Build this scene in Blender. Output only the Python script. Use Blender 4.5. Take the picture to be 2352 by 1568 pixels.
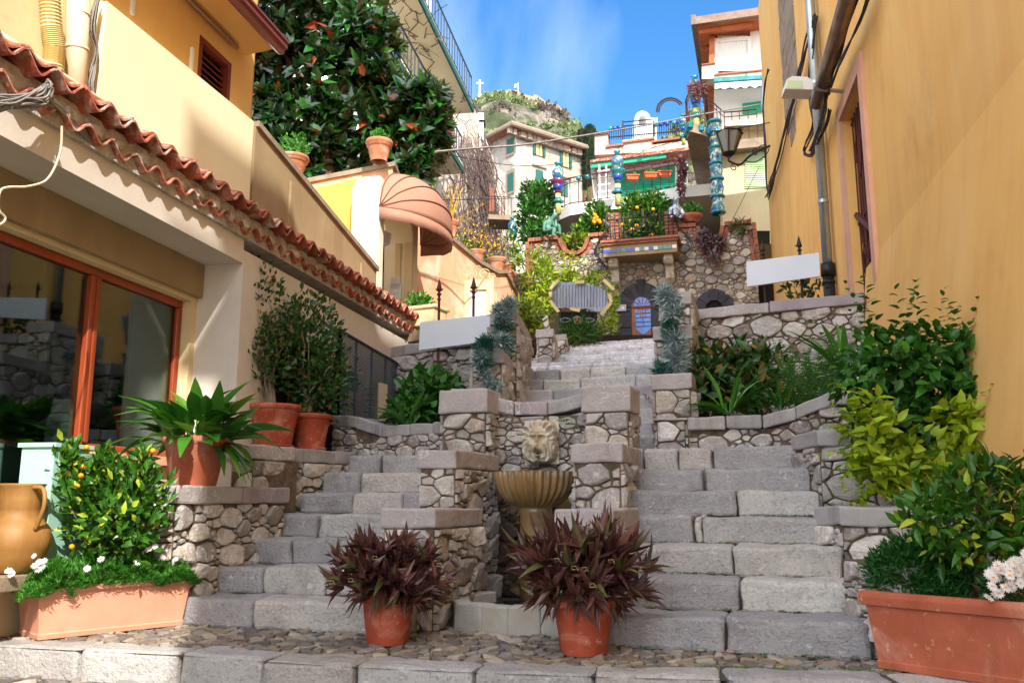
import bpy, math, random
from mathutils import Vector as V, noise, Matrix
sin,cos,pi,rad=math.sin,math.cos,math.pi,math.radians
for o in list(bpy.data.objects): bpy.data.objects.remove(o)
SC=bpy.context.scene; COL=SC.collection
# ---------------------------------------------------------------- camera model (pixels of a 2352 x 1568 picture)
F=2000.; PIT=math.atan(366/2000); CP,SP=cos(PIT),sin(PIT)
def ray(x,y):
    u=x-1176; v=784-y
    return V((u,F*CP-v*SP,F*SP+v*CP))
def P(x,y,Y): r=ray(x,y); return r*(Y/r.y)
def hit(x,y,p0,d):
    r=ray(x,y); t=(p0[0]*d[1]-p0[1]*d[0])/(r.x*d[1]-r.y*d[0]); return r*t
def PZ(x,y,z): r=ray(x,y); return r*(z/r.z)
cam=bpy.data.cameras.new('camera'); co=bpy.data.objects.new('camera',cam); COL.objects.link(co)
cam.sensor_width=36; cam.lens=36*F/2352; co.rotation_euler=(pi/2+PIT,0,0); cam.clip_end=3000; cam.clip_start=.05
SC.camera=co
# ---------------------------------------------------------------- tagging
def tag(o,label=None,cat=None,group=None,kind=None):
    if label: o['label']=label
    if cat: o['category']=cat
    if group: o['group']=group
    if kind: o['kind']=kind
    return o
def thing(name,label,cat,group=None,loc=(0,0,0)):
    o=bpy.data.objects.new(name,None); COL.objects.link(o); o.empty_display_size=.1
    o.location=loc; return tag(o,label,cat,group)
def put(o,par):
    o.parent=par
    if par: o.matrix_parent_inverse=Matrix.Translation(-V(wloc(par)))
def wloc(o):
    l=V(o.location); 
    return l
# ---------------------------------------------------------------- mesh builder
class B:
    def __init__(s): s.v=[];s.f=[];s.m=[]
    def add(s,vs,fs,m=0):
        o=len(s.v); s.v+=[tuple(v) for v in vs]; s.f+=[tuple(i+o for i in f) for f in fs]; s.m+=[m]*len(fs)
    def box(s,o,a,b,c,m=0):
        o,a,b,c=V(o),V(a),V(b),V(c)
        if a.cross(b).dot(c)<0: a,b=b,a
        vs=[o,o+a,o+a+b,o+b,o+c,o+a+c,o+a+b+c,o+b+c]
        s.add(vs,[(3,2,1,0),(4,5,6,7),(0,1,5,4),(1,2,6,5),(2,3,7,6),(3,0,4,7)],m)
    def cbox(s,c,sx,sy,sz,rz=0,m=0):
        ax=V((cos(rz),sin(rz),0)); ay=V((-sin(rz),cos(rz),0)); c=V(c)
        s.box(c-ax*sx/2-ay*sy/2-V((0,0,sz/2)),ax*sx,ay*sy,V((0,0,sz)),m)
    def rbox(s,o,a,b,c,r=.015,res=.08,n=.006,m=0,seed=0,bulge=0):
        o,a,b,c=V(o),V(a),V(b),V(c)
        if a.cross(b).dot(c)<0: a,b=b,a
        L=[a.length,b.length,c.length]; ax=[a.normalized(),b.normalized(),c.normalized()]
        r=min(r,min(L)*.45); N=[max(1,int(l/res)) for l in L]
        def ts(i):
            l=L[i]; return [0,r/l]+[r/l+(1-2*r/l)*k/N[i] for k in range(1,N[i])]+[1-r/l,1]
        T=[ts(i) for i in range(3)]; idx={}; vs=[]; fs=[]
        so=V((seed*3.1,seed*1.7,seed*.9))
        def vert(i,j,k):
            key=(i,j,k)
            if key in idx: return idx[key]
            q=[T[0][i]*L[0],T[1][j]*L[1],T[2][k]*L[2]]
            c0=[min(max(q[t],r),L[t]-r) for t in range(3)]
            d=V([q[t]-c0[t] for t in range(3)])
            if d.length>1e-9: d=d.normalized()*r
            q=[c0[t]+d[t] for t in range(3)]
            p=o+ax[0]*q[0]+ax[1]*q[1]+ax[2]*q[2]
            if n:
                w=p+so; nv=noise.noise_vector(w*4.1)*1.3+noise.noise_vector(w*13.)*.6
                p=p+V(nv)*n
            idx[key]=len(vs); vs.append(p); return idx[key]
        I,J,K=len(T[0])-1,len(T[1])-1,len(T[2])-1
        for i in range(I):
            for j in range(J):
                fs.append((vert(i,j,0),vert(i,j+1,0),vert(i+1,j+1,0),vert(i+1,j,0)))
                fs.append((vert(i,j,K),vert(i+1,j,K),vert(i+1,j+1,K),vert(i,j+1,K)))
            for k in range(K):
                fs.append((vert(i,0,k),vert(i+1,0,k),vert(i+1,0,k+1),vert(i,0,k+1)))
                fs.append((vert(i,J,k),vert(i,J,k+1),vert(i+1,J,k+1),vert(i+1,J,k)))
        for j in range(J):
            for k in range(K):
                fs.append((vert(0,j,k),vert(0,j,k+1),vert(0,j+1,k+1),vert(0,j+1,k)))
                fs.append((vert(I,j,k),vert(I,j+1,k),vert(I,j+1,k+1),vert(I,j,k+1)))
        s.add(vs,fs,m)
    def prism(s,pts,ext,m=0):
        pts=[V(p) for p in pts]; ext=V(ext); n=len(pts)
        nr=V((0,0,0))
        for i in range(n): nr+=pts[i].cross(pts[(i+1)%n])
        if nr.dot(ext)<0: pts=pts[::-1]
        vs=pts+[p+ext for p in pts]
        fs=[tuple(range(n-1,-1,-1)),tuple(range(n,2*n))]+[(i,(i+1)%n,n+(i+1)%n,n+i) for i in range(n)]
        s.add(vs,fs,m)
    def tube(s,pts,r,n=6,m=0,cap=True):
        pts=[V(p) for p in pts]; k=len(pts)
        if k<2: return
        rs=r if isinstance(r,(list,tuple)) else [r]*k
        t0=(pts[1]-pts[0]).normalized(); up=V((0,0,1)) if abs(t0.z)<.9 else V((1,0,0))
        a=t0.cross(up).normalized(); vs=[];fs=[]
        for i in range(k):
            t=(pts[min(i+1,k-1)]-pts[max(i-1,0)])
            t=t.normalized() if t.length>1e-9 else t0
            a=(a-t*a.dot(t)); a=a.normalized() if a.length>1e-6 else t.orthogonal().normalized()
            bb=t.cross(a)
            for j in range(n):
                g=2*pi*j/n; vs.append(pts[i]+(a*cos(g)+bb*sin(g))*rs[i])
        for i in range(k-1):
            for j in range(n):
                j2=(j+1)%n; fs.append((i*n+j,i*n+j2,(i+1)*n+j2,(i+1)*n+j))
        if cap: fs.append(tuple(range(n-1,-1,-1))); fs.append(tuple(range((k-1)*n,k*n)))
        s.add(vs,fs,m)
    def lathe(s,c,prof,n=24,m=0,flute=0,fl=0,ax=None,cap=True):
        c=V(c); vs=[];fs=[]; k=len(prof)
        for (r,z) in prof:
            for j in range(n):
                g=2*pi*j/n; rr=r*(1+(fl*(abs(sin(g*flute/2))-.6) if flute else 0))
                vs.append(c+V((rr*cos(g),rr*sin(g),z)))
        for i in range(k-1):
            for j in range(n):
                j2=(j+1)%n; fs.append((i*n+j,i*n+j2,(i+1)*n+j2,(i+1)*n+j))
        if cap: fs.append(tuple(range(n-1,-1,-1))); fs.append(tuple(range((k-1)*n,k*n)))
        s.add(vs,fs,m)
    def leaf(s,p,d,nn,L,W,seg=3,bend=.3,fold=.25,m=0,tip=.5):
        d=d.normalized(); sd=d.cross(nn)
        sd=sd.normalized() if sd.length>1e-6 else d.orthogonal().normalized()
        up=sd.cross(d); vs=[];fs=[]
        for i in range(seg+1):
            t=i/seg; w=W*.5*(sin(pi*min(1,(t*.92+.06))**(.8 if tip<.6 else 1.3)))
            if i==seg: w=W*.03
            c=p+d*(L*t)-up*(bend*L*t*t); e=up*(fold*w)
            vs+= [c-sd*w+e,c,c+sd*w+e]
        for i in range(seg):
            a=i*3; fs+=[(a,a+1,a+4,a+3),(a+1,a+2,a+5,a+4)]
        s.add(vs,fs,m)
    def sl(s,p,d,nn,L,W,m=0):
        d=d.normalized(); sd=d.cross(nn); sd=sd.normalized() if sd.length>1e-6 else d.orthogonal().normalized()
        up=sd.cross(d)
        s.add([p,p+d*L*.45-sd*W*.5+up*W*.15,p+d*L,p+d*L*.45+sd*W*.5+up*W*.15],[(0,3,2,1)],m)
    def build(s,name,mats,par=None,smooth=False,**kw):
        me=bpy.data.meshes.new(name); me.from_pydata(s.v,[],s.f); 
        if not isinstance(mats,(list,tuple)): mats=[mats]
        for mt in mats: me.materials.append(mt)
        me.polygons.foreach_set('material_index',s.m)
        if smooth: me.polygons.foreach_set('use_smooth',[True]*len(s.f))
        me.update(); o=bpy.data.objects.new(name,me); COL.objects.link(o)
        if par: put(o,par)
        if kw: tag(o,**kw)
        return o
def rv(r,s=1.): return V((r.uniform(-s,s),r.uniform(-s,s),r.uniform(-s,s)))
def rdir(r):
    while 1:
        v=rv(r)
        if .05<v.length<1: return v.normalized()
# ---------------------------------------------------------------- materials
def NT(name):
    m=bpy.data.materials.new(name); m.use_nodes=True; t=m.node_tree; t.nodes.clear()
    return m,t,t.nodes,t.links
def srgb(h):
    h=h.lstrip('#'); c=[int(h[i:i+2],16)/255 for i in (0,2,4)]
    return tuple(x/12.92 if x<=.04045 else ((x+.055)/1.055)**2.4 for x in c)+(1,)
def C(c):
    if isinstance(c,str): return srgb(c)
    return tuple(c)+(1,) if len(c)==3 else c
def noisen(N,L,vec,sc,det=6,rough=.6,dist=0):
    n=N.new('ShaderNodeTexNoise'); n.inputs['Scale'].default_value=sc; n.inputs['Detail'].default_value=det
    n.inputs['Roughness'].default_value=rough; n.inputs['Distortion'].default_value=dist
    L.new(vec,n.inputs['Vector']); return n.outputs['Fac']
def mrange(N,L,v,a,b,c=0,d=1):
    n=N.new('ShaderNodeMapRange'); L.new(v,n.inputs[0])
    for i,x in enumerate((a,b,c,d)): n.inputs[1+i].default_value=x
    return n.outputs[0]
def mixc(N,L,f,a,b,bt='MIX'):
    n=N.new('ShaderNodeMix'); n.data_type='RGBA'; n.blend_type=bt
    for s,v in ((n.inputs[0],f),(n.inputs[6],a),(n.inputs[7],b)):
        if hasattr(v,'links'): L.new(v,s)
        elif isinstance(v,(int,float)): s.default_value=v
        else: s.default_value=C(v)
    return n.outputs[2]
def pm(name,c1,c2=None,sc=3,rough=.85,bump=.3,bsc=40,isl=0,spec=.3,metal=0,vein=None,stain=None,lo=.35,hi=.65,bd=.01,isc=None,speck=None,moss=None,streak=None,coat=0):
    m,t,N,L=NT(name); out=N.new('ShaderNodeOutputMaterial'); b=N.new('ShaderNodeBsdfPrincipled'); L.new(b.outputs[0],out.inputs[0])
    tc=N.new('ShaderNodeTexCoord').outputs['Object']
    b.inputs['Roughness'].default_value=rough; b.inputs['Specular IOR Level'].default_value=spec; b.inputs['Metallic'].default_value=metal
    if coat: b.inputs['Coat Weight'].default_value=coat
    col=C(c1)
    if c2 is not None: col=mixc(N,L,mrange(N,L,noisen(N,L,tc,sc),lo,hi),c1,c2)
    if isc is not None or isl:
        g=N.new('ShaderNodeNewGeometry').outputs['Random Per Island']
    if isc is not None:  # ramp of island colours
        cr=N.new('ShaderNodeValToRGB'); L.new(g,cr.inputs[0]); cr.color_ramp.interpolation='CONSTANT'
        e=cr.color_ramp.elements
        while len(e)<len(isc): e.new(.5)
        for i,x in enumerate(isc): e[i].position=i/len(isc); e[i].color=C(x)
        col=mixc(N,L,.6,col,cr.outputs[0]) if c2 is not None else cr.outputs[0]
    if isl:
        h=N.new('ShaderNodeHueSaturation'); 
        if hasattr(col,'links'): L.new(col,h.inputs['Color'])
        else: h.inputs['Color'].default_value=col
        g2=N.new('ShaderNodeMath'); g2.operation='MULTIPLY'; L.new(g,g2.inputs[0]); g2.inputs[1].default_value=7.31
        g3=N.new('ShaderNodeMath'); g3.operation='FRACT'; L.new(g2.outputs[0],g3.inputs[0])
        L.new(mrange(N,L,g3.outputs[0],0,1,1-isl,1+isl),h.inputs['Value']); col=h.outputs[0]
    if speck: # (color, scale, lo, hi, amount)
        f=mrange(N,L,noisen(N,L,tc,speck[1],3,.7),speck[2],speck[3],0,speck[4]); col=mixc(N,L,f,col,speck[0])
    if stain: # (color, scale, lo, hi, amount)
        f=mrange(N,L,noisen(N,L,tc,stain[1],5,.65,.6),stain[2],stain[3],0,stain[4]); col=mixc(N,L,f,col,stain[0])
    if streak:
        mp=N.new('ShaderNodeMapping'); mp.inputs['Scale'].default_value=(1,1,.12); L.new(tc,mp.inputs[0])
        f=mrange(N,L,noisen(N,L,mp.outputs[0],streak[1],5,.6,.3),streak[2],streak[3],0,streak[4]); col=mixc(N,L,f,col,streak[0])
    if vein:
        vo=N.new('ShaderNodeTexVoronoi'); vo.feature='DISTANCE_TO_EDGE'; vo.inputs['Scale'].default_value=vein[1]
        ns=N.new('ShaderNodeTexNoise'); ns.inputs['Scale'].default_value=vein[1]*2; L.new(tc,ns.inputs['Vector'])
        va=N.new('ShaderNodeVectorMath'); va.operation='MULTIPLY_ADD'; L.new(ns.outputs['Color'],va.inputs[0]); va.inputs[1].default_value=(.5,.5,.5); L.new(tc,va.inputs[2])
        L.new(va.outputs[0],vo.inputs['Vector'])
        f=mrange(N,L,vo.outputs['Distance'],0,vein[2],vein[3],0)
        f2=mrange(N,L,noisen(N,L,tc,vein[1]*.8,2),.45,.6); mu=N.new('ShaderNodeMath'); mu.operation='MULTIPLY'; L.new(f,mu.inputs[0]); L.new(f2,mu.inputs[1])
        col=mixc(N,L,mu.outputs[0],col,vein[0])
    if moss:
        f=mrange(N,L,noisen(N,L,tc,moss[1],4,.7,.5),moss[2],moss[3],0,moss[4]); col=mixc(N,L,f,col,moss[0])
    if hasattr(col,'links'): L.new(col,b.inputs['Base Color'])
    else: b.inputs['Base Color'].default_value=col
    if bump:
        bn=N.new('ShaderNodeBump'); bn.inputs['Strength'].default_value=bump; bn.inputs['Distance'].default_value=bd
        L.new(noisen(N,L,tc,bsc,5,.7),bn.inputs['Height']); L.new(bn.outputs[0],b.inputs['Normal'])
    return m
def leafm(name,c1,c2,rough=.4,tr=.25,back=None,sc=2,c3=None,spec=.4):
    m,t,N,L=NT(name); out=N.new('ShaderNodeOutputMaterial'); b=N.new('ShaderNodeBsdfPrincipled'); tn=N.new('ShaderNodeBsdfTranslucent'); mx=N.new('ShaderNodeMixShader')
    L.new(b.outputs[0],mx.inputs[1]); L.new(tn.outputs[0],mx.inputs[2]); mx.inputs[0].default_value=tr; L.new(mx.outputs[0],out.inputs[0])
    ge=N.new('ShaderNodeNewGeometry'); g=ge.outputs['Random Per Island']
    col=mixc(N,L,g,c1,c2)
    if c3 is not None:
        g2=mrange(N,L,g,.86,.9); col=mixc(N,L,g2,col,c3)
    tc=N.new('ShaderNodeTexCoord').outputs['Object']
    f=mrange(N,L,noisen(N,L,tc,sc,3),.3,.7,.75,1.25); mu=N.new('ShaderNodeMix'); 
    h=N.new('ShaderNodeHueSaturation'); L.new(col,h.inputs['Color']); L.new(f,h.inputs['Value']); col=h.outputs[0]
    if back is not None: col=mixc(N,L,ge.outputs['Backfacing'],col,back)
    L.new(col,b.inputs['Base Color']); L.new(col,tn.inputs['Color'])
    b.inputs['Roughness'].default_value=rough; b.inputs['Specular IOR Level'].default_value=spec
    return m
M={}
GR=['#a39e9a','#918d8c','#b3aca2','#bab4ad','#857f7a','#a8998a','#9a8877','#c6beb2']
M['rub']=pm('rubble_stone','#b0a8a2','#8a8078',sc=7,bump=1.0,bsc=20,bd=.03,speck=('#efe9e0',16,.55,.68,.55),isc=['#bcb8b6','#d4cec8','#a8a3a0','#c6bcae','#e4ded6','#aca094','#cac6c2','#989290'],isl=.16,rough=.9,stain=('#8a6a48',5,.52,.75,.5))
M['rubw']=pm('warm_rubble_stone','#b8aca0','#8a8078',sc=6,bump=.9,bsc=14,bd=.03,isc=['#b3a794','#cbbfa8','#98908a','#c7b08a','#dcd2c0','#a0896f','#aaa6a0','#8c8580'],isl=.2,rough=.9)
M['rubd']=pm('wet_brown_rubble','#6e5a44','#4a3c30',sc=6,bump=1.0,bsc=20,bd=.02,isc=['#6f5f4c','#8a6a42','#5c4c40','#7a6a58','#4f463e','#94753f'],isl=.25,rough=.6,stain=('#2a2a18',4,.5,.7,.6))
M['mort']=pm('dark_mortar','#7d6c5c','#5c4e43',sc=14,bump=1,bsc=50,bd=.02,rough=.95,moss=('#3b4a1c',3,.55,.7,.7))
M['mortl']=pm('pale_mortar','#8f8274','#6c6056',sc=10,bump=1,bsc=50,bd=.02,rough=.95)
M['step']=pm('pecked_grey_stone','#d0ccc6','#a4a09c',sc=5,bump=1.0,bsc=42,bd=.025,isc=['#b2b0b0','#c6c2be','#949298','#bcb4ac','#cdc8c0','#a09ca0'],isl=.12,rough=.9,speck=('#5c585c',40,.54,.7,.45),stain=('#786a5c',2.6,.52,.74,.5),moss=('#e6e4e4',17,.6,.7,.5),lo=.3,hi=.7)
M['speck']=pm('white_speckled_stone','#c2bfc2','#aaa6a9',sc=3,bump=.8,bsc=60,bd=.01,isl=.14,rough=.85,speck=('#ecebee',14,.5,.62,.6),stain=('#8a7f80',1.5,.5,.7,.4))
M['cop']=pm('mauve_coping_stone','#b0a9a8','#8a8484',sc=4,bump=.9,bsc=40,bd=.012,isc=['#9f9298','#9a989a','#b2aaa8','#96868c','#b0aeae','#a49a98'],isl=.08,rough=.75,vein=('#e4ddd4',3.2,.022,.85),speck=('#5c5454',50,.6,.8,.35),stain=('#7a6048',3,.58,.75,.4))
M['copg']=pm('grey_coping_stone','#a8a4a2','#908c8a',sc=2.5,bump=.7,bsc=60,bd=.008,isl=.1,rough=.8,vein=('#cfcac4',2.6,.012,.6),streak=('#5d5552',6,.5,.7,.5))
M['cob']=pm('cobble_pebble','#84786a','#685f58',sc=14,bump=.5,bsc=60,bd=.005,isc=['#857a6c','#9c8d76','#6f6a68','#a89a84','#7c6a56','#8d8a88','#5e5a58','#b0a794'],isl=.25,rough=.75)
M['cobm']=pm('cobble_mortar','#5e564e','#4c453f',sc=8,bump=1,bsc=60,bd=.01,rough=.9,moss=('#4a5a22',2.5,.58,.7,.5))
M['soil']=pm('garden_soil','#3a2b20','#241a14',sc=10,bump=1,bsc=30,bd=.03)
M['terra']=pm('terracotta','#b4644a','#a0543a',sc=4,bump=.3,bsc=50,rough=.88,speck=('#e0bca8',20,.62,.72,.4),stain=('#d9b09a',2.5,.5,.7,.55),streak=('#8f4a34',7,.5,.72,.4))
M['terrar']=pm('red_terracotta','#b05238','#9c4630',sc=5,bump=.3,bsc=50,rough=.85,speck=('#e0bca8',22,.62,.72,.45),stain=('#dba88e',3.5,.5,.7,.6),streak=('#8a3c28',8,.5,.7,.4))
M['terrap']=pm('pinkish_terracotta','#d79a7e','#d09074',sc=3,bump=.08,bsc=60,rough=.6,stain=('#a9684c',1.2,.5,.7,.3),streak=('#dba088',5,.5,.75,.3))
M['terrao']=pm('old_terracotta','#b97a5a','#a06244',sc=6,bump=.5,bsc=50,rough=.9,stain=('#dcc6b4',3,.5,.75,.6))
M['oplant']=pm('orange_planter_plastic','#d2683a','#c25a30',sc=5,bump=.05,rough=.6)
M['orange']=pm('ochre_orange_plaster','#edbb6c','#e6b062',sc=.8,bump=.35,bsc=60,bd=.004,rough=.9,moss=('#c08a52',.8,.58,.76,.45),streak=('#cf8e54',3,.45,.75,.35),stain=('#f0c684',.5,.45,.7,.55),speck=('#b8824a',90,.6,.8,.2))
M['orangel']=pm('lighter_ochre_plaster','#dfb068','#d6a45c',sc=1,bump=.3,bsc=60,bd=.004,rough=.9,streak=('#c08a50',3,.5,.8,.4))
M['yel']=pm('warm_yellow_plaster','#e6bd78','#deb26c',sc=1.2,bump=.25,bsc=60,bd=.004,rough=.9,stain=('#d09a4a',1,.5,.75,.4))
M['yelb']=pm('bright_yellow_plaster','#e4bc58','#dab04c',sc=1.2,bump=.2,rough=.9)
M['cream']=pm('cream_plaster','#ddcba0','#d2bf94',sc=1.5,bump=.35,bsc=50,bd=.005,rough=.9,streak=('#b8a680',4,.55,.8,.4),stain=('#a08c6c',1.6,.62,.8,.4))
M['pale']=pm('pale_grey_plaster','#d8d0c4','#cbc3b8',sc=1.5,bump=.4,bsc=45,bd=.005,rough=.9,stain=('#a89c8c',1.8,.6,.8,.45))
M['tan']=pm('tan_plaster','#a18c6c','#917b5c',sc=1.4,bump=.35,bsc=50,bd=.005,rough=.9,stain=('#8a7350',1.4,.55,.8,.45),streak=('#c4ac84',4,.55,.8,.4))
M['panel']=pm('pale_yellow_panel','#f0e6c4','#ecdfba',sc=.8,bump=.05,rough=.7)
M['peach']=pm('peach_plaster','#e9b490','#e2a680',sc=1.1,bump=.35,bsc=45,bd=.006,rough=.9,stain=('#f0dcc2',1.1,.5,.66,.7),streak=('#c97f60',3,.55,.8,.6))
M['white']=pm('white_paint','#e6e4de','#dcdad4',sc=1.5,bump=.15,rough=.8,stain=('#b5afa2',1.5,.6,.85,.35))
M['whitec']=pm('cream_white_plaster','#f0e6cc','#eadfc2',sc=1.5,bump=.2,rough=.85)
M['signw']=pm('white_signboard','#d3d9e2','#cbd2dc',sc=2,bump=.1,rough=.7,speck=('#aab2be',40,.66,.8,.3))
M['oldstone']=pm('weathered_beige_stone','#a08c78','#8a7866',sc=5,bump=.8,bsc=30,bd=.01,rough=.9,isl=.12,stain=('#5e5148',3,.5,.75,.5))
M['pinkst']=pm('pink_window_surround','#d9a88c','#d09c80',sc=3,bump=.3,rough=.9)
M['brick']=pm('red_brick','#a2654e','#80503f',sc=14,bump=.7,bsc=40,isl=.2,rough=.9,stain=('#c9a890',6,.6,.8,.4))
M['tile']=pm('terracotta_roof_tile','#b4674c','#945040',sc=9,bump=.6,bsc=30,bd=.008,rough=.95,isl=.25,stain=('#d8cabb',7,.5,.66,.7),speck=('#5a4038',30,.6,.72,.5))
M['mortw']=pm('white_lime_mortar','#ddd5ca','#b5aaa0',sc=13,bump=1,bsc=30,bd=.03,rough=.95,stain=('#3c3630',16,.64,.72,.7))
M['wood']=pm('reddish_window_wood','#9c4420','#8a3a1a',sc=3,bump=.2,rough=.45,coat=.2)
M['woodd']=pm('dark_red_shutter_wood','#7c3220','#6a2a1c',sc=3,bump=.2,rough=.6)
M['woodw']=pm('warm_roof_wood','#b4653a','#a0552e',sc=3,bump=.2,rough=.6)
M['doorw']=pm('brown_door_wood','#a86c50','#945a42',sc=4,bump=.2,rough=.5)
M['gut']=pm('maroon_gutter_paint','#7a3838','#703232',sc=3,bump=.05,rough=.4,spec=.5)
M['iron']=pm('dark_iron','#2c2a2c','#3a322e',sc=8,bump=.2,rough=.6,metal=.3)
M['ironb']=pm('rusty_brown_iron','#4a2420','#5c2e26',sc=8,bump=.2,rough=.6)
M['steel']=pm('galvanised_steel','#b4bcc2','#a2abb0',sc=4,bump=.05,rough=.33,metal=.7)
M['cop_p']=pm('bronze_brown_pipe','#8a7468','#75604f',sc=4,bump=.05,rough=.32,metal=.75)
M['blk']=pm('black_cast_pipe','#1c1a1a','#2a2624',sc=6,bump=.2,rough=.45)
M['fence']=pm('blue_grey_fence_paint','#3c4a5a','#34424f',sc=6,bump=.1,rough=.55)
M['pvc']=pm('beige_pvc','#dccdae','#d2c2a2',sc=2,bump=.05,rough=.5)
M['duct']=pm('ribbed_foil_duct','#d8c890','#c8b478',sc=4,bump=.2,rough=.4)
M['cable']=pm('grey_cable','#8f8a84','#77726e',sc=6,bump=.1,rough=.6)
M['cabd']=pm('black_cable','#2a2422','#3a3230',sc=6,bump=.1,rough=.6)
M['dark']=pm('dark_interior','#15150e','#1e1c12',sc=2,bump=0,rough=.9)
M['darkb']=pm('dark_basalt','#45454c','#38383e',sc=5,bump=.9,bsc=35,bd=.01,rough=.85,isl=.15)
M['mint']=pm('mint_green_paint','#a9d3bd','#a0cab4',sc=2,bump=.1,rough=.6)
M['ochj']=pm('ochre_glazed_clay','#9c7238','#8c6430',sc=3,bump=.25,bsc=30,rough=.55,stain=('#7a4c22',2,.5,.75,.6),streak=('#c49a60',5,.5,.75,.4),spec=.4)
M['awn']=pm('dusty_pink_canvas','#a87c68','#9f745f',sc=2,bump=.15,bsc=150,rough=.9)
M['awnr']=pm('brown_canvas_piping','#7a4a3c',None,bump=0)
M['lime']=pm('weathered_lion_marble','#cfcabc','#b0a690',sc=9,bump=.4,bsc=30,rough=.75,stain=('#9a7038',4,.5,.66,.75))
M['bas']=pm('wet_ochre_marble','#94703e','#8c7c60',sc=5,bump=.35,bsc=25,rough=.35,stain=('#4a3014',5,.46,.68,.75),streak=('#b8975c',7,.5,.7,.5),speck=('#3a3a1c',14,.6,.75,.4),spec=.5,coat=.3)
M['poolst']=pm('pale_pool_stone','#b4b0a6','#a29e96',sc=6,bump=.8,bsc=70,bd=.008,isl=.1,rough=.85,stain=('#b59a70',3,.55,.75,.5))
M['bronze']=pm('verdigris_bronze','#5e8f7e','#3f6a5a',sc=6,bump=.3,rough=.5,stain=('#3a3a2c',5,.55,.75,.5))
M['tealp']=pm('teal_shutter_paint','#1f9f7a','#1b9270',sc=3,bump=.1,rough=.6)
M['dgrn']=pm('dark_green_shutter_paint','#2e5f55','#28554c',sc=3,bump=.1,rough=.6)
M['lgrn']=pm('pale_green_shutter_paint','#c9e0b4','#c0d8aa',sc=3,bump=.1,rough=.6)
M['wiron']=pm('grey_tin_sheet','#8b93a0','#7a828e',sc=3,bump=.2,rough=.45,metal=.4,streak=('#a9b0ba',9,.5,.7,.6))
M['goldw']=pm('pale_gold_wood','#cdbf86','#beb078',sc=4,bump=.2,rough=.6)
M['orangef']=pm('orange_fruit_skin','#e88a10','#f09a18',sc=9,bump=.2,rough=.4)
M['petal']=leafm('white_petals','#f4f2f0','#eeeaea',rough=.6,tr=.3)
M['yc']=pm('yellow_flower_centre','#e0a818',None,bump=0)
M['glazeb']=pm('cobalt_glaze','#1c3fa8','#24489c',sc=6,bump=.05,rough=.2,spec=.6)
M['glazet']=pm('turquoise_glaze','#2a8074','#206e6c',sc=9,bump=.05,rough=.2,spec=.6,stain=('#3a8ac8',5,.5,.6,.8))
M['glazey']=pm('yellow_glaze','#d8c860','#e4dca0',sc=7,bump=.05,rough=.25,spec=.6)
M['glazer']=pm('plum_red_glaze','#8a2a48','#5c2a6a',sc=7,bump=.05,rough=.25,spec=.6)
M['mosaic']=pm('painted_majolica','#2a6890','#2a7a70',sc=5,bump=.1,rough=.25,spec=.6,stain=('#e9e2c8',7,.54,.6,.8),speck=('#1d2f8a',9,.56,.62,.9),moss=('#b8445a',8,.66,.7,.8),streak=('#e0c840',9,.6,.64,.7))
M['glass_b']=pm('blue_door_glass','#4a90e8','#3c7cd8',sc=8,bump=.2,rough=.2,spec=.6)
M['bark']=pm('brown_bark','#6e5038','#57402e',sc=12,bump=1,bsc=30,bd=.02,rough=.9)
M['barkg']=pm('grey_bark','#8c7f70','#6e6254',sc=12,bump=.8,bsc=30,bd=.01,rough=.9)
M['vine']=pm('bare_vine_twigs','#7a6660','#5f4e48',sc=6,bump=0,rough=.9)
M['frost']=leafm('frosted_needles','#5f8484','#b4c2c2',rough=.7,tr=.1,c3='#d6dadc')
M['frostg']=leafm('green_needles','#2c6a58','#1f5a48',rough=.7,tr=.1)
M['aloe']=leafm('maroon_aloe_leaf','#68403a','#482e2c',rough=.35,tr=.08,c3='#5c5a34',spec=.5,sc=9)
M['aspi']=leafm('broad_glossy_leaf','#326a20','#4f8a2c',rough=.3,tr=.2,c3='#6a9a28')
M['small']=leafm('small_dark_leaf','#335c26','#28491e',rough=.35,tr=.2,c3='#7a6a30')
M['citr']=leafm('citrus_leaf','#2c5a18','#44761f',rough=.3,tr=.25,c3='#a8b838')
M['rubb']=leafm('glossy_rubber_leaf','#0d260e','#183814',rough=.15,tr=.08,back='#5c6a38',spec=.7)
M['rubr']=leafm('red_young_leaf','#7a2a18','#9a4420',rough=.25,tr=.15,spec=.6)
M['rubt']=leafm('bright_glossy_leaf','#1b4c18','#2f6622',rough=.15,tr=.12,spec=.7)
M['feath']=leafm('feathery_green','#3a7a22','#54922e',rough=.5,tr=.3)
M['feathd']=leafm('dark_feathery_green','#1c4c1c','#2a6424',rough=.5,tr=.2)
M['bou']=leafm('dark_heart_leaf','#3a6e22','#28541a',rough=.35,tr=.25,c3='#4a8a2a')
M['lime_l']=leafm('lime_yellow_leaf','#84a01c','#b4c634',rough=.4,tr=.35,c3='#5c8a20')
M['yell']=leafm('sunny_yellow_green_leaf','#5c7c1c','#8c9c26',rough=.4,tr=.35,c3='#a8a830')
M['fern']=leafm('fern_green','#3c6e1e','#2e5c1a',rough=.5,tr=.3)
M['cyp']=leafm('cypress_green','#2a3c20','#1f2f1a',rough=.7,tr=.1)
M['scrub']=leafm('scrub_green','#4a5c34','#6a7a40',rough=.7,tr=.1,c3='#8a8a60',sc=.05)
M['scrubb']=leafm('brown_scrub','#5a4c44','#4a4038',rough=.8,tr=.1)
M['succ']=leafm('dusty_purple_succulent','#6e4a58','#5a5050',rough=.5,tr=.1,c3='#8a8a70')
M['pinkf']=leafm('dry_pink_leaf','#8a5a5a','#6e4648',rough=.6,tr=.2,c3='#4c3034')
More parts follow.
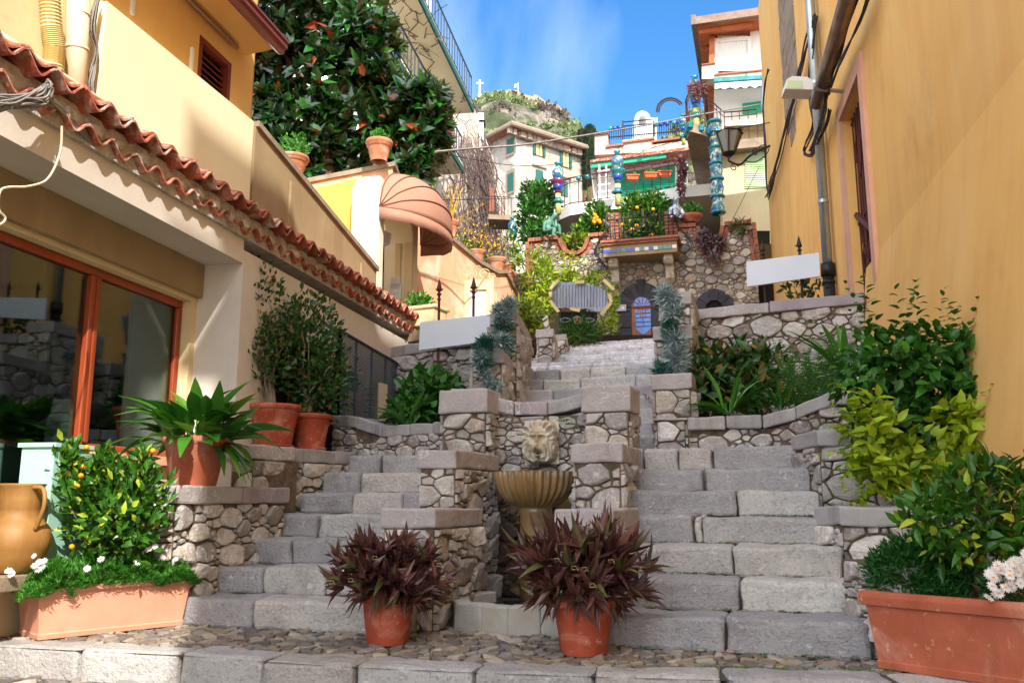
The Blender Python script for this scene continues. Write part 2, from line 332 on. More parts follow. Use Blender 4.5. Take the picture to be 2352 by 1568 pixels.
M['yflow']=leafm('yellow_blossom','#e8c020','#d8a818',rough=.6,tr=.3)
M['ston']=pm('pale_stone_masonry','#b0a89c','#948c80',sc=.35,bump=.6,bsc=3,bd=.1,rough=.9,speck=('#8f8578',1.8,.52,.62,.5),stain=('#e2dacc',.8,.5,.6,.4),vein=('#8a8072',1.3,.045,.8))
M['crz']=pm('pale_crazed_stonework','#cdbfae','#b0a08e',sc=1.5,bump=.6,bsc=6,bd=.05,rough=.9,vein=('#6a5c50',1.5,.05,.95),isl=.05)
M['lglass']=pm('smoky_lantern_glass','#8d8982','#7d7973',sc=2,bump=0,rough=.3)
def glassm(name,tint,rough=.02,mix=.75):
    m,t,N,L=NT(name); out=N.new('ShaderNodeOutputMaterial'); g=N.new('ShaderNodeBsdfGlossy'); tr=N.new('ShaderNodeBsdfTransparent'); mx=N.new('ShaderNodeMixShader')
    fr=N.new('ShaderNodeFresnel'); fr.inputs[0].default_value=1.55
    tr.inputs[0].default_value=C(tint); g.inputs['Roughness'].default_value=rough
    L.new(mrange(N,L,fr.outputs[0],0,1,.02,.6),mx.inputs[0]); L.new(tr.outputs[0],mx.inputs[1]); L.new(g.outputs[0],mx.inputs[2]); L.new(mx.outputs[0],out.inputs[0]); return m
M['glass']=glassm('clear_glass','#c8d4d0')
M['water']=glassm('water','#b8c0b8')
# ---------------------------------------------------------------- masonry
def clip(poly,nx,ny,c):
    out=[];n=len(poly)
    for i in range(n):
        a=poly[i];b=poly[(i+1)%n]; da=nx*a[0]+ny*a[1]-c; db=nx*b[0]+ny*b[1]-c
        if da<=0: out.append(a)
        if (da<0<db) or (db<0<da):
            t=da/(da-db); out.append((a[0]+(b[0]-a[0])*t,a[1]+(b[1]-a[1])*t))
    return out
def stones(b,W,H,fm,sz=.15,d=.04,seed=0,asp=1.5,big=.1,m=0,mask=None,gap=.007,old=False,facet=True,flat=.8):
    R=random.Random(seed); Wp=W/asp; pts=[]; cell={}; gs=sz
    tries=int(Wp*H/(sz*sz)*44)+30
    for k in range(tries):
        q=k/tries
        r=(sz*.5*R.uniform(.8,1.25) if q<big else sz*R.uniform(.16,.34)) if old else sz*.5*R.uniform(.75,1.3) if q<big else (sz*R.uniform(.18,.36) if q<big*2.2 else sz*R.uniform(.07,.2))
        x=R.uniform(0,Wp); y=R.uniform(0,H); cx,cy=int(x/gs),int(y/gs); ok=True
        for i in range(cx-2,cx+3):
            for j in range(cy-2,cy+3):
                for (a,c,r2) in cell.get((i,j),()):
                    if (a-x)**2+(c-y)**2<((r+r2)*.86)**2: ok=False;break
                if not ok: break
            if not ok: break
        if ok: cell.setdefault((cx,cy),[]).append((x,y,r)); pts.append((x,y,r))
    for (x,y,r) in pts:
        k=8; rr=r*2.0; a0=R.random()
        poly=[(x+rr*cos(2*pi*(i+a0)/k),y+rr*sin(2*pi*(i+a0)/k)) for i in range(k)]
        cx,cy=int(x/gs),int(y/gs)
        for i in range(cx-3,cx+4):
            for j in range(cy-3,cy+4):
                for (a,c,r2) in cell.get((i,j),()):
                    if a==x and c==y: continue
                    nx,ny=a-x,c-y
                    if nx*nx+ny*ny>(rr*2+r2*2)**2: continue
                    cc=(a*a+c*c-x*x-y*y+r*r-r2*r2)/2
                    poly=clip(poly,nx,ny,cc)
                    if len(poly)<3: break
        poly=clip(poly,1,0,Wp);poly=clip(poly,-1,0,0);poly=clip(poly,0,1,H);poly=clip(poly,0,-1,0)
        if len(poly)<3: continue
        poly=[(a*asp,c) for a,c in poly]
        gx=sum(a for a,c in poly)/len(poly); gy=sum(c for a,c in poly)/len(poly)
        if mask and not mask(gx,gy): continue
        # shrink by gap, chaikin
        q=[]
        for a,c in poly:
            dx,dy=a-gx,c-gy; l=math.hypot(dx,dy)
            if l<1e-6: continue
            s=max(.55,1-gap/l); q.append((gx+dx*s,gy+dy*s))
        n=len(q)
        if n<3: continue
        ch=[]
        for i in range(n):
            a=q[i];c=q[(i+1)%n]; ch+=[(a[0]*.91+c[0]*.09,a[1]*.91+c[1]*.09),(a[0]*.09+c[0]*.91,a[1]*.09+c[1]*.91)]
        tiny=r<sz*.16
        if tiny: ch=q
        n=len(ch); dd=d*R.uniform(.55,1.25)*(1 if r>sz*.3 else .7); tx,ty=R.uniform(-.3,.3),R.uniform(-.3,.3)
        vs=[]
        for sc,h in (((1,-.01),(.8,dd*.9)) if tiny else ((1,-.01),(.955,dd*.7),(.74,dd))):
            for (a,c) in ch:
                u=gx+(a-gx)*sc; v=gy+(c-gy)*sc
                hh=h+(tx*(u-gx)+ty*(v-gy))*(1 if h>0 else 0)+ (noise.noise(V((u*17+seed,v*17,h*9)))*dd*.55 if h>0 else 0)
                p,nn=fm(u,v); vs.append(p+nn*hh)
        p,nn=fm(gx,gy); vs.append(p+nn*dd*R.uniform(.9,1.15))
        fs=[]; rg=1 if tiny else 2
        for ring in range(rg):
            for i in range(n):
                j=(i+1)%n; fs.append((ring*n+i,ring*n+j,(ring+1)*n+j,(ring+1)*n+i))
        for i in range(n): fs.append((rg*n+i,rg*n+(i+1)%n,(rg+1)*n))
        b.add(vs,fs,m)
def planemap(O,U,Vv):
    O=V(O);U=V(U).normalized();Vv=V(Vv).normalized();N=U.cross(Vv).normalized()
    return lambda u,v:(O+U*u+Vv*v,N)
def xy(p,z): return V((p[0],p[1],z))
Z=V((0,0,1))
def rwall(name,label,cat,p0,p1,z0,z1,th=.3,sz=.16,d=.035,seed=0,ends='lr',par=None,mat='rub',mm='mort',group=None,back=False,big=.09,asp=1.5,cope=None,coph=.12,copover=.035,copm='cop',mask=None,copl=.6):
    """rubble wall, z1 a number or function of t"""
    zf=z1 if callable(z1) else (lambda t:z1)
    root=par or thing(name,label,cat,group,loc=xy(p0,z0))
    p0=V((p0[0],p0[1],0));p1=V((p1[0],p1[1],0)); d0=(p1-p0);L=d0.length;U=d0.normalized(); n=V((U.y,-U.x,0)); bk=-n*th
    b=B(); K=12 if callable(z1) else 1
    for i in range(K):
        t0,t1=i/K,(i+1)/K
        a=p0+d0*t0; c=p0+d0*t1
        b.prism([xy(a,z0),xy(c,z0),xy(c,zf(t1)),xy(a,zf(t0))],bk,1)
    zm=max(zf(i/10) for i in range(11))
    def mk(u,v): return v<zf(min(1,max(0,u/L)))-z0-.02 and (mask is None or mask(u,v))
    stones(b,L,zm-z0,planemap(xy(p0,z0),U,Z),sz,d,seed,mask=mk,big=big,asp=asp)
    if 'r' in ends: stones(b,th,zf(1)-z0,planemap(xy(p1,z0),-n,Z),sz,d,seed+1,big=big,asp=asp)
    if 'l' in ends: stones(b,th,zf(0)-z0,planemap(xy(p0-n*th,z0),n,Z),sz,d,seed+2,big=big,asp=asp)
    b.build('stonework' if not par else name,[M[mat],M[mm]],root)
    if cope: coping(root,p0-n*(-copover)-U*(copover if 'l' in ends else 0),p1+n*copover+U*(copover if 'r' in ends else 0),zf,coph,th+copover*2,copm,seed,copl)
    return root
def coping(root,p0,p1,zf,h,w,mat='cop',seed=0,bl=.6,name='coping'):
    R=random.Random(seed+77); p0=V((p0[0],p0[1],0));p1=V((p1[0],p1[1],0)); d=p1-p0;L=d.length;U=d.normalized();n=V((U.y,-U.x,0))
    if not callable(zf): z_=zf; zf=lambda t:z_
    b=B(); s=0; k=0; curved=abs(zf(0)-zf(.5))+abs(zf(1)-zf(.5))>.02
    step=.12 if curved else None
    while s<L-.01:
        l=R.uniform(.7,1.3)*bl if not curved else R.uniform(.28,.42)
        if s+l>L-.12: l=L-s
        a=p0+U*s; e=p0+U*(s+l-.006); za=zf(min(1,max(0,s/L))); ze=zf(min(1,max(0,(s+l)/L)))
        b.rbox(xy(a,za),xy(e,ze)-xy(a,za),-n*w,V((0,0,h)),.016,.05,.009,0,seed+k)
        s+=l; k+=1
    return b.build(name,M[mat],root)
def wallgrid(b,O,U,Vv,W,H,holes=(),dep=.15,m=0,mr=None,thick=0):
    holes=[tuple(h)+('',) if len(h)==4 else h for h in holes]
    O=V(O);U=V(U).normalized();Vv=V(Vv).normalized();N=U.cross(Vv)
    xs=sorted({0,W}|{h[0] for h in holes}|{h[1] for h in holes}); ys=sorted({0,H}|{h[2] for h in holes}|{h[3] for h in holes})
    for i in range(len(xs)-1):
        for j in range(len(ys)-1):
            cx=(xs[i]+xs[i+1])/2; cy=(ys[j]+ys[j+1])/2
            if any(h[0]<cx<h[1] and h[2]<cy<h[3] for h in holes): continue
            q=[(xs[i],ys[j]),(xs[i+1],ys[j]),(xs[i+1],ys[j+1]),(xs[i],ys[j+1])]
            b.add([O+U*a+Vv*c for a,c in q],[(0,1,2,3)],m)
    for h in holes:
        q=[O+U*h[0]+Vv*h[2],O+U*h[1]+Vv*h[2],O+U*h[1]+Vv*h[3],O+U*h[0]+Vv*h[3]]; r=[x-N*dep for x in q]
        b.add(q+r,[f for f,k in (((0,4,5,1),'b'),((1,5,6,2),'r'),((2,6,7,3),'t'),((3,7,4,0),'l')) if k not in h[4]],m if mr is None else mr)
    if thick:
        bk=-N*thick
        q=[O,O+U*W,O+U*W+Vv*H,O+Vv*H]; r=[x+bk for x in q]
        b.add(q+r,[(0,4,5,1),(1,5,6,2),(2,6,7,3),(3,7,4,0),(7,6,5,4)],m)
# ---------------------------------------------------------------- plants
def crown(b,c,R3,n,L,W,seed,m=0,inner=.35,up=.35,seg=0,bend=.3,clump=2.5,thr=-.15,ms=None,flat=0,zmin=-1):
    R=random.Random(seed); c=V(c); k=0; t=0
    while k<n and t<n*12:
        t+=1; d=rdir(R)
        if d.z<zmin: continue
        rr=inner+(1-inner)*R.random()**.6
        rr*=1+.22*noise.noise(d*2.2+V((seed,0,0)))
        q=V((d.x*R3[0],d.y*R3[1],d.z*R3[2]))*rr
        if noise.noise((c+q)*clump/max(R3)+V((0,seed*3.3,0)))<thr: continue
        p=c+q; dd=(d*.8+V((0,0,up))+rv(R,.7)).normalized(); nn=(d+V((0,0,.8))+rv(R,.5))
        mm=m if ms is None else R.choice(ms)
        l=L*R.uniform(.7,1.25); w=W*R.uniform(.8,1.2)
        if seg: b.leaf(p,dd,nn,l,w,seg,bend*R.uniform(.3,1.5),.25,mm)
        else: b.sl(p,dd,nn,l,w,mm)
        k+=1
def rosettes(b,c,R3,n,k,L,W,seed,ms=(0,),seg=3,inner=.7,zmin=-1,bend=.25,redm=None,tm=None):
    R=random.Random(seed); c=V(c)
    for i in range(n):
        for _ in range(20):
            d=rdir(R)
            if d.z>=zmin: break
        rr=(inner+(1-inner)*R.random())*(1+.2*noise.noise(d*2.5+V((seed,0,0))))
        p=c+V((d.x*R3[0],d.y*R3[1],d.z*R3[2]))*rr
        axis=(d+V((0,0,.4))+rv(R,.35)).normalized(); a=axis.orthogonal().normalized(); e=axis.cross(a); kk=k+R.randint(-2,2)
        for j in range(kk):
            g=2*pi*j*.382+R.uniform(-.3,.3); open_=R.uniform(.5,1.3)*(1-.5*(j/kk))
            dd=(axis*cos(open_)+(a*cos(g)+e*sin(g))*sin(open_)); nn=axis
            mm=R.choice(ms)
            if redm is not None and j>=kk-1 and R.random()<.22: mm=redm
            b.leaf(p,dd,nn,L*R.uniform(.75,1.15),W*R.uniform(.8,1.15),seg,bend*R.uniform(.2,1.6),.3,mm)
def limb(b,p,q,r0,r1,seed=0,k=5,wob=.08,m=0,n=6):
    R=random.Random(seed); p=V(p);q=V(q);L=(q-p).length; pts=[];rs=[]
    for i in range(k+1):
        t=i/k; w=rv(R,wob*L*sin(pi*t)); pts.append(p+(q-p)*t+w); rs.append(r0+(r1-r0)*t)
    b.tube(pts,rs,n,m); return pts
def stems(b,base,c,R3,n,r,seed,m=0,fork=.5):
    R=random.Random(seed); base=V(base);c=V(c)
    for i in range(n):
        d=rdir(R); q=c+V((d.x*R3[0],d.y*R3[1],abs(d.z)*R3[2]))*.8
        pts=limb(b,base+rv(R,r),q,r,r*.25,seed+i,5,.07,m,5)
        for j in range(2): limb(b,pts[2+j],pts[2+j]+V((R.uniform(-1,1)*R3[0],R.uniform(-1,1)*R3[1],R.uniform(.1,.8)*R3[2]))*.6,r*.5,r*.15,seed+j+9,4,.08,m,4)
def blades(b,c,n,L,W,seed,m=0,spread=1.2,bend=.6,r0=.06,seg=5,up0=.2,fold=.3):
    R=random.Random(seed); c=V(c)
    for i in range(n):
        g=R.uniform(0,2*pi); e=R.uniform(up0,spread)
        d=V((cos(g)*sin(e),sin(g)*sin(e),cos(e))); l=L*R.uniform(.65,1.1)
        b.leaf(c+V((cos(g),sin(g),0))*R.uniform(0,r0),d,(Z*1.2-V((cos(g),sin(g),0))*.6+rv(R,.2)),l,W*R.uniform(.8,1.2),seg,bend*R.uniform(.3,1.4)*(.4+sin(e)),fold,m,.7)
POTC={}
def potprof(rt,rb,h,rim=.035,lip=.05):
    return [(rb,0),(rb*1.02,h*.03),(rt*.93,h-lip*1.1),(rt*.94,h-lip),(rt*.98+rim*.3,h-lip*.9),(rt+rim*.3,h-lip*.2),(rt,h),(rt-.022,h),(rt-.035,h-.05),(rt-.05,h-.06),(.001,h-.06)]
def pot(par,c,rt,rb,h,mat='terra',prof=None,name='pot',soil=True,n=36,saucer=False):
    b=B(); b.lathe(c,prof or potprof(rt,rb,h),n,0,cap=False)
    if saucer: b.lathe(c,[(rb*.7,-.001),(rb*1.12,0),(rb*1.2,.025),(rb*1.15,.03),(rb*1.0,.012)],n,0,cap=False)
    o=b.build(name,M[mat],par,True)
    if soil:
        s=B(); s.lathe(V(c)+V((0,0,h-.075)),[(rt-.03,0),(rt*.5,.012),(.001,.015)],16,0,cap=False); s.build('soil',M['soil'],par)
    return o
def trough(par,O,U,Lh,Wd,H,mat,rim=.045,taper=.03,name='trough',m_in='soil'):
    O=V(O);U=V(U).normalized();n=V((-U.y,U.x,0)); b=B()
    def ring(z,e): return [O+U*(-e)+n*(-e)+Z*z,O+U*(Lh+e)+n*(-e)+Z*z,O+U*(Lh+e)+n*(Wd+e)+Z*z,O+U*(-e)+n*(Wd+e)+Z*z]
    rs=[ring(0,0),ring(H*.1,.008),ring(H*.105,.0),ring(H-rim,taper),ring(H-rim+.001,taper+.022),ring(H-rim*.4,taper+.03),ring(H-.004,taper+.026),ring(H,taper+.015),ring(H,taper-.02),ring(H-.06,taper-.03)]
    vs=[p for r in rs for p in r]; fs=[]
    for i in range(len(rs)-1):
        for j in range(4): k=(j+1)%4; fs.append((i*4+j,i*4+k,i*4+4+k,i*4+4+j))
    fs.append((3,2,1,0)); b.add(vs,fs); 
    o=b.build(name,M[mat],par)
    md=o.modifiers.new('bev','BEVEL'); md.width=.008; md.segments=3; md.limit_method='ANGLE'; md.angle_limit=.3
    s=B(); r=ring(H-.055,taper-.028); s.add(r,[(0,1,2,3)]); s.build('soil',M['soil'],par)
    return o
GZ=-.874
def G(x,Y,z=0.): return ((x-1176)/F*(Y*CP+z*SP),Y)
# ---------------------------------------------------------------- ground
def sheet(name,pts,z,mt,kind='structure',cat=None):
    b=B(); b.add([xy(p,z) for p in pts],[tuple(range(len(pts)))]); return b.build(name,M[mt],kind=kind)
curb=[(-4.6,6.0),(-3.3,5.68),(-2.6,5.5),(-1.95,5.35),(-1.4,5.14),(-.85,4.97),(-.2,4.82),(.43,4.71),(1.08,4.62),(1.9,4.52),(2.6,4.44),(3.6,4.3)]
def curbY(x):
    for a,c in zip(curb,curb[1:]):
        if a[0]<=x<=c[0]: return a[1]+(c[1]-a[1])*(x-a[0])/(c[0]-a[0])
    return curb[0][1] if x<0 else curb[-1][1]
gb=B(); gb.add([V((-400,-60,-1.15)),V((400,-60,-1.15)),V((400,60,-1.15)),V((-400,60,-1.15))],[(0,1,2,3)]); gb.build('ground',M['mortl'],kind='structure')
sb=B(); sb.add([V((-6,-12,-1.06)),V((8,-12,-1.06)),V((8,5.4,-1.06)),V((-6,6.2,-1.06))],[(0,1,2,3)],1)
stones(sb,5.2,1.6,lambda u,v:(V((-3.9+u,4.2+v,-1.064)),Z),.11,.018,5,1.1,.5,0,old=True,mask=lambda u,v:4.2+v<curbY(-3.9+u)-.02)
sb.build('cobbled_street',[M['cob'],M['cobm']],kind='structure')
lb=B(); lb.add([xy(p,GZ-.015) for p in curb]+[V((3.6,9,GZ-.015)),V((-4.6,9,GZ-.015))],[tuple(range(len(curb)+2))],1)
def lmask(u,v):
    X=-3.4+u; Y=4.6+v
    return curbY(X)+.24<Y<7.0-.3*X*.9
stones(lb,6.6,2.6,lambda u,v:(V((-3.4+u,4.6+v,GZ-.016)),Z),.082,.016,6,1.25,.4,0,old=True,mask=lmask,gap=.006)
lb.build('cobbled_landing',[M['cob'],M['cobm']],kind='structure')
R=random.Random(4)
kb=B(); k=0
for a,c in zip(curb,curb[1:]):
    a=V((a[0],a[1],0));c=V((c[0],c[1],0)); d=c-a; U=d.normalized(); n=V((-U.y,U.x,0))
    kb.rbox(xy(a,-1.12),d-U*.012,n*R.uniform(.24,.28),V((0,0,-GZ*-1+1.12+R.uniform(-.004,.006))),.03,.05,.011,0,k); k+=1
kb.build('stone_kerb',M['step'],kind='structure')
# ---------------------------------------------------------------- stairs
def lerp(a,b,t): return a+(b-a)*t
def flight(name,label,steps,joints,mats,seed):
    """steps: list of (L(x,y),R(x,y),ztop,rise,tread)"""
    root=thing(name,label,'stairs',loc=xy(steps[0][0],steps[0][2])); R=random.Random(seed)
    for i,(L_,R_,z,r,t) in enumerate(steps):
        L_=V((L_[0],L_[1],0));R_=V((R_[0],R_[1],0)); d=R_-L_; W=d.length; U=d.normalized(); n=V((-U.y,U.x,0))
        js=joints[i] if joints and i<len(joints) and joints[i] else None
        if js is None:
            js=[];s=R.uniform(.3,.7)
            while s<W-.25: js.append(s/W); s+=R.uniform(.4,.95)
        js=[0]+list(js)+[1]; b=B()
        for j in range(len(js)-1):
            s0,s1=js[j]*W+.006,js[j+1]*W-.006; dz=R.uniform(-.006,.006); df=R.uniform(-.015,.02)
            b.rbox(xy(L_+U*s0+n*df,z-r-.012),U*(s1-s0),n*(t+.10),V((0,0,r+.012+dz)),.026,.05 if i<8 else .12,.014 if mats[i]=='step' else .006,0,seed+i*7+j)
        b.add([xy(L_+n*.08,z-.03),xy(R_+n*.08,z-.03),xy(R_+n*.08,z-r-.1),xy(L_+n*.08,z-r-.1)],[(0,3,2,1)],1)
        b.build('step',[M[mats[i]],M['mort']],root)
    return root
RF=[];LFt=[]
for i in range(7):
    t=i/6; z=-.684+.19*i
    RF.append(((lerp(.52,1.05,t),lerp(5.585,7.9,t)),(lerp(2.02,2.47,t),lerp(5.10,7.45,t)),z,.19,.39 if i<6 else 1.1))
    LFt.append(((lerp(-2.47,-1.72,t),lerp(6.56,8.98,t)),(lerp(-.70,-.72,t),lerp(6.02,8.62,t)),z,.19,.41 if i<6 else .9))
jr=[[.49],[.04,.56],[.04,.55],[.38,.42],[.6],[.44],[.09,.3,.5]]
flight('stone_staircase','grey stone stairs on the right of the lion fountain, with wide blocks',RF,jr,['step']*7,11)
flight('stone_staircase','narrower grey stone stairs on the left of the lion fountain',LFt,None,['step']*7,23)
UF=[];z=.456;Y=8.3
def XR(Y): return 1.4+.165*(Y-8.7)
for i in range(19):
    if i<7: z+=.19; Y=[8.7,9.19,9.7,10.15,10.6,11.0,11.4][i]; r=.19;t=.42
    else: z+=.18; Y+=.79; r=.18;t=.82
    xr=XR(Y)+.12; YL=Y+.55
    xl=-.07+.113*(YL-9.2)-.25
    UF.append(((xl,Y+.36*(xr-xl)),(xr,Y),z,r,t))
US=flight('stone_staircase','upper stone stairs climbing to the arched door, white speckled near the top',UF,None,['copg','cop','step','copg','cop','step','step']+['speck']*12,37)
# scribbled graffiti on one upper step
(gl,gr,gz,_,_)=UF[3]
gd=(gr[0]-gl[0],gr[1]-gl[1])
def GH(x,y):
    p=hit(x,y,(gl[0],gl[1]-.03,0),gd); return p
b=B()
for st in (((1478,903),(1484,909),(1479,912)),((1484,906),(1484,918)),((1488,918),(1492,904),(1496,918)),((1489,913),(1496,912)),((1498,917),(1503,905),(1505,917)),((1499,912),(1508,908)),((1492,924),(1500,920),(1508,922))):
    b.tube([GH(x,y) for x,y in st],.0045,4)
b.build('graffiti',M['blk'],US)
# ---------------------------------------------------------------- fountain
def pier(x0,Y0,x1,Y1,ztop,th,coph,seed,root,z0=GZ,w=.03,sz=.2,mat='rub'):
    p0=G(x0,Y0,ztop);p1=G(x1,Y1,ztop)
    rwall('stonework',None,None,p0,p1,z0,ztop-coph,th,sz,.04,seed,par=root,mat=mat)
    U=(V((p1[0],p1[1],0))-V((p0[0],p0[1],0))).normalized(); n=V((U.y,-U.x,0))
    coping(root,V((p0[0],p0[1],0))+n*w-U*w,V((p1[0],p1[1],0))+n*w+U*w,ztop-coph,coph,th+w*1.5,'cop',seed,.9)
rt=thing('stepped_parapet','stepped stone parapet with mauve capstones between the left stairs and the fountain','parapet',loc=xy(G(960,6.2),GZ))
pier(884,6.3,998,6.17,-.055,.85,.135,101,rt)
pier(968,7.2,1046,7.1,.41,.95,.15,102,rt)
rt=thing('stepped_parapet','stepped stone parapet with mauve capstones between the fountain and the right stairs','parapet',loc=xy(G(1360,5.9),GZ))
pier(1286,5.98,1402,5.87,-.055,.9,.14,103,rt)
pier(1320,6.9,1424,6.8,.445,1.0,.15,104,rt)
rt=thing('fountain_wall','rubble wall with a dipping capstone course carrying the lion head','wall',loc=xy(G(1230,8.3),GZ))
pier(1018,8.36,1116,8.22,1.05,.35,.23,105,rt,w=.035)
pier(1344,7.98,1442,7.84,1.03,.35,.24,106,rt,w=.035)
pa=G(1108,8.55,.5);pb=G(1350,8.2,.5)
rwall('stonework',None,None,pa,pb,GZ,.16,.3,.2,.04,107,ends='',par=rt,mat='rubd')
rwall('stonework',None,None,pa,pb,.16,.8,.3,.15,.035,108,ends='',par=rt,mat='rub')
coping(rt,V((pa[0],pa[1]-.03,0)),V((pb[0],pb[1]-.03,0)),lambda t:.8+.09*(abs(2*t-1.06)**2.2),.135,.36,'cop',109,.4)
fo=thing('wall_fountain','fluted ochre stone basin on a column, fed by a carved lion head','fountain',loc=V((.2,7.6,GZ)))
# lion mask relief
def lion():
    b=B(); nx,ny=76,92; cx,cy=P(1240,1014,8.16).x,8.16; zc=P(1240,1014,8.16).z; W,H=.165,.205
    U=V((cos(rad(16)),-sin(rad(16)),0)); N=V((-sin(rad(16)),-cos(rad(16)),0))
    g=lambda x,y,a,b_,sx,sy:math.exp(-((x-a)/sx)**2-((y-b_)/sy)**2)
    idx={}; vs=[];fs=[]
    def h(x,y):
        r=math.hypot(x/.60,(y-.02)/.72); a=math.atan2(y-.05,x)
        edge=max(0,1-(abs(x)**3.2+abs(y)**3.2+.16*noise.noise(V((a*4,0,1)))))
        man=min(1,max(0,(r-.86)/.22)); man=man*man*(3-2*man)
        nz=noise.noise(V((x*2.5,y*2.5,2)))
        side=min(1,max(0,(.45-y)/.6))
        st=(1-side)*sin(a*19+3*nz)+side*sin(x*26+2.4*sin(y*6+x*4)+3*nz)
        st=st*.5+.4*noise.noise(V((x*9,y*5,5)))
        hh=.50*min(1,edge*3)**.5+man*(.22*st+.10)*min(1,edge*4)
        f=1-man
        hh+=f*(.16+.10*math.cos(min(1.5,abs(x)*2)))
        hh+=.20*g(x,y,0,.42,.34,.16)
        hh+=.30*g(x,y,0,-.02,.10,.30)+.26*g(x,y,0,-.25,.15,.11)+.20*g(x,y,0,-.33,.26,.14)
        for s in(-1,1):
            hh+=.16*g(x,y,s*.25,.27,.15,.055)-.30*g(x,y,s*.25,.13,.13,.07)+.20*g(x,y,s*.25,.12,.08,.04)-.08*g(x,y,s*.25,.10,.03,.02)
            hh+=.14*g(x,y,s*.38,-.12,.14,.14)+.14*g(x,y,s*.14,-.38,.11,.09)-.10*g(x,y,s*.07,-.27,.03,.025)
            hh+=.18*g(x,y,s*.66,.62,.12,.12)-.14*g(x,y,s*.64,.60,.05,.06)
        hh-=.60*g(x,y,0,-.53,.17,.055); hh+=.20*g(x,y,0,-.66,.16,.06)
        return hh if edge>0 else -.3, edge
    for j in range(ny+1):
        for i in range(nx+1):
            x=-1+2*i/nx; y=-1+2*j/ny; hh,e=h(x,y)
            vs.append(V((cx,cy,zc))+U*(x*W)+Z*(y*H)+N*(hh*.16-.02))
    for j in range(ny):
        for i in range(nx): a=j*(nx+1)+i; fs.append((a,a+1,a+nx+2,a+nx+1))
    b.add(vs,fs); b.build('lion_head',M['lime'],fo,True)
    return V((cx,cy,zc))+N*.09+Z*(-.105)
mouth=lion()
bc=V((.2,7.62,0))
b=B(); prof=[(.14,-.06),(.16,-.045),(.22,-.02),(.275,.025),(.312,.075),(.335,.13),(.346,.18),(.352,.222),(.348,.245)]
b.lathe(bc,prof,192,0,32,.10,cap=False); b.lathe(bc,[(.348,.243),(.325,.25),(.305,.235),(.28,.16),(.2,.09),(.001,.08)],84,0,cap=False); b.build('basin',M['bas'],fo,True)
b=B(); b.lathe(bc,[(.135,-.86),(.137,-.5),(.132,-.12),(.142,-.1),(.138,-.06),(.125,-.045)],48); b.build('column',M['bas'],fo,True)
b=B(); b.lathe(bc,[(.3,.205),(.001,.206)],48,cap=False); b.build('water',M['water'],fo,True)
b=B(); b.tube([mouth+V((0,.03,.015)),mouth+V((.0,-.015,.0)),mouth+V((.003,-.035,-.06)),V((mouth.x+.002,mouth.y-.045,.21))],[.005,.006,.005,.007],8)
b.tube([mouth+V((.015,.0,.0)),mouth+V((.012,-.03,-.05)),V((mouth.x+.02,mouth.y-.04,.21))],[.003,.003,.002],6); b.build('water_jet',M['water'],fo,True)
po=thing('fountain_pool','octagonal pale stone pool rim at the foot of the fountain column','pool',loc=V((.1,6.62,GZ)))
b=B(); pc=V((.12,6.62,0)); n8=8
for i in range(n8):
    g0=rad(22.5+45*i+16-8);g1=g0+rad(45)
    o0=pc+V((cos(g0),sin(g0),0))*.60;o1=pc+V((cos(g1),sin(g1),0))*.60;i0=pc+V((cos(g0),sin(g0),0))*.47;i1=pc+V((cos(g1),sin(g1),0))*.47
    if pc.y+.35<(o0.y+o1.y)/2: continue
    nseg=2
    for s in range(nseg):
        a0=o0.lerp(o1,s/nseg);a1=o0.lerp(o1,(s+1)/nseg-.01); c0=i0.lerp(i1,s/nseg);c1=i0.lerp(i1,(s+1)/nseg-.01)
        b.rbox(xy(a0,GZ-.03),a1-a0,(c0-a0)*1.0,V((0,0,.21)),.014,.05,.004,0,i*3+s)
b.build('rim',M['poolst'],po)
b=B(); b.lathe(pc,[(.5,GZ+.105),(.001,GZ+.106)],24,cap=False); b.build('water',M['water'],po); b=B(); b.lathe(pc,[(.5,GZ+.01),(.001,GZ+.011)],24,cap=False); b.build('pool_floor',M['rubd'],po)
# boulders beside the pool
b=B(); b.rbox(V((-.93,6.0,GZ-.02)),V((.2,-.03,0)),V((.03,.2,0)),V((0,0,.22)),.09,.04,.03,0,5)
tag(b.build('boulder',M['rub']),'rounded boulder between the left aloe pot and the pool','boulder')
# ---------------------------------------------------------------- left side parapets
rt=thing('low_wall','low rubble wall with grey capstone carrying the tall tapered terracotta pot','wall',loc=V((-2.6,6.2,GZ)))
rwall('stonework',None,None,(-2.44,6.42),(-1.99,7.72),GZ,-.02,.5,.17,.035,201,par=rt,ends='lr',big=.13)
coping(rt,(-2.41,6.36),(-1.94,7.76),-.02,.13,.72,'cop',202,.85)
rt=thing('low_wall','low rubble wall with capstone carrying the two round shrub pots','wall',loc=V((-2.2,8,GZ)))
rwall('stonework',None,None,(-2.95,8.28),(-2.3,7.80),GZ,.36,.5,.18,.04,203,par=rt,ends='',big=.1)
rwall('stonework',None,None,(-2.3,7.80),(-1.64,9.05),GZ,.36,.62,.18,.04,204,par=rt,ends='r',big=.1)
coping(rt,(-3.0,8.24),(-2.3,7.74),.36,.13,.5,'cop',205,.6)
coping(rt,(-2.3,7.74),(-1.60,9.05),.36,.13,.78,'copg',206,.6)
CLt=lambda t:.66+.15*(0.5+.5*cos(min(1,max(0,(t-.1)/.35))*pi))
rt=rwall('curved_planter_wall','rubble wall with a dipping grey capstone below the mesh cage','wall',(-1.95,9.52),(-.62,8.78),.3,CLt,.25,.15,.035,207,ends='l')
coping(rt,(-1.98,9.49),(-.6,8.73),CLt,.12,.34,'copg',208,.4)
CRt=lambda t:.65+.19*(.5-.5*cos(min(1,max(0,(t-.42)/.28))*pi))
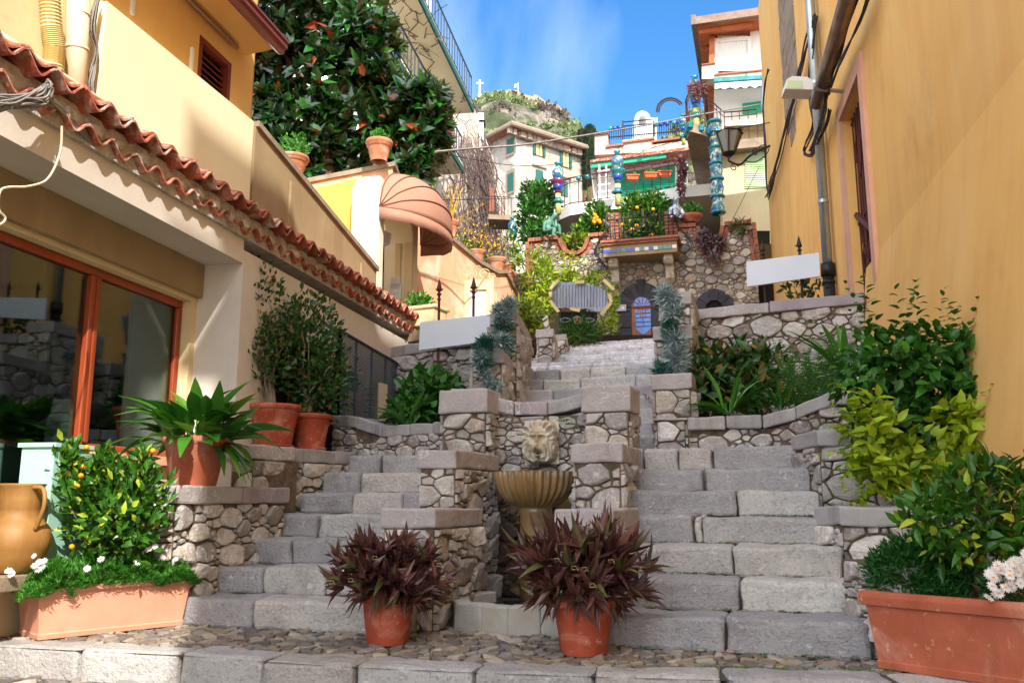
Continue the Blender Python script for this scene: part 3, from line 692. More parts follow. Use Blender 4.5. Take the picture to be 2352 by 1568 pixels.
rt=rwall('curved_planter_wall','rubble wall with a rising grey capstone at the top of the right stairs','wall',(1.66,8.22),(3.35,7.62),.3,CRt,.28,.16,.035,209,ends='')
coping(rt,(1.64,8.16),(3.37,7.56),CRt,.12,.36,'copg',210,.4)
# right flight outer parapet, stepped
def rpar(pts,z0,zt,label,seed,w=.42):
    rt=thing('stepped_parapet',label,'parapet',loc=xy(pts[0],z0))
    for i,(a,c) in enumerate(zip(pts,pts[1:])):
        rwall('stonework',None,None,a,c,z0,zt-.13,w,.19,.04,seed+i,ends='',par=rt)
        coping(rt,V((a[0],a[1],0))+V((-.03,-.04,0)),V((c[0],c[1],0))+V((0,-.04,0)),zt-.13,.13,w+.05,'copg',seed+i+5,.8)
    return rt
rpar([(2.42,7.55),(2.44,6.95),(3.25,6.55)],-.9,.555,'upper step of the rubble parapet right of the stairs, grey capstone',220)
rpar([(2.18,6.38),(2.22,5.98),(3.0,5.55)],-.9,-.035,'lower step of the rubble parapet right of the stairs, behind the citrus tree',230)
rt=rwall('stonework_wall','small rubble wall beside the lowest right steps','wall',(2.03,5.5),(2.1,4.85),-1.1,-.35,.5,.16,.04,240,ends='r')
# garden retaining walls at back
rt=rwall('garden_wall','tall rubble retaining wall with capstone right of the upper stairs','wall',G(1588,11.75,2),G(1990,10.75,2),.3,2.44,.5,.22,.04,250,ends='l',big=.13)
g0=G(1584,11.7,2);g1=G(1992,10.68,2); coping(rt,g0,g1,2.44,.145,.6,'cop',251,1.0)
rt=rwall('garden_wall','tall rubble retaining wall behind the left white signboard','wall',G(890,12.1,2),G(1130,10.9,2),.3,1.97,.5,.2,.04,252,ends='',big=.13)
g0=G(886,12.05,2);g1=G(1132,10.83,2); coping(rt,g0,g1,1.97,.145,.6,'copg',253,.8)
# upper stairs parapets (stepped)
def qpier(x0,x1,Y0,zt,th,z0,rt,seed,ch=.15,sl=.287,mat='rub'):
    a=G(x0,Y0,zt);c=G(x1,Y0,zt); c=(c[0],Y0-(c[0]-a[0])*sl)
    U=V((c[0]-a[0],c[1]-a[1],0)).normalized(); n=V((U.y,-U.x,0)); 
    rwall('stonework',None,None,a,c,z0,zt-ch,th,.22,.04,seed,par=rt,mat=mat,big=.13)
    coping(rt,V((a[0],a[1],0))+n*.035-U*.035,V((c[0],c[1],0))+n*.035+U*.035,zt-ch,ch,th+.06,'cop',seed+1,1.2)
rt=thing('stair_parapet','stepped rubble parapet with mauve capstones left of the upper stairs','parapet',loc=xy(G(1080,9),.3))
qpier(1042,1110,8.95,1.14,.75,.3,rt,260,.16,.12); qpier(1086,1152,9.6,1.66,.9,.3,rt,262,.16,.12); qpier(1132,1186,10.45,2.27,1.6,.3,rt,264,.16,.12)
qpier(1236,1268,13.9,2.74,1.6,1.3,rt,266,.14,.1); qpier(1272,1298,16.6,3.17,2.2,1.6,rt,268,.12,.1)
rt=thing('stair_parapet','stepped rubble parapet with mauve capstones right of the upper stairs','parapet',loc=xy(G(1540,9),.3))
qpier(1503,1580,8.85,1.27,1.0,.3,rt,270,.16); qpier(1507,1580,9.7,1.94,.95,.3,rt,272,.16); qpier(1517,1580,10.6,2.55,1.2,.3,rt,274,.16)
qpier(1508,1570,8.45,.78+.0,.4,.3,rt,276,.02)
sheet('garden_bed',[(-3.2,12.2),(-3.0,8.5),(-1.9,9.6),(-.6,8.9),(-.5,11.5)],.55,'soil')
sheet('garden_bed',[(1.75,12),(1.7,8.3),(3.3,7.7),(4.5,7.2),(4.6,11)],.6,'soil')
sheet('garden_bed',[(2.5,7.6),(2.5,6.9),(3.3,6.5),(4.5,6.6),(4.4,7.8),(3.3,7.8)],.3,'soil')
# ---------------------------------------------------------------- left shop building
FA=rad(11.5); FD=V((sin(FA),cos(FA),0)); FN=V((cos(FA),-sin(FA),0)); CA=V((-2.52,7.9,0))
def LP(s,o,z): return CA+FD*s+FN*o+Z*z
def lh(x,y,o=0):
    p=hit(x,y,CA+FN*o,FD); q=p-CA; return q.dot(FD),p.z
sb_=thing('shop_building','cream and white plastered shop with a big wood framed window under a tiled eave','building',loc=LP(0,-.5,GZ))
b=B(); sm,_=lh(217,600,-.57)
wallgrid(b,LP(-6.5,-.45,-1.1),FD,Z,6.5,3.3,[(.3,6.5+sm,.66,1.47,'t'),(.3,6.42,1.4701,2.93,'b')],.12)   # inner wall with window hole
b.build('shop_wall',M['cream'],sb_)
b=B()
b.box(LP(-.0,-.9,-1.1),FD*5.2,FN*.9,Z*3.42)           # pier and outer wall
b.box(LP(-6.5,-.9,2.19),FD*6.499,FN*.897,Z*.23)       # beam
b.build('outer_wall',M['pale'],sb_)
b=B(); b.box(LP(-6.5,-.46,1.87),FD*6.49,FN*.07,Z*.318); b.build('lintel',M['tan'],sb_)
b=B(); b.box(LP(sm+.05,-.50,.30),FD*(-sm-.1),FN*.12,Z*.075); b.build('sill',M['peach'],sb_)
b=B(); b.rbox(LP(-6.3,-.56,-.56),FD*(6.3+sm),FN*.42,Z*.10,.01,.3,.004); b.build('ledge',M['oldstone'],sb_)
# window
wf=B(); o0=-.57; z0,z1=.372,1.828; s0,s1=-5.49,-.085; fw=.07
sm,_=lh(217,600,o0)
def bar(a,b_,za,zb,dp=.06): wf.rbox(LP(a,o0-.03,za),FD*(b_-a),FN*dp,Z*(zb-za),.012,.5,0)
bar(sm+.056,s1,z0,z0+fw); bar(s0,sm-.056,-.45,-.45+fw); bar(s0,s1,z1-fw,z1); bar(s1-fw,s1,z0+fw,z1-fw); bar(sm-.055,sm-.004,-.45,z1-fw,.075); bar(sm+.004,sm+.055,z0+fw,z1-fw,.075); bar(s0,s0+fw,z0+fw,z1-fw)
win=wf.build('window',M['wood'],sb_)
g=B(); g.box(LP(s0+fw,o0-.01,-.45+fw),FD*(sm-.056-s0-fw),FN*.006,Z*(z1+.45-2*fw)); g.box(LP(sm+.056,o0-.01,z0+fw),FD*(s1-fw-sm-.056),FN*.006,Z*(z1-z0-2*fw)); g.build('pane',M['glass'],win)
b=B() # room behind
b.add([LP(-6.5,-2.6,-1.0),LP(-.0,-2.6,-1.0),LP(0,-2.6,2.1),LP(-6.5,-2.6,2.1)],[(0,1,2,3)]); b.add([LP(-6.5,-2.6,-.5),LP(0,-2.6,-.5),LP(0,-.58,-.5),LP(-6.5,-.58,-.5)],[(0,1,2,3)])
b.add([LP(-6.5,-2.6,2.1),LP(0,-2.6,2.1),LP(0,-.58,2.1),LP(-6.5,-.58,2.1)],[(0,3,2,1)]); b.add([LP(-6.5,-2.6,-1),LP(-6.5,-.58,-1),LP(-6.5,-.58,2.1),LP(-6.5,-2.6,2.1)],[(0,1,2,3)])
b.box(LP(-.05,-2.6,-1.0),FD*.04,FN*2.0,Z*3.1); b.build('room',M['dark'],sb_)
b=B(); b.box(LP(-.16,-1.0,-.4),FD*.10,FN*.38,Z*2.2); b.build('reveal',M['mint'],sb_)
b=B(); b.box(LP(-.9,-1.35,.26),FD*.05,FN*.04,Z*1.8); b.box(LP(-.9,-1.35,1.5),FD*.85,FN*.03,Z*.05)
for k in range(7): b.box(LP(-1.3,-1.2,.40+k*.045),FD*.9,FN*.02,Z*.02)
b.build('blind',M['fence'],sb_)
# tiled eave: two rows of barrel tiles with mortar
def tiles(par,s0,s1,o0,o1,z,per,amp,name,ph=0,th=.018,drop=0,seed=1,jit=.012):
    b=B(); R=random.Random(seed); n=int((s1-s0)/per)
    for i in range(n):
        a=s0+i*per; K=10; dj=R.uniform(-jit,jit); dz=R.uniform(-jit*.5,jit*.5)
        vs=[]
        for oo,zz in ((o0,drop),(o1+dj,0)):
            for ts in (0,th):
                for k in range(K+1):
                    t=k/K; h=amp*cos(2*pi*t+ph); tt=(1,0)[ts==0]
                    vs.append(LP(a+per*t*1.0,oo,z+zz+dz+h+ts))
        fs=[];k1=K+1
        for k in range(K):
            fs+= [(k,k+1,k1*2+k+1,k1*2+k),(k1+k,k1*3+k,k1*3+k+1,k1+k+1),(2*k1+k,2*k1+k+1,3*k1+k+1,3*k1+k)]
        fs.append((0,2*k1,3*k1,k1)); fs.append((K,k1+K,3*k1+K,2*k1+K))
        b.add(vs,fs)
    return b.build(name,M['tile'],par)
eave=thing('tiled_eave','double row of wavy terracotta eave tiles bedded in white mortar above the shop window','tiled eave',loc=LP(-2,0,2.42))
S0,S1=-5.2,5.15
tiles(eave,S0,S1,-.1,.085,2.485,.262,.045,'lower_tile_row',seed=3,th=.016)
tiles(eave,S0+.1,S1,-.1,.165,2.665,.262,.05,'upper_tile_row',seed=5,th=.016)
tiles(eave,S0+.1,S1,-.85,.15,2.70,.262,.03,'top_tile_row',seed=7,drop=.22)
b=B()
R=random.Random(9)
for i in range(40):
    a=S0+i*.262
    if a>S1-.2: break
    b.rbox(LP(a+.045,-.1,2.50),FD*R.uniform(.09,.15),FN*(.185+R.uniform(-.03,.01)),Z*.075,.02,.04,.014,0,i)
b.box(LP(S0,-.1,2.42),FD*(S1-S0),FN*.135,Z*.225); b.box(LP(S0,-.95,2.42),FD*(S1-S0),FN*.85,Z*.24)
b.build('mortar_bed',M['mortw'],eave)
# small dark opening right of the pier, behind the shrubs
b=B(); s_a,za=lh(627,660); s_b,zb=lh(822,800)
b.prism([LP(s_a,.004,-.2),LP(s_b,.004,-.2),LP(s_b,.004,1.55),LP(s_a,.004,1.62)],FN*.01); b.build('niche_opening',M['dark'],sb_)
# ---------------------------------------------------------------- upper yellow house above the shop
uo=-.80
s_c,_=lh(580,230,uo); 
up=thing('yellow_house','warm yellow upper house with a maroon gutter and louvred window','house',loc=LP(s_c,uo-1,2.6))
sa,zt=lh(458,100,uo); sb2,_=lh(528,200,uo)
_,zb2=lh(493,215,uo); _,zw1=lh(458,72,uo); 
b=B(); H=3.6; bot=2.6
wz0=3.55; wz1=zw1-.03
s_l,_=lh(215,100,uo)
wallgrid(b,LP(s_l,uo,bot),FD,Z,s_c-s_l,H,[(sa-s_l,sb2-s_l,wz0-bot,wz1-bot)],.12)
b.box(LP(s_c-.001,uo,bot),-FN*4,-FD*.02,Z*H)
b.build('house_wall',M['yel'],up)
b=B(); b.box(LP(-8,uo-.2,bot),FD*(s_l+8),FN*.25,Z*4.2); b.build('cream_wall',M['cream'],up)
wfr=B(); dz=wz1-wz0; ds=sb2-sa
for (a,c,e,f) in ((0,ds,0,.06),(0,ds,dz-.06,dz),(0,.06,.06,dz-.06),(ds-.06,ds,.06,dz-.06)): wfr.box(LP(sa+a,uo-.1,wz0+e),FD*(c-a),FN*.105,Z*(f-e))
wn=wfr.build('window',M['woodd'],up)
l=B(); n=16
for i in range(n):
    z=wz0+.07+(dz-.14)*i/n; l.box(LP(sa+.06,uo-.09,z),FD*(ds-.12),FN*.05+Z*-.03,Z*.012)
l.build('louvres',M['woodd'],wn); l=B(); l.box(LP(sa+.05,uo-.12,wz0+.05),FD*(ds-.1),FN*.02,Z*(dz-.1)); l.build('backing',M['dark'],wn)
# eave: soffit, gutter
go=uo+.42; sg,zg=lh(638,128,go)
b=B(); b.prism([LP(-9,uo-.1,zg+.03),LP(-9,go-.02,zg+.09),LP(-9,go-.02,zg+.15),LP(-9,uo-.1,zg+.4)],FD*(sg+9)); b.build('soffit',M['yel'],up)
b=B(); pr=[(0,0),(.05,-.035),(.10,-.03),(.105,.02),(.135,.03),(.135,.085),(.155,.09),(.155,.115),(0,.115)]
b.prism([LP(-9,go-.03+a,zg+.05+c) for a,c in pr],FD*(sg+9.02)); b.build('gutter',M['gut'],up)
b=B(); b.tube([LP(-9,uo+.06,zg+.0),LP(sg-.25,uo+.06,zg+.0)],.022,8)
b.build('pipe',M['cop_p'],up)
# blank pale panel
pn=thing('wall_panel','large blank pale yellow panel box fixed on the yellow house above the tiles','panel',loc=LP(0,uo+.1,3.5))
p0_=hit(246,3,LP(0,uo+.16,0),FD); p1_=hit(583,279,LP(0,uo+.16,0),FD); q0_=hit(226,246,LP(0,uo+.16,0),FD); q1_=hit(572.6,464,LP(0,uo+.16,0),FD)
s0p=(p0_-CA).dot(FD); s1p=(p1_-CA).dot(FD); zt0=(p0_.z+p1_.z)/2; zb0=(q0_.z+q1_.z)/2
b=B(); b.prism([LP(s0p,uo+.01,q0_.z),LP(s1p,uo+.01,q1_.z),LP(s1p,uo+.01,p1_.z),LP(s0p,uo+.01,p0_.z)],FN*.15); b.build('panel_box',M['panel'],pn)
b=B()
for x,y0,y1 in ((438,110,160),(302,-10,35)):
    a=hit(x,y0,LP(0,uo,0),FD); c=hit(x-3,y1,LP(0,uo,0),FD); b.box(LP((a-CA).dot(FD)-.012,uo+.002,c.z),FD*.035,FN*.03,Z*(a.z-c.z))
b.build('bracket',M['white'],pn)
# pipes and cables on the left
def LT(x,y,o): return hit(x,y,LP(0,o,0),FD)
d_=B(); pts=[LT(x,y,uo+.14) for x,y in ((112,-30),(118,60),(126,110),(122,150),(124,235))]
pp=[];rr=[]
for i in range(len(pts)-1):
    for k in range(22):
        t=k/22; pp.append(pts[i].lerp(pts[i+1],t)); rr.append(.075+(.005 if k%2 else -.004))
d_.tube(pp,rr,14); tag(d_.build('ribbed_duct',M['duct']),'ribbed cream flexible duct on the upper left wall','duct')
d_=B(); d_.tube([LT(182,-40,uo+.15),LT(172,250,uo+.15)],.085,18); d_.tube([LT(181,30,uo+.15),LT(180.6,37,uo+.15)],.09,18); d_.tube([LT(177,110,uo+.15),LT(176.7,117,uo+.15)],.09,18)
tag(d_.build('drain_pipe',M['pvc'],smooth=True),'thick smooth cream drain pipe beside the ribbed duct','pipe')
d_=B(); d_.tube([LT(-60,40,uo+.42),LT(232,232,uo+.42),LT(238,240,uo+.38),LT(232,250,uo+.25),LT(212,258,uo+.2),LT(213,268,uo+.2),LT(572,480,uo+.2),LT(580,488,uo+.18),LT(580,500,uo+.15)],.024,10)
tag(d_.build('thin_pipe',M['pvc'],smooth=True),'thin beige pipe running under the blank panel','pipe')
def catn(pts,n=6,wob=.0,seed=0):
    R=random.Random(seed); out=[]
    pts=[V(p) for p in pts]; k=len(pts)
    for i in range(k-1):
        p0=pts[max(i-1,0)];p1=pts[i];p2=pts[i+1];p3=pts[min(i+2,k-1)]
        for j in range(n):
            t=j/n; out.append(.5*((2*p1)+(p2-p0)*t+(2*p0-5*p1+4*p2-p3)*t*t+(3*p1-p0-3*p2+p3)*t**3)+rv(R,wob))
    out.append(pts[-1]); return out
ct_=thing('cable_tangle','tangle of grey cables lying on the left roof tiles and hanging down the wall','cables',loc=LT(100,210,.1)); R=random.Random(31)
def cabl(pts,r=.0072):
    cb=B(); cb.tube(pts,r,5); cb.build('cable',M['cable'],ct_)
for i in range(7):
    dx=R.uniform(-8,8); cabl(catn([LT(x+dx*(1 if j%2 else .4),y,uo+.16+R.uniform(0,.05)) for j,(x,y) in enumerate(((228,-20),(212,60),(222,120),(206,190),(214,235),(190,262)))]))
for i in range(9):
    a=R.uniform(-14,14); cabl(catn([LT(x+R.uniform(-9,9),y+a+R.uniform(-8,8),.1+R.uniform(0,.12)) for x,y in ((-20,222),(40,226),(95,205),(118,190),(104,225),(60,232),(-10,245))]))
for i in range(5):
    cabl(catn([LT(x+R.uniform(-6,6),y+R.uniform(-7,7),.12-j*.03) for j,(x,y) in enumerate(((95,218),(140,250),(185,300),(212,330)))]))
for i in range(5):
    cc=LT(256,335,-.45); cabl([cc+V((cos(g*.5)*.02,sin(g*.5)*.045+R.uniform(0,.01)*i,cos(g*.5)*.10+sin(g)*.02)) for g in [k*.8 for k in range(17)]],.006)
cb=B(); cb.tube(catn([LT(x,y,.2) for x,y in ((142,290),(138,350),(110,410),(65,428),(20,430),(0,440),(-3,480),(12,500),(6,512),(-10,520))]),.007,6)
tag(cb.build('hanging_wire',M['pvc']),'single pale wire looping down from the tiles over the shop beam','cable')
# grey translucent cowl at end of pipe
b=B(); b.lathe(LT(605,520,-.3),[(.2,0),(.17,.05),(.1,.09),(.02,.12)],20); tag(b.build('vent_cowl',M['white']),'white domed vent cowl on the roof tiles','vent')
# ---------------------------------------------------------------- tan terrace wall
tw=thing('terrace_wall','tan plastered terrace wall descending beside the tiled roof, with a stone capping','wall',loc=LP(3,-.6,2.4))
TA=P(578,470,9.35);TA=V((TA.x,TA.y,0)); TB=P(862,740,13.0);TB=V((TB.x,TB.y,0)); td=(TB-TA); tU=td.normalized(); tn=V((tU.y,-tU.x,0))
def TH(x,y): return hit(x,y,TA,td)
ztA=TH(583,287).z; ztB=TH(852,615).z
b=B(); b.prism([xy(TA,2.3),xy(TB,2.0),xy(TB,ztB),xy(TA,ztA)],-tn*.3); b.build('wall_body',M['tan'],tw)
b=B(); b.prism([xy(TA,ztA+.002)+tn*.04,xy(TB,ztB+.002)+tn*.04,xy(TB,ztB+.07)+tn*.04,xy(TA,ztA+.07)+tn*.04],-tn*.4); b.build('capping',M['oldstone'],tw)
b=B()
for x0,x1,yt in ((666,676,412),(828,834,600)):
    a=TH(x0,yt);c=TH(x1,yt); b.box(xy(a,2.0)+tn*.0,xy(c,2.0)-xy(a,2.0),tn*.025,Z*(a.z-2.0-.02))
for x0,x1,o_ in ((680,826,.012),(836,848,.012)):
    a=TH(x0,600);c=TH(x1,600); 
    for z_a,z_b in ((2.35,2.38),):
        b.box(xy(a,z_a),xy(c,z_a)-xy(a,z_a),tn*o_,Z*.03)
b.build('pilaster',M['tan'],tw)
b=B(); a=TH(862,600); b.box(xy(a,2.4),tU*.004,tn*.004,Z*.9)
b.build('seam',M['tan'],tw)
# ---------------------------------------------------------------- arched entrance with dome awning
EA=V(P(868,600,13.4)); EA.z=0
def EP(s,o,z): return EA+FD*s+FN*o+Z*z
en=thing('entrance_portal','cream plastered portal block with rounded shoulder left of the pink wall','portal',loc=EP(0,-.3,2))
def eh(x,y,o=0):
    p=hit(x,y,EP(0,o,0),FD); q=p-EA; return q.dot(FD),p.z
_,zpt=eh(868,398); se,_=eh(945,600)
zpt=max(zpt,5.0)
b=B() # near jamb: front face wide about .5m, rounded at the top left
w_=.47; pts=[EP(0,0,2.0),EP(0,0,zpt)]+[EP(0,-w_+.22+.22*cos(g),zpt-.22+.22*sin(g)) for g in [rad(90+15*k) for k in range(7)]]+[EP(0,-w_,2.0)]
pts=[EP(0,0,2.0),EP(0,0,zpt),EP(0,-w_+.22,zpt)]+[EP(0,-w_+.22-.22*sin(g),zpt-.22+.22*cos(g)) for g in [rad(15*k) for k in range(1,7)]]+[EP(0,-w_,2.0)]
b.prism(pts,FD*.22); b.build('front_jamb',M['whitec'],en)
# arch panel along street with opening
s1_,s2_=.22,se; zs=4.55; rr_=(s2_-s1_)/2; mid=(s1_+s2_)/2; b=B()
arc=[(mid+rr_*cos(g),zs+min(.55,rr_)*sin(g)) for g in [pi-pi*k/14 for k in range(15)]]
b.prism([EP(s1_,0,zpt-.02)]+[EP(s,0,z) for s,z in arc[:8]]+[EP(mid,0,zpt-.02)],-FN*w_); b.prism([EP(mid,0,zpt-.02)]+[EP(s,0,z) for s,z in arc[7:]]+[EP(s2_,0,zpt-.02)],-FN*w_)
b.prism([EP(s2_,0,2.0),EP(s2_+.35,0,2.0),EP(s2_+.35,0,zpt-.02),EP(s2_,0,zpt-.02)],-FN*.9); b.build('arch_panel',M['whitec'],en)
b=B()
for k in range(3): b.prism([EP(s,0.0,z) for s,z in arc]+[EP(s,0.0,z) for s,z in [(mid+(rr_+.05)*cos(g),zs+(min(.55,rr_)+.05)*sin(g)) for g in [pi*kk/14 for kk in range(15)]]],FN*.03) if k==0 else None
b.box(EP(s2_-.05,-.12,2),FD*.05,FN*.15,Z*(zs-2)); b.box(EP(s2_-.03,-.3,2),FD*.03,FN*.1,Z*(zs-2)); b.build('moulding',M['cream'],en)
b=B(); b.box(EP(s2_+.36,-2.2,2),FD*.1,FN*1.9,Z*3.3); b.box(EP(s1_,-2.2,2),FD*3,FN*.1,Z*3.3)
b.build('porch_wall',M['cream'],en)
b=B(); 
for x,y0,y1,wd in ((908,633,662,.16),(908,655,692,.2)):
    pc_=P(x,(y0+y1)/2,14.9); b.box(pc_+V((-wd/2,-.02,-.12)),V((wd,0,0)),V((0,.05,0)),Z*(.2 if wd<.2 else .28))
b.build('intercom',M['signw'],en)
b=B(); b.tube([P(880,565,14.2),P(877,760,14.2)],.022,8); b.tube([P(880,575,14.2),P(868,600,14.2)],.015,6); tag(b.build('iron_gate_post',M['iron']),'dark iron gate post inside the arched entrance','gate post')
# lantern inside portal
b=B(); c_=P(880,550,14.3); b.lathe(c_,[(.03,.16),(.14,.1),(.12,-.08),(.02,-.12)],6); b.tube([c_+Z*.16,c_+Z*.4],.01,5); tag(b.build('porch_lantern',M['signw']),'small white lantern hanging in the arched entrance','lantern')
# dome awning
aw=thing('dome_awning','dusty pink quarter dome canvas awning over the entrance','awning',loc=EP(.2,0,4))
a0_=eh(862,468); sA=-.02; zA=4.42
zA=eh(864,468)[1]; b=B(); sB=se+.5; mids=(sA+sB)/2; hl=(sB-sA)/2
def dome(g,t,k=1.0): # g 0 (down/out) .. 90 up ; t along -1..1
    r=(max(0,1-abs(t)**2.2))**.5*.86*k
    return EP(mids+hl*t,max(.005,r*cos(g)),zA+r*sin(g)*1.0)
GN,TN=20,24; vs=[];fs=[]
for i in range(GN+1):
    for j in range(TN+1): vs.append(dome(rad(-8+98*i/GN),-1+2*j/TN))
for i in range(GN):
    for j in range(TN): a=i*(TN+1)+j; fs.append((a,a+1,a+TN+2,a+TN+1))
b.add(vs,fs); vs=[dome(rad(-8),-1+2*j/TN) for j in range(TN+1)]; vs2=[v+V((0,0,-.2-.015*sin(j*2.4))) for j,v in enumerate(vs)]
b.add(vs+vs2,[(j,j+1,TN+2+j,TN+1+j) for j in range(TN)]); o=b.build('canvas',M['awn'],aw,True); md=o.modifiers.new('s','SOLIDIFY'); md.thickness=.008
b=B()
for g in (-8,16,40,64,86):
    b.tube([dome(rad(g),-1+2*j/TN,1.012) for j in range(TN+1)],.012,5)
b.build('rib',M['awnr'],aw,True)
# yellow wall strip and peach parapet behind the portal
b=B(); p_=P(690,420,13.6);q_=P(880,330,13.6)
a=P(640,600,13.9);c=P(812,600,13.75); a.z=c.z=0
zy=P(800,438,13.5).z; zp0=P(690,420,13.8).z; zp1=P(880,378,13.5).z
b.prism([xy(a,2),xy(c,2),xy(c,zy+.3),xy(a,zy+.05)],V((0,.2,0))); tag(b.build('yellow_wall',M['yelb']),'bright yellow wall between the tan wall and the cream portal','wall')
c=P(902,385,14.2);c.z=0;zp1=P(902,383,14.2).z
pk=thing('peach_parapet','peach plastered parapet with stone capping behind the awning, urn on its corner','wall',loc=(c.x,c.y,4))
e_=P(945,445,16.8); e_.z=0; zc=zp1+.0
a=P(690,420,13.9);a.z=0;zy=zpt-.1
b=B(); b.prism([xy(a,P(690,437,13.9).z),xy(c,P(902,420,14.2).z),xy(c,zc),xy(a,zp0)],V((.0,.3,0))); b.box(xy(c,zpt),V((e_.x-c.x,e_.y-c.y,0)),V((-.3,.05,0)),Z*(zc-zpt)); b.build('parapet_body',M['peach'],pk)
b=B(); b.prism([xy(a,zp0)+V((0,-.05,.002)),xy(c,zc)+V((.05,-.05,.002)),xy(c,zc)+V((.05,-.05,.08)),xy(a,zp0)+V((0,-.05,.08))],V((0,.4,0))); b.box(xy(c,zc+.004)+V((.05,0,0)),V((e_.x-c.x,e_.y-c.y,0)),V((-.4,.05,0)),Z*.078); b.build('capping',M['oldstone'],pk)
# pink wall beyond
pw=thing('pink_garden_wall','peach and cream plastered wall with stepped stone capping, urns on top','wall',loc=(-1.5,17,2))
wa=P(943,650,15.9);wb=P(1192,700,22.);wa.z=wb.z=0;wdv=wb-wa;wU=wdv.normalized();wn_=V((wU.y,-wU.x,0))
def WH(x,y,o=0): return hit(x,y,wa+wn_*o,wdv)
tops=[(943,455),(985,480),(1030,548),(1100,606),(1140,628),(1160,628),(1193,692)]
tp=[WH(x,y) for x,y in tops]
b=B(); b.prism([xy(wa,1.5)]+[xy(wb,1.5)]+tp[::-1],-wn_*.35); b.build('wall_body',M['peach'],pw)
b=B()
for p,q in zip(tp,tp[1:]): b.prism([p+wn_*.06,q+wn_*.06,q+wn_*.06+Z*.09,p+wn_*.06+Z*.09],-wn_*.5)
b.build('capping',M['oldstone'],pw)
b=B(); a=WH(1193,700); b.box(xy(a,3.0),wU*.3,wn_*.1,Z*(a.z-3.0)); b.build('end_pier',M['whitec'],pw)
# menu display case
mc=thing('display_case','cream framed notice case with a scroll iron crest in front of the pink wall','notice case',loc=WH(1098,700,.3))
def MH(x,y): return WH(x,y,.3)
tl=MH(1063,640);br=MH(1136,735); 
b=B(); cx_=MH(1098,690); U_=V((1,-.2,0)).normalized(); w2=.34; zt_=MH(1098,642).z; zb_=MH(1098,790).z
for (u0,u1,v0,v1) in ((-w2,-w2*.55,zb_,zt_),(w2*.55,w2,zb_,zt_),(-w2*.55,w2*.55,zt_-.22,zt_)): b.box(xy(cx_,v0)+U_*u0,U_*(u1-u0),V((.02,.1,0)),Z*(v1-v0))
b.build('frame',M['cream'],mc)
b=B(); b.box(xy(cx_,zb_)+U_*(-w2*.55)+V((.01,.05,0)),U_*(w2*1.1),V((0,.02,0)),Z*(zt_-.22-zb_)); b.build('paper',M['signw'],mc)
b=B()
for s in(-1,1):
    for k,(r0,cx2,cz) in enumerate(((.13,.13,.12),(.08,.30,.05))):
        b.tube([xy(cx_,zt_)+U_*(s*(cx2+r0*(1-t*.8)*cos(t*9)))+Z*(cz+r0*(1-t*.8)*sin(t*9)) for t in [q/26 for q in range(27)]],.009,5)
b.tube([xy(cx_,zt_)+U_*(-w2)+Z*.0,xy(cx_,zt_)+Z*.32,xy(cx_,zt_)+U_*w2],.009,5); b.build('iron_crest',M['cream'],mc)
# white signboards on spear posts
def sign(name,lab,pts,post,Y0,Y1,sp):
    t=thing(name,lab,'signboard',loc=P(pts[0][0],pts[3][1],Y0))
    q=[P(x,y,Y0 if i in(0,3) else Y1) for i,(x,y) in enumerate(pts)]
    b=B(); b.prism(q,V((.01,.04,0))); b.build('board',M['signw'],t)
    for (x0,y0,x1,y1) in post:
        f=(x0-pts[0][0])/(pts[1][0]-pts[0][0]); Y=Y0+(Y1-Y0)*f+.1
        a=P(x0,y0,Y);c=P(x1,y1,Y); c.x=a.x; c.y=a.y
        b=B(); b.tube([a-Z*.1,c],.017,8); b.lathe(a-Z*.14,[(.018,0),(.034,.02),(.018,.04),(.015,.05),(.036,.085),(.03,.12),(.004,.22)],8); b.lathe(a-Z*.2,[(.018,0),(.028,.015),(.018,.03)],8)
        for s in(-1,1): b.leaf(a-Z*.08,V((s*.8,0,.6)),V((0,-1,0)),.07,.03,3,.6)
        b.build('spear_post',M['ironb' if sp else 'iron'],t)
    return t
sign('blank_signboard','blank white signboard on two spear topped iron posts in front of the left retaining wall',[(965,740),(1125,722),(1126,783),(962,804)],[(1009,655,1003,935),(1088,650,1085,900)],10.9,10.5,1)
sign('blank_signboard','blank white signboard on two spear topped iron posts before the right yellow wall',[(1714,601),(1881,580),(1883,634),(1716,658)],[(1751,565,1756,720),(1835,555,1840,715)],11.5,11.15,0)
# mesh cage
cg=thing('mesh_cage','blue grey steel cage with expanded mesh panels around the air conditioning units','cage',loc=LP(2.2,.5,.6))
ca=P(705,850,9.9);ca.z=0; cbp=P(776,850,9.55);cbp.z=0; cc=P(914,860,12.0);cc.z=0; zt1=P(776,758,9.55).z; zb1=.55
zt2=P(914,862,12.0).z; zt2=zt1
b=B()
def fr(a,c,zt_a,zt_c,n):
    for i in range(n+1):
        t=i/n; p=a.lerp(c,t); zt=zt_a+(zt_c-zt_a)*t; w=.03 if i in(0,n) else .015
        b.box(xy(p,zb1)-V((w,w,0)),V((2*w,0,0)),V((0,2*w,0)),Z*(zt-zb1))
    for f in ((0,),(.5,),(1,)):
        f=f[0]; 
        if f==.5: continue
        b.tube([xy(a,zb1+(zt_a-zb1)*f),xy(c,zb1+(zt_c-zb1)*f)],.025,4)
fr(ca,cbp,zt1,zt1,1); fr(cbp,cc,zt1,zt2,4); b.build('frame',M['fence'],cg)
b=B()
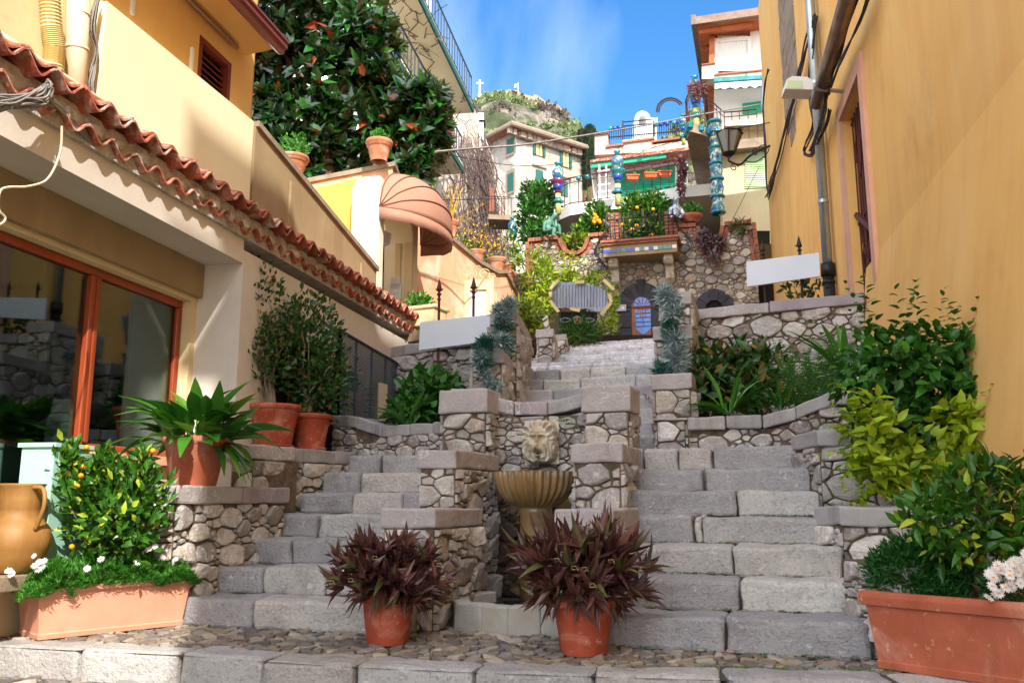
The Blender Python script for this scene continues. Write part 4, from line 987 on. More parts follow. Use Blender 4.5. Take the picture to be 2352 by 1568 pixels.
def mesh(a,c,zta,ztc,nx,nz):
    for i in range(-nz,nx+nz):
        for s in (1,-1):
            # diagonal wires in (u,z) space
            pts=[]
            u0=i/nx if s>0 else (i+nz)/nx
            u1=u0+s*nz/nx
            t0,t1=0,1
            for (lo,hi) in ((0,1),):
                if u0<0: t0=max(t0,(0-u0)/(u1-u0)) if u1!=u0 else 1
                if u0>1: t0=max(t0,(1-u0)/(u1-u0))
                if u1>1: t1=min(t1,(1-u0)/(u1-u0))
                if u1<0: t1=min(t1,(0-u0)/(u1-u0))
            if t1-t0<.02: continue
            q=[]
            for t in (t0,t1):
                u=u0+(u1-u0)*t; zz=zb1+(zta+(ztc-zta)*u-zb1)*t; q.append(xy(a.lerp(c,u),zz))
            b.tube(q,.0035,3,cap=False)
mesh(ca,cbp,zt1,zt1,10,26); mesh(cbp,cc,zt1,zt2,58,26); b.build('mesh_panel',M['fence'],cg)
for i,(x,Y,w,h) in enumerate(((745,10.6,.8,.75),(810,11.3,.8,.95))):
    c=G(x,Y,1); b=B(); b.cbox(V((c[0],Y,.55+h/2)),w,.35,h,-.3); o=b.build('air_conditioner',M['pvc']); tag(o,['beige air conditioning unit low behind the shrub pots in the cage','beige air conditioning unit deeper inside the mesh cage'][i],'air conditioner')
    b=B(); 
    for k in range(12): b.cbox(V((c[0],Y-.18,.6+h*k/13)),w*.8,.02,.012,-.3)
    b.build('grille',M['iron'],o)
d_=B(); pts=catn([P(892,770,12.6),P(889,790,12.4),P(880,805,12.2),P(872,850,12.1),P(868,900,12.1)],10); d_.tube(pts,[.07+(.006 if i%2 else -.004) for i in range(len(pts))],12); tag(d_.build('ribbed_duct',M['duct']),'ribbed beige duct emerging under the lower end of the tiled eave','duct')
# ---------------------------------------------------------------- right ochre building
RA=V((2.36,0,0)); RD=V((sin(FA),cos(FA),0)); RN=V((-cos(FA),sin(FA),0))   # faces left
def RP(s,o,z): return RA+RD*s+RN*o+Z*z
def rh(x,y,o=0):
    p=hit(x,y,RA+RN*o,RD); return (p-RA).dot(RD),p.z
rb=thing('ochre_building','tall ochre plastered building along the right side of the stairs','building',loc=RP(10,-2,-1))
sF,_=rh(1768,500); sF2=sF
sW0,_=rh(1988,300); sW1,_=rh(1936,300); wzT=rh(1960,200)[1]; wzB=rh(1965,690)[1]
HB=13.6
b=B()
# plane is built with U from far to near so that it faces left
def rw(s_near,s_far,z0,z1,holes,dep,mat,name):
    b=B(); wallgrid(b,RP(s_far,0,z0),-RD,Z,s_far-s_near,z1-z0,holes,dep); 
    return b
wz0,wz1=2.25,5.55
_,wtn=rh(1987,135);_,wtf=rh(1937,279)
wz1=(wtn+wtf)/2
hl=(sF-sW1+.0,sF-sW0-.0,wz0+1.1,wz1+1.1)
b=rw(1.0,sF,-1.1,HB,[hl],.28,'orange','w')
o=b.build('facade',M['orange'],rb)
b=B(); b.box(RP(sF,0,-1.1),-RN*6,RD*.02,Z*14.2); b.box(RP(1.0,0,-1.1),-RN*6,-RD*.02,Z*14.2); b.box(RP(1,-.25,13.05),RD*(sF-1),-RN*5.75,Z*.05); b.box(RP(1,-.003,HB-.02),RD*(sF-1),-RN*.3,Z*.05); b.box(RP(1,-6,-1),RD*(sF-1),-RN*.1,Z*(HB+1)); b.build('outer_shell',M['orange'],rb)
# near, lower part of the building (behind the photographer)
b=B(); b.box(RP(-5.6,0,-1.1),RD*6.6,-RN*6,Z*13.2); b.build('near_wing',M['orangel'],rb)
b=B(); b.box(RP(-5.6,-.01,12.22),RD*1.15,-RN*1.6,Z*1.36); b.box(RP(-6.45,.0,13.6),RD*2.0,-RN*2.2,Z*1.8); b.build('shadow_block',M['orangel'],rb)  # unseen blocks added over the wing to throw a shadow on the wall panel
b=B(); b.box(RP(-5.7,.35,12.1),RD*6.5,-RN*6.4,Z*.12); b.build('eave',M['oldstone'],rb)
# battered buttress
sb_f,_=rh(1992,640); zt=2.95; zb=-1.1; off=(zt-zb)*.14
b=B(); P0=[RP(sb_f,.003,zt),RP(sb_f-.12,off,zb),RP(-3,off,zb),RP(-3,.003,zt+.1)]
nseg=14; vs=[];fs=[]
for i in range(nseg+1):
    t=i/nseg; s=sb_f+(-3-sb_f)*t
    for j in range(9):
        q=j/8; zz=zb+(zt-zb)*q; oo=off*(1-q)**1.05+.004
        vs.append(RP(s,oo,zz))
for i in range(nseg):
    for j in range(8): a=i*9+j; fs.append((a,a+9,a+10,a+1))
b.add(vs,fs); b.add([vs[j] for j in range(9)]+[RP(sb_f,-.01,zt),RP(sb_f,-.01,zb)],[tuple(range(10,-1,-1))]); b.build('buttress',M['orange'],rb,False)
# window surround + grille door
fr=B(); T=.2
zs_=wz0
fr.box(RP(sW1,-.0,zs_),RD*T,RN*.05,Z*(wz1-zs_+T)); fr.box(RP(sW0-T,0,zs_),RD*T,RN*.05,Z*(wz1-zs_+T)); fr.box(RP(sW0,0,wz1),RD*(sW1-sW0),RN*.049,Z*T)
wn=fr.build('tall_window',M['pinkst'],rb)
b=B(); b.box(RP(sW0,-.22,zs_),RD*(sW1-sW0),RN*.05,Z*(wz1-zs_)); b.build('shutter',M['woodd'],wn)
b=B(); sw=sW1-sW0
for i in range(9): s=sW0+sw*(i+.5)/9; b.tube([RP(s,-.12,zs_),RP(s,-.12,wz1)],.012,5)
for z in (zs_+.05,(zs_+wz1)/2,wz1-.08): b.tube([RP(sW0,-.12,z),RP(sW1,-.12,z)],.018,5)
for (z,r) in ((wz1-.75,.33),(wz1-1.9,.3),(zs_+.8,.35)):
    for ss in (.3,.7): b.tube([RP(sW0+sw*ss+r*(1-t*.75)*cos(t*10)*.6,-.1,z+r*(1-t*.75)*sin(t*10)*1.2) for t in [q/30 for q in range(31)]],.012,5)
b.tube([RP(sW0,-.11,zs_+.9),RP(sW1,-.11,zs_+1.7)],.05,6)
b.build('iron_grille',M['ironb'],wn)
# old quoin strip
b=B(); R=random.Random(3)
sq0,_=rh(1832,150); sq1,_=rh(1796,150); zz=rh(1815,350)[1]
while zz<HB-.3:
    h=R.uniform(.35,.75); w=R.uniform(-.12,.12); k=min(1,(zz-rh(1815,350)[1])/1.2+.35)
    b.rbox(RP(sq0+(sq1-sq0)*(1-k)*.5,-.05,zz),RD*((sq1-sq0)*k+w*.3),RN*.062,Z*(h-.02),.01,.2,.01,0,int(zz*9)); zz+=h
b.build('quoin',M['oldstone'],rb)
# downpipe, gutter pipe
def RT(x,y,o): return hit(x,y,RA+RN*o,RD)
dp=thing('downpipe','shiny galvanised downpipe with a black cast iron foot on the ochre wall','downpipe',loc=RT(1893,680,.1))
b=B(); s_,_z=rh(1887,400,.12); b.tube([RP(s_+.0,.12,3.55),RP(s_,.12,HB)],.075,16); b.build('steel_pipe',M['steel'],dp,True)
for z in (4.6,6.6,8.8): 
    b=B(); b.tube([RP(s_,.12,z),RP(s_,.12,z+.05)],.084,16); b.build('clamp',M['steel'],dp)
b=B(); b.tube([RP(s_,.12,0.9),RP(s_,.12,3.5),],.088,16); b.tube([RP(s_,.12,3.42),RP(s_,.12,3.62)],.108,16); b.tube([RP(s_,.12,3.3),RP(s_,.12,3.34)],.1,16); b.build('cast_foot',M['blk'],dp,True)
sl,zl=rh(1876,238,.3)
b=B(); x1s,x1z=rh(1950,0,.34)
b.tube([RP(sl,.3,zl),RT(1955,-30,.34)],.10,18); tag(b.build('sloping_gutter_pipe',M['cop_p'],smooth=True),'big brown metallic pipe slanting down the upper right wall to the downpipe','pipe')
b=B(); b.tube([RT(1884,238,.25),RT(1888,252,.2),RT(1886,268,.14),RT(1887,300,.12)],.06,12); tag(b.build('pipe_elbow',M['steel'],smooth=True),'steel elbow under the slanting pipe','pipe')
# floodlight
fl=thing('floodlight','grey box floodlight on the ochre wall beside the downpipe','floodlight',loc=RT(1860,190,.3))
c=P(1834,192,RT(1862,190,.5).y); b=B(); e=V((.26,0,0)); f=V((0,.3,0))
b.prism([c+V((-.19,0,-.08)),c+V((.2,0,-.09)),c+V((.2,0,.05)),c+V((.12,0,.10)),c+V((-.08,0,.11)),c+V((-.16,0,.06))],V((.04,.3,0))); b.build('lamp_housing',M['white'],fl)
b=B(); b.prism([c+V((-.17,-.005,-.07)),c+V((.06,-.005,-.075)),c+V((.05,-.005,.04)),c+V((-.15,-.005,.04))],V((0,.01,0))); b.build('lens',M['lgrn'],fl)
b=B(); b.tube([c+V((.26,.15,0)),c+V((.75,.25,.0))],.03,8); b.build('bracket',M['steel'],fl)
# cable bundles on the right wall
R=random.Random(8); cb=B()
def bundle(path,n,o,r=.011,w=5,m=0):
    for i in range(n): 
        cb.tube(catn([RT(x+R.uniform(-w,w),y+R.uniform(-w,w),o+R.uniform(0,.06)) for x,y in path],5),r,5,m)
bundle([(1872,35),(1855,90),(1838,160),(1824,225),(1808,280),(1790,360),(1772,420),(1762,455)],6,.08,.014)
bundle([(1875,38),(1866,110),(1860,170),(1862,240),(1868,290),(1853,330),(1846,350),(1862,356),(1876,330),(1896,290),(1905,250)],5,.1,.012,4)
bundle([(1975,-20),(1945,60),(1925,130),(1905,190),(1893,260),(1880,300),(1862,345)],5,.2,.012,5)
bundle([(2000,-20),(1970,60),(1940,120),(1920,170),(1903,215)],3,.1,.012,4)
bundle([(1765,160),(1757,190),(1752,250),(1757,330),(1761,420),(1766,445)],3,.35,.014,2)
tag(cb.build('cable_bundle',M['cabd']),'black cable bundles sagging down the ochre wall around the downpipe','cables')
# wall lantern on scrolled bracket
wl=thing('wall_lantern','hexagonal glass street lantern on a scrolled iron bracket at the end of the ochre wall','street lantern',loc=P(1765,330,18))
Yl=19.5; c=P(1672,345,Yl); k=Yl/F
b=B(); 
top=P(1674,307,Yl); bot=P(1674,352,Yl); r1,r2=.33,.15
hgt=top.z-bot.z
for i in range(6):
    g=rad(60*i+15); 
    b.tube([V((top.x+r1*cos(g),top.y+r1*sin(g),top.z)),V((bot.x+r2*cos(g),bot.y+r2*sin(g),bot.z))],.018,5)
    g2=rad(60*i+75); b.tube([V((top.x+r1*cos(g),top.y+r1*sin(g),top.z)),V((top.x+r1*cos(g2),top.y+r1*sin(g2),top.z))],.02,5); b.tube([V((bot.x+r2*cos(g),bot.y+r2*sin(g),bot.z)),V((bot.x+r2*cos(g2),bot.y+r2*sin(g2),bot.z))],.018,5)
    b.tube([V((bot.x+r2*cos(g),bot.y+r2*sin(g),bot.z)),bot-Z*.12],.012,4)
b.lathe(top,[(r1+.03,0),(r1*.6,.07),(.05,.10),(.001,.13)],6)
b.tube(catn([bot-Z*.1,bot-Z*.2,P(1700,378,Yl),P(1720,360,Yl-.2),P(1745,345,Yl-.5),P(1768,335,Yl-.8)],5),.025,6)
b.tube(catn([P(1712,370,Yl),P(1735,372,Yl-.4),P(1760,355,Yl-.7),P(1768,335,Yl-.8)],6),.012,5)
for (x,y,r,dx) in ((1735,350,.10,0),(1752,342,.11,0),(1686,385,.10,0)):
    c_=P(x,y,Yl-.3); b.tube([c_+V((r*(1-t*.8)*cos(t*9),0,r*(1-t*.8)*sin(t*9))) for t in [q/24 for q in range(25)]],.013,5)
b.tube([P(1665,300,Yl),P(1768,282,Yl-.8)],.012,5); b.build('iron_frame',M['iron'],wl)
b=B(); b.lathe(bot,[(r2-.01,0),(r1-.01,hgt)],6,cap=False); b.build('lantern_glass',M['lglass'],wl)
# ---------------------------------------------------------------- stone garden wall with arched door
TS=rad(16); SD=V((cos(TS),-sin(TS),0)); SN=V((-sin(TS),-cos(TS),0))
DO=V(G(1475,23,5)+(0,)); DO.z=0
def DP(u,o,z): return DO+SD*u+SN*o+Z*z
def dh(x,y,o=0):
    p=hit(x,y,DP(0,o,0),SD); return (p-DO).dot(SD),p.z
def DT(x,y,o=0): u,z=dh(x,y,o); return DP(u,o,z)
dw=thing('stone_garden_wall','old rubble garden wall with brick edged scoops along its top and a black stone door arch','wall',loc=DP(0,0,3))
prof=[(1215,557),(1283,551)]+[(1319-34*cos(g),553+34*sin(g)) for g in [pi*k/10 for k in range(1,10)]]+[(1355,546),(1400,542),(1400,600),(1560,596),(1560,525),(1600,522)]+[(1631-31*cos(g)*1.0,524+62*sin(g)**1.2) for g in [pi*k/10 for k in range(1,10)]]+[(1664,520),(1727,514),(1740,620)]
pu=[dh(x,y) for x,y in prof]; uL=pu[0][0]; uR=pu[-1][0]; zB=3.4
doorx0,doorx1=dh(1440,700)[0],dh(1510,700)[0]
def topz(u):
    for (a,z0_),(c,z1_) in zip(pu,pu[1:]):
        if a<=u<=c and c>a: return z0_+(z1_-z0_)*(u-a)/(c-a)
    return pu[-1][1]
b=B(); b.prism([DP(uL,0,zB)]+[DP(u,0,z) for u,z in pu]+[DP(uR,0,zB)],-SN*.5,1)
uc=(doorx0+doorx1)/2; zd0=4.0; zsp=dh(1475,705)[1]; ro=(dh(1530,720)[0]-dh(1418,720)[0])/2; uc=(dh(1530,720)[0]+dh(1418,720)[0])/2; ri=ro-.40
wu,wz=dh(1641,703)
def mk(u,v):
    uu=u+uL; z=v+zB
    if z>topz(uu)-.06: return False
    if abs(uu-uc)<ro and z<zsp: return False
    if math.hypot(uu-uc,z-zsp)<ro+.02: return False
    if math.hypot(uu-wu,z-wz)<.42: return False
    return True
stones(b,uR-uL,max(z for u,z in pu)-zB,planemap(DP(uL,0,zB),SD,Z),.21,.05,400,1.3,.1,0,mk,gap=.012)
b.build('stonework',[M['rubw'],M['mortl']],dw)
# brick edging following the top
b=B()
def edging(pts,w=.13):
    for (u0,z0_),(u1,z1_) in zip(pts,pts[1:]):
        L_=math.hypot(u1-u0,z1_-z0_); n=max(1,int(L_/.2)); 
        for i in range(n):
            a=(u0+(u1-u0)*i/n,z0_+(z1_-z0_)*i/n); c=(u0+(u1-u0)*(i+.93)/n,z0_+(z1_-z0_)*(i+.93)/n)
            dx,dz=(u1-u0)/L_,(z1_-z0_)/L_; nx,nz=-dz,dx
            for k in range(2):
                w0=-w+k*w*.95
                b.box(DP(a[0]+nx*w0,-.5 if k==1 else -.0,a[1]+nz*w0),SD*(c[0]-a[0])+Z*(c[1]-a[1]),SN*(.62-.0 if k==1 else .05),SD*(nx*w*.8)+Z*(nz*w*.8))
edging(pu[:13]); edging(pu[15:])
edging([(uL+.02,zB+1.6),(uL+.02,pu[0][1])]) 
b.build('brick_edging',M['brick'],dw)
# scoop closers beside pillars
def pillar(x0,x1,y0,y1,lab):
    u0,_=dh(x0,y1);u1,_=dh(x1,y1); zt=dh(x0,y0)[1]; zb=dh(x0,y1)[1]; b=B(); z=zb
    while z<zt:
        b.rbox(DP(u0,-.35,z),SD*(u1-u0),SN*.42,Z*.085,.01,.3,.008,0,int(z*50)); z+=.1
    b.build('brick_pillar',M['brick'],dw)
pillar(1400,1424,496,602,0); pillar(1530,1560,493,600,1)
# black arch voussoirs
b=B(); n=9
for k in range(n):
    g0=pi*k/n+.012;g1=pi*(k+1)/n-.012; rr=ro+(.10 if k==n//2 else 0)
    b.prism([DP(uc+r*cos(g),0.0,zsp+r*sin(g)) for r,g in ((ri,g0),(rr,g0),(rr,(g0+g1)/2),(rr,g1),(ri,g1),(ri,(g0+g1)/2))],SN*.1)
for s in(-1,1):
    z=zd0-.3
    while z<zsp-.02:
        h=min(.45,zsp-z); a=uc+(s*ro if s<0 else ri); b.prism([DP(a,0,z),DP(a+ro-ri,0,z),DP(a+ro-ri,0,z+h-.02),DP(a,0,z+h-.02)],SN*.1); z+=h
ar=b.build('door_arch',M['darkb'],dw)
b=B(); b.prism([DP(uc-ri,.012,zd0-.3)]+[DP(uc+ri*-cos(g),.012,zsp+ri*sin(g)) for g in [pi*k/12 for k in range(13)]]+[DP(uc+ri,.012,zd0-.3)],SN*.01); b.build('door_recess',M['dark'],dw)
# door leaf: brown frame with blue glass
dL,dR=dh(1450,740)[0],dh(1507,740)[0]; dzt=dh(1478,673)[1]; dc=(dL+dR)/2; dr=(dR-dL)/2
def archp(u,r,zb,zs,o,n=12): return [DP(u-r,o,zb)]+[DP(u-r*cos(pi*k/n),o,zs+r*sin(pi*k/n)) for k in range(n+1)]+[DP(u+r,o,zb)]
b=B(); b.prism(archp(dc,dr,zd0-.9,dzt-dr,.025),SN*.05); dl=b.build('door',M['doorw'],dw)
b=B(); b.prism(archp(dc,dr*.72,dzt-dr-.04,dzt-dr,.075),SN*.012)
zz0=dzt-dr-.12; zbt=dh(1478,768)[1]
b.prism([DP(dc-dr*.62,.075,zz0),DP(dc+dr*.62,.075,zz0),DP(dc+dr*.6,.075,zz0-.55),DP(dc+.04,.075,zbt),DP(dc-.04,.075,zbt),DP(dc-dr*.6,.075,zz0-.55)],SN*.012); b.build('blue_glass',M['glass_b'],dl)
b=B(); 
z=zz0
while z>zbt+.1:
    wd=dr*.6*min(1,(z-zbt)/(zz0-.55-zbt)) ; b.tube([DP(dc-wd,.095,z),DP(dc+wd,.095,z)],.012,4); z-=.12
for k in range(-2,3): b.tube([DP(dc+k*dr*.2,.095,zz0),DP(dc+k*dr*.2,.095,zbt+.25+abs(k)*.18)],.010,4)
for k in range(-2,3): b.tube([DP(dc+k*.05,.093,dzt-dr),DP(dc+k*.13,.093,dzt-dr*.35-abs(k)*.05)],.014,4)
b.tube([DP(dc-dr*.95,.09,zz0+.06),DP(dc+dr*.95,.09,zz0+.06)],.03,4); b.build('door_grille',M['doorw'],dl)
# small arched window
b=B(); rw0=.42
for k in range(5):
    g0=pi*k/5+.02;g1=pi*(k+1)/5-.02
    b.prism([DP(wu+r*cos(g),0,wz-.1+r*1.05*sin(g)) for r,g in ((.24,g0),(rw0+.1,g0),(rw0+.1,(g0+g1)/2),(rw0+.1,g1),(.24,g1))],SN*.09)
b.build('window_arch',M['darkb'],dw)
b=B(); b.prism([DP(wu-.26,.012,wz-.4),DP(wu+.26,.012,wz-.4),DP(wu+.26,.012,wz),DP(wu,.012,wz+.26),DP(wu-.26,.012,wz)],SN*.01); b.build('small_window',M['dark'],dw)
# ceramic number plate
pl=thing('ceramic_plaque','small white and blue glazed plaque beside the arched door','plaque',loc=DT(1420,708,.1))
b=B(); a=DT(1403,716,.12); b.box(a,SD*.42,SN*.03,Z*.17); b.build('tile',M['white'],pl)
b=B()
for (u0,u1,v0,v1) in ((.02,.40,.015,.03),(.02,.40,.14,.155),(.02,.035,.03,.14),(.385,.40,.03,.14)): b.box(a+SD*u0+SN*.031+Z*v0,SD*(u1-u0),SN*.004,Z*(v1-v0))
for k in range(5): b.tube([a+SD*(.08+k*.05+.012*cos(t))+SN*.035+Z*(.085+.03*sin(t*1.3+k)) for t in [q*.7 for q in range(8)]],.005,4)
b.build('blue_border',M['glazeb'],pl)
# balcony on corbels
bl=thing('corbel_balcony','shallow balcony with brick edge, tile band and iron railing above the arched door','balcony',loc=DT(1478,600,.3))
ua,_=dh(1398,600);ub_,_=dh(1562,600); zb0=dh(1478,578)[1]
b=B(); b.box(DP(ua,0,zb0-.30),SD*(ub_-ua),SN*.8,Z*.30); b.build('slab',M['tan'],bl)
b=B(); b.box(DP(ua-.04,0,zb0+.002),SD*(ub_-ua+.08),SN*.86,Z*.07); b.box(DP(ua-.06,0,zb0+.076),SD*(ub_-ua+.12),SN*.9,Z*.06); b.build('brick_edge',M['brick'],bl)
R=random.Random(2); b=B(); n=16
for k in range(n): b.box(DP(ua+(ub_-ua)*k/n,.802,zb0-.2),SD*((ub_-ua)/n-.01),SN*.012,Z*.09,R.choice((0,1,0,1,2)))
b.build('tile_band',[M['glazeb'],M['glazet'],M['white']],bl)
for x in (1416,1540):
    u,_=dh(x,600); b=B(); b.prism([DP(u-.11,0,zb0-.3),DP(u-.11,.62,zb0-.3),DP(u-.11,.66,zb0-.42),DP(u-.11,.55,zb0-.52),DP(u-.11,.35,zb0-.55),DP(u-.11,.28,zb0-.85),DP(u-.11,.15,zb0-.95),DP(u-.11,0,zb0-.97)],SD*.22)
    b.tube([DP(u-.125,.52,zb0-.42),DP(u+.125,.52,zb0-.42)],.1,12); b.build('corbel',M['lime'],bl)
b=B(); zr0=zb0+.16; zr1=dh(1478,497,.8)[1]
def bellied(u,o,s=1): return [DP(u,o,zr0),DP(u,o+.10*s,zr0+.18),DP(u,o+.10*s,zr0+.4),DP(u,o,zr0+.75),DP(u,o,zr1)]
n=15
for k in range(n+1): b.tube(bellied(ua+.08+(ub_-ua-.16)*k/n,.72),.016,5)
for z in (zr0+.03,zr1): b.tube([DP(ua+.05,.72,z),DP(ub_-.05,.72,z)],.02,5)
for u,s in ((ua+.05,-1),(ub_-.05,1)):
    b.tube([DP(u,.72,zr1),DP(u,0,zr1)],.02,5)
    for k in range(6):
        g=k/5; b.tube([DP(u,.6-.5*g,zr1-.1)]+[DP(u+s*(.04+.42*sin(t)*(.6+.4*g)),.5-.5*g,zr1-.2-1.0*t/pi) for t in [pi*q/8 for q in range(9)]],.010,4)
b.build('iron_railing',M['iron'],bl)
# tin panel canopy on posts, iron gate
cn=thing('tin_canopy','wavy edged tin panel with pale wood strips raised on posts over a small gate','canopy',loc=P(1330,780,19))
CY=19.6
out=[(1268,648),(1285,645),(1300,649),(1318,646),(1340,651),(1362,652),(1380,662),(1392,668),(1397,700),(1384,716),(1366,715),(1345,708),(1320,712),(1300,706),(1280,708),(1266,690),(1264,668)]
b=B(); b.prism([P(x,y,CY-(x-1264)*.004) for x,y in out],V((0,.05,0))); 
k=0
for x in range(1272,1392,7): b.tube([P(x,654,CY-.03-(x-1264)*.004),P(x,704,CY-.012-(x-1264)*.004)],.007,4)
b.build('tin_sheet',M['wiron'],cn)
b=B()
for (x0,y0,x1,y1) in ((1264,663,1284,642),(1263,690,1283,716),(1320,648,1342,647),(1386,642,1410,665),(1399,675,1404,694),(1380,722,1404,695),(1310,708,1332,713),(1264,670,1265,682)):
    b=B(); p=P(x0,y0,CY-.12-(x0-1264)*.004);q=P(x1,y1,CY-.12-(x1-1264)*.004); d=q-p; pr=d.cross(V((0,1,0))).normalized()*.07; b.box(p-pr*.5,d,pr,V((0,.05,0))); b.build('wood_strip',M['goldw'],cn)
b=B()
for x in (1285,1366): b=B(); b.tube([P(x,706,CY+.06),P(x,790,CY+.06)],.028,6); b.build('post',M['fence'],cn)
b=B(); f_=lambda t,s:P(1285+81*t,735+s*9*sin(t*pi*3)*(1 if .33<t<.67 else .55),CY)
for s in(-1,1): b.tube([f_(q/36,s) for q in range(37)],.012,4)
b.tube([P(1326+7*cos(g),735+7*sin(g),CY-.02) for g in [2*pi*q/16 for q in range(17)]],.012,4); b.build('iron_scroll',M['steel'],cn)
b=B()
for g in (90,210,330): b.leaf(P(1326,735,CY-.04),V((cos(rad(g)),0,sin(rad(g)))),V((0,-1,0)),.09,.05,2,0)
b.build('star_ornament',M['orangef'],cn)
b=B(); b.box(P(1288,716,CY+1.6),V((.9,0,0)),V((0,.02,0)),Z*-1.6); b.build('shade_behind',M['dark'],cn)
# mirror board leaning by the stairs
b=B(); b.prism([P(1236,722,17.5),P(1258,724,17.3),P(1263,758,17.3),P(1240,748,17.5)],V((0,.04,0))); tag(b.build('leaning_board',M['signw']),'small pale board leaning among the plants left of the tin canopy','board')
# terrace ground behind wall, slopes
def solid(name,q,dz,mt,**k):
    b=B(); b.prism(q,V((0,0,-dz))); return b.build(name,M[mt],**k)
solid('upper_terrace',[V((-6,24.5,6.0)),V((12,22,6.0)),V((14,34,6.0)),V((-6,34,6.0))],1.5,'soil',kind='structure')
solid('hill_terrace',[V((-16,34,9.0)),V((16,34,9.0)),V((26,60,14.0)),V((-20,60,14.0))],9,'soil',kind='structure')
solid('path_landing',[xy((1.0,20.6),3.93),xy((5.2,20.6),3.93),xy((6,24),3.96),xy((-2,24.5),3.96)],.8,'soil',kind='structure')
# ---------------------------------------------------------------- curved terrace with railing
ct=thing('curved_balcony','pale curved concrete terrace slab with iron railing behind the orange trees','balcony',loc=P(1400,470,29))
cy=30.; ptsf=[(1560,446,27.5),(1500,450,28),(1420,455,28.6),(1350,462,29),(1310,470,29.3),(1285,482,29.8),(1272,496,30.6),(1268,508,31.6)]
fr_=[P(x,y,Y) for x,y,Y in ptsf]; zz=fr_[2].z
fr_=[V((p.x,p.y,zz)) for p in fr_]
q=[V((fr_[0].x+2,26.9,zz))]+fr_+[V((fr_[-1].x+.3,36,zz)),V((fr_[0].x+3,36,zz))]
b=B(); b.prism(q,V((0,0,-.38))); b.build('slab',M['white'],ct)
b=B(); L_=[]; 
for p,q2 in zip(fr_,fr_[1:]):
    n=max(1,int((q2-p).length/.28))
    for k in range(n): L_.append(p.lerp(q2,k/n))
L_=[V((p.x,p.y+.12,p.z)) for p in L_]
for p in L_: b.tube([p,p+Z*1.02],.014,4)
b.tube([p+Z*1.04 for p in L_],.028,5); b.tube([p+Z*.86 for p in L_],.018,4); b.tube([p+Z*.1 for p in L_],.018,4); b.build('railing',M['ironb'],ct)
for i,x in enumerate((1322,1356,1408)):
    b=B(); p=min(L_,key=lambda p:abs(1176+F*p.x/(p.y*CP+p.z*SP)-x)); c=p+V((0,-.05,.95)); b.lathe(c-Z*.09,[(.001,0),(.07,.03),(.095,.09),(.07,.15),(.001,.18)],10); b.build('turquoise_ball',M['glazet'],ct,True)
# support wall under terrace
b=B(); b.prism([V((fr_[3].x-.2,31.5,5)),V((fr_[0].x+1,30.5,5)),V((fr_[0].x+1,30.5,zz-.4)),V((fr_[3].x-.2,31.5,zz-.4))],V((0,.3,0))); b.build('support_wall',M['oldstone'],ct)
# majolica posts
def ceramic(x,y0,y1,Y,lab,sc=1.):
    t=thing('ceramic_finial',lab,'ceramic post',loc=P(x,y1,Y)); top=P(x,y0,Y);bt=P(x,y1,Y); H=top.z-bt.z; c=V((bt.x,bt.y,bt.z))
    def part(nm,pr,mt): b=B(); b.lathe(c,[(r*sc*H/2.3,z*H) for r,z in pr],18); b.build(nm,M[mt],t,True)
    part('stem',[(.13,0),(.12,.28),(.11,.40)],'glazey'); part('collar',[(.13,.2),(.26,.24),(.14,.28),(.12,.32)],'glazet')
    part('cup',[(.11,.39),(.14,.46),(.19,.54),(.25,.61),(.33,.655),(.2,.66)],'glazer' if 'plum' in lab else 'glazet'); part('blue_band',[(.15,.46),(.175,.5),(.215,.555),(.20,.56)],'glazeb')
    part('vase',[(.12,.66),(.2,.70),(.25,.78),(.24,.85),(.16,.90),(.08,.93)],'mosaic'); part('vase_neck',[(.09,.93),(.10,.97),(.15,1.0),(.001,1.0)],'glazet')
ceramic(1282,374,492,29,'tall ceramic post with plum cup and jug at left end of curved terrace railing')
ceramic(1420,348,472,27.8,'tall ceramic post with green cup and lidded vase before the green shutters')
ceramic(1570,264,332,26.5,'ceramic post with yellow and green cup at left corner of loggia balcony',1.1)
ceramic(1600,176,298,27.2,'glazed ceramic post carrying trailing dry pink leaves on the loggia balcony')
ceramic(1177,500,590,26,'glazed ceramic post half hidden in vines at the foot of the vine covered building')
# ---------------------------------------------------------------- white house with green shutters
gh=thing('white_house','white house with green roller shutters, tiled canopy and a walled roof terrace','house',loc=P(1450,450,36))
GY=36.; SP2=rad(11); GD=V((cos(SP2),-sin(SP2),0)); GNn=V((-sin(SP2),-cos(SP2),0)); GO=P(1450,400,GY);GO.z=0
def GT(x,y,o=0): return hit(x,y,GO+GNn*o,GD)
def gpoly(b,pts,o,th,m=0): b.prism([GT(x,y,o) for x,y in pts],-GNn*th,m)
b=B(); gpoly(b,[(1368,470),(1580,470),(1580,330),(1368,362)],0,6); b.build('house_wall',M['white'],gh)
b=B(); gpoly(b,[(1366,356),(1366,305),(1396,303),(1396,335),(1430,330),(1430,322),(1500,315),(1500,332),(1590,322),(1590,345)],.5,1.2); b.build('parapet_stone',M['crz'],gh)
b=B()
for (x0,y0,x1,y1) in ((1364,306,1397,302),(1392,334,1432,329),(1428,325,1502,315),(1498,323,1590,310)): 
    gpoly(b,[(x0,y0+4),(x1,y1+4),(x1,y1),(x0,y0)],.6,1.4)
b.build('brick_capping',M['brick'],gh)
b=B(); gpoly(b,[(1355,367),(1585,337),(1585,344),(1355,373)],1.2,1.2); b.build('tile_edge',M['tile'],gh)
b=B(); gpoly(b,[(1358,374),(1530,352),(1530,362),(1358,386)],1.1,.1); b.build('green_valance',M['tealp'],gh)
b=B(); gpoly(b,[(1425,396),(1466,391),(1466,470),(1425,470)],.05,.05); gpoly(b,[(1468,391),(1550,378),(1550,470),(1468,470)],.05,.05); sh=b.build('roller_shutter',M['tealp'],gh)
b=B()
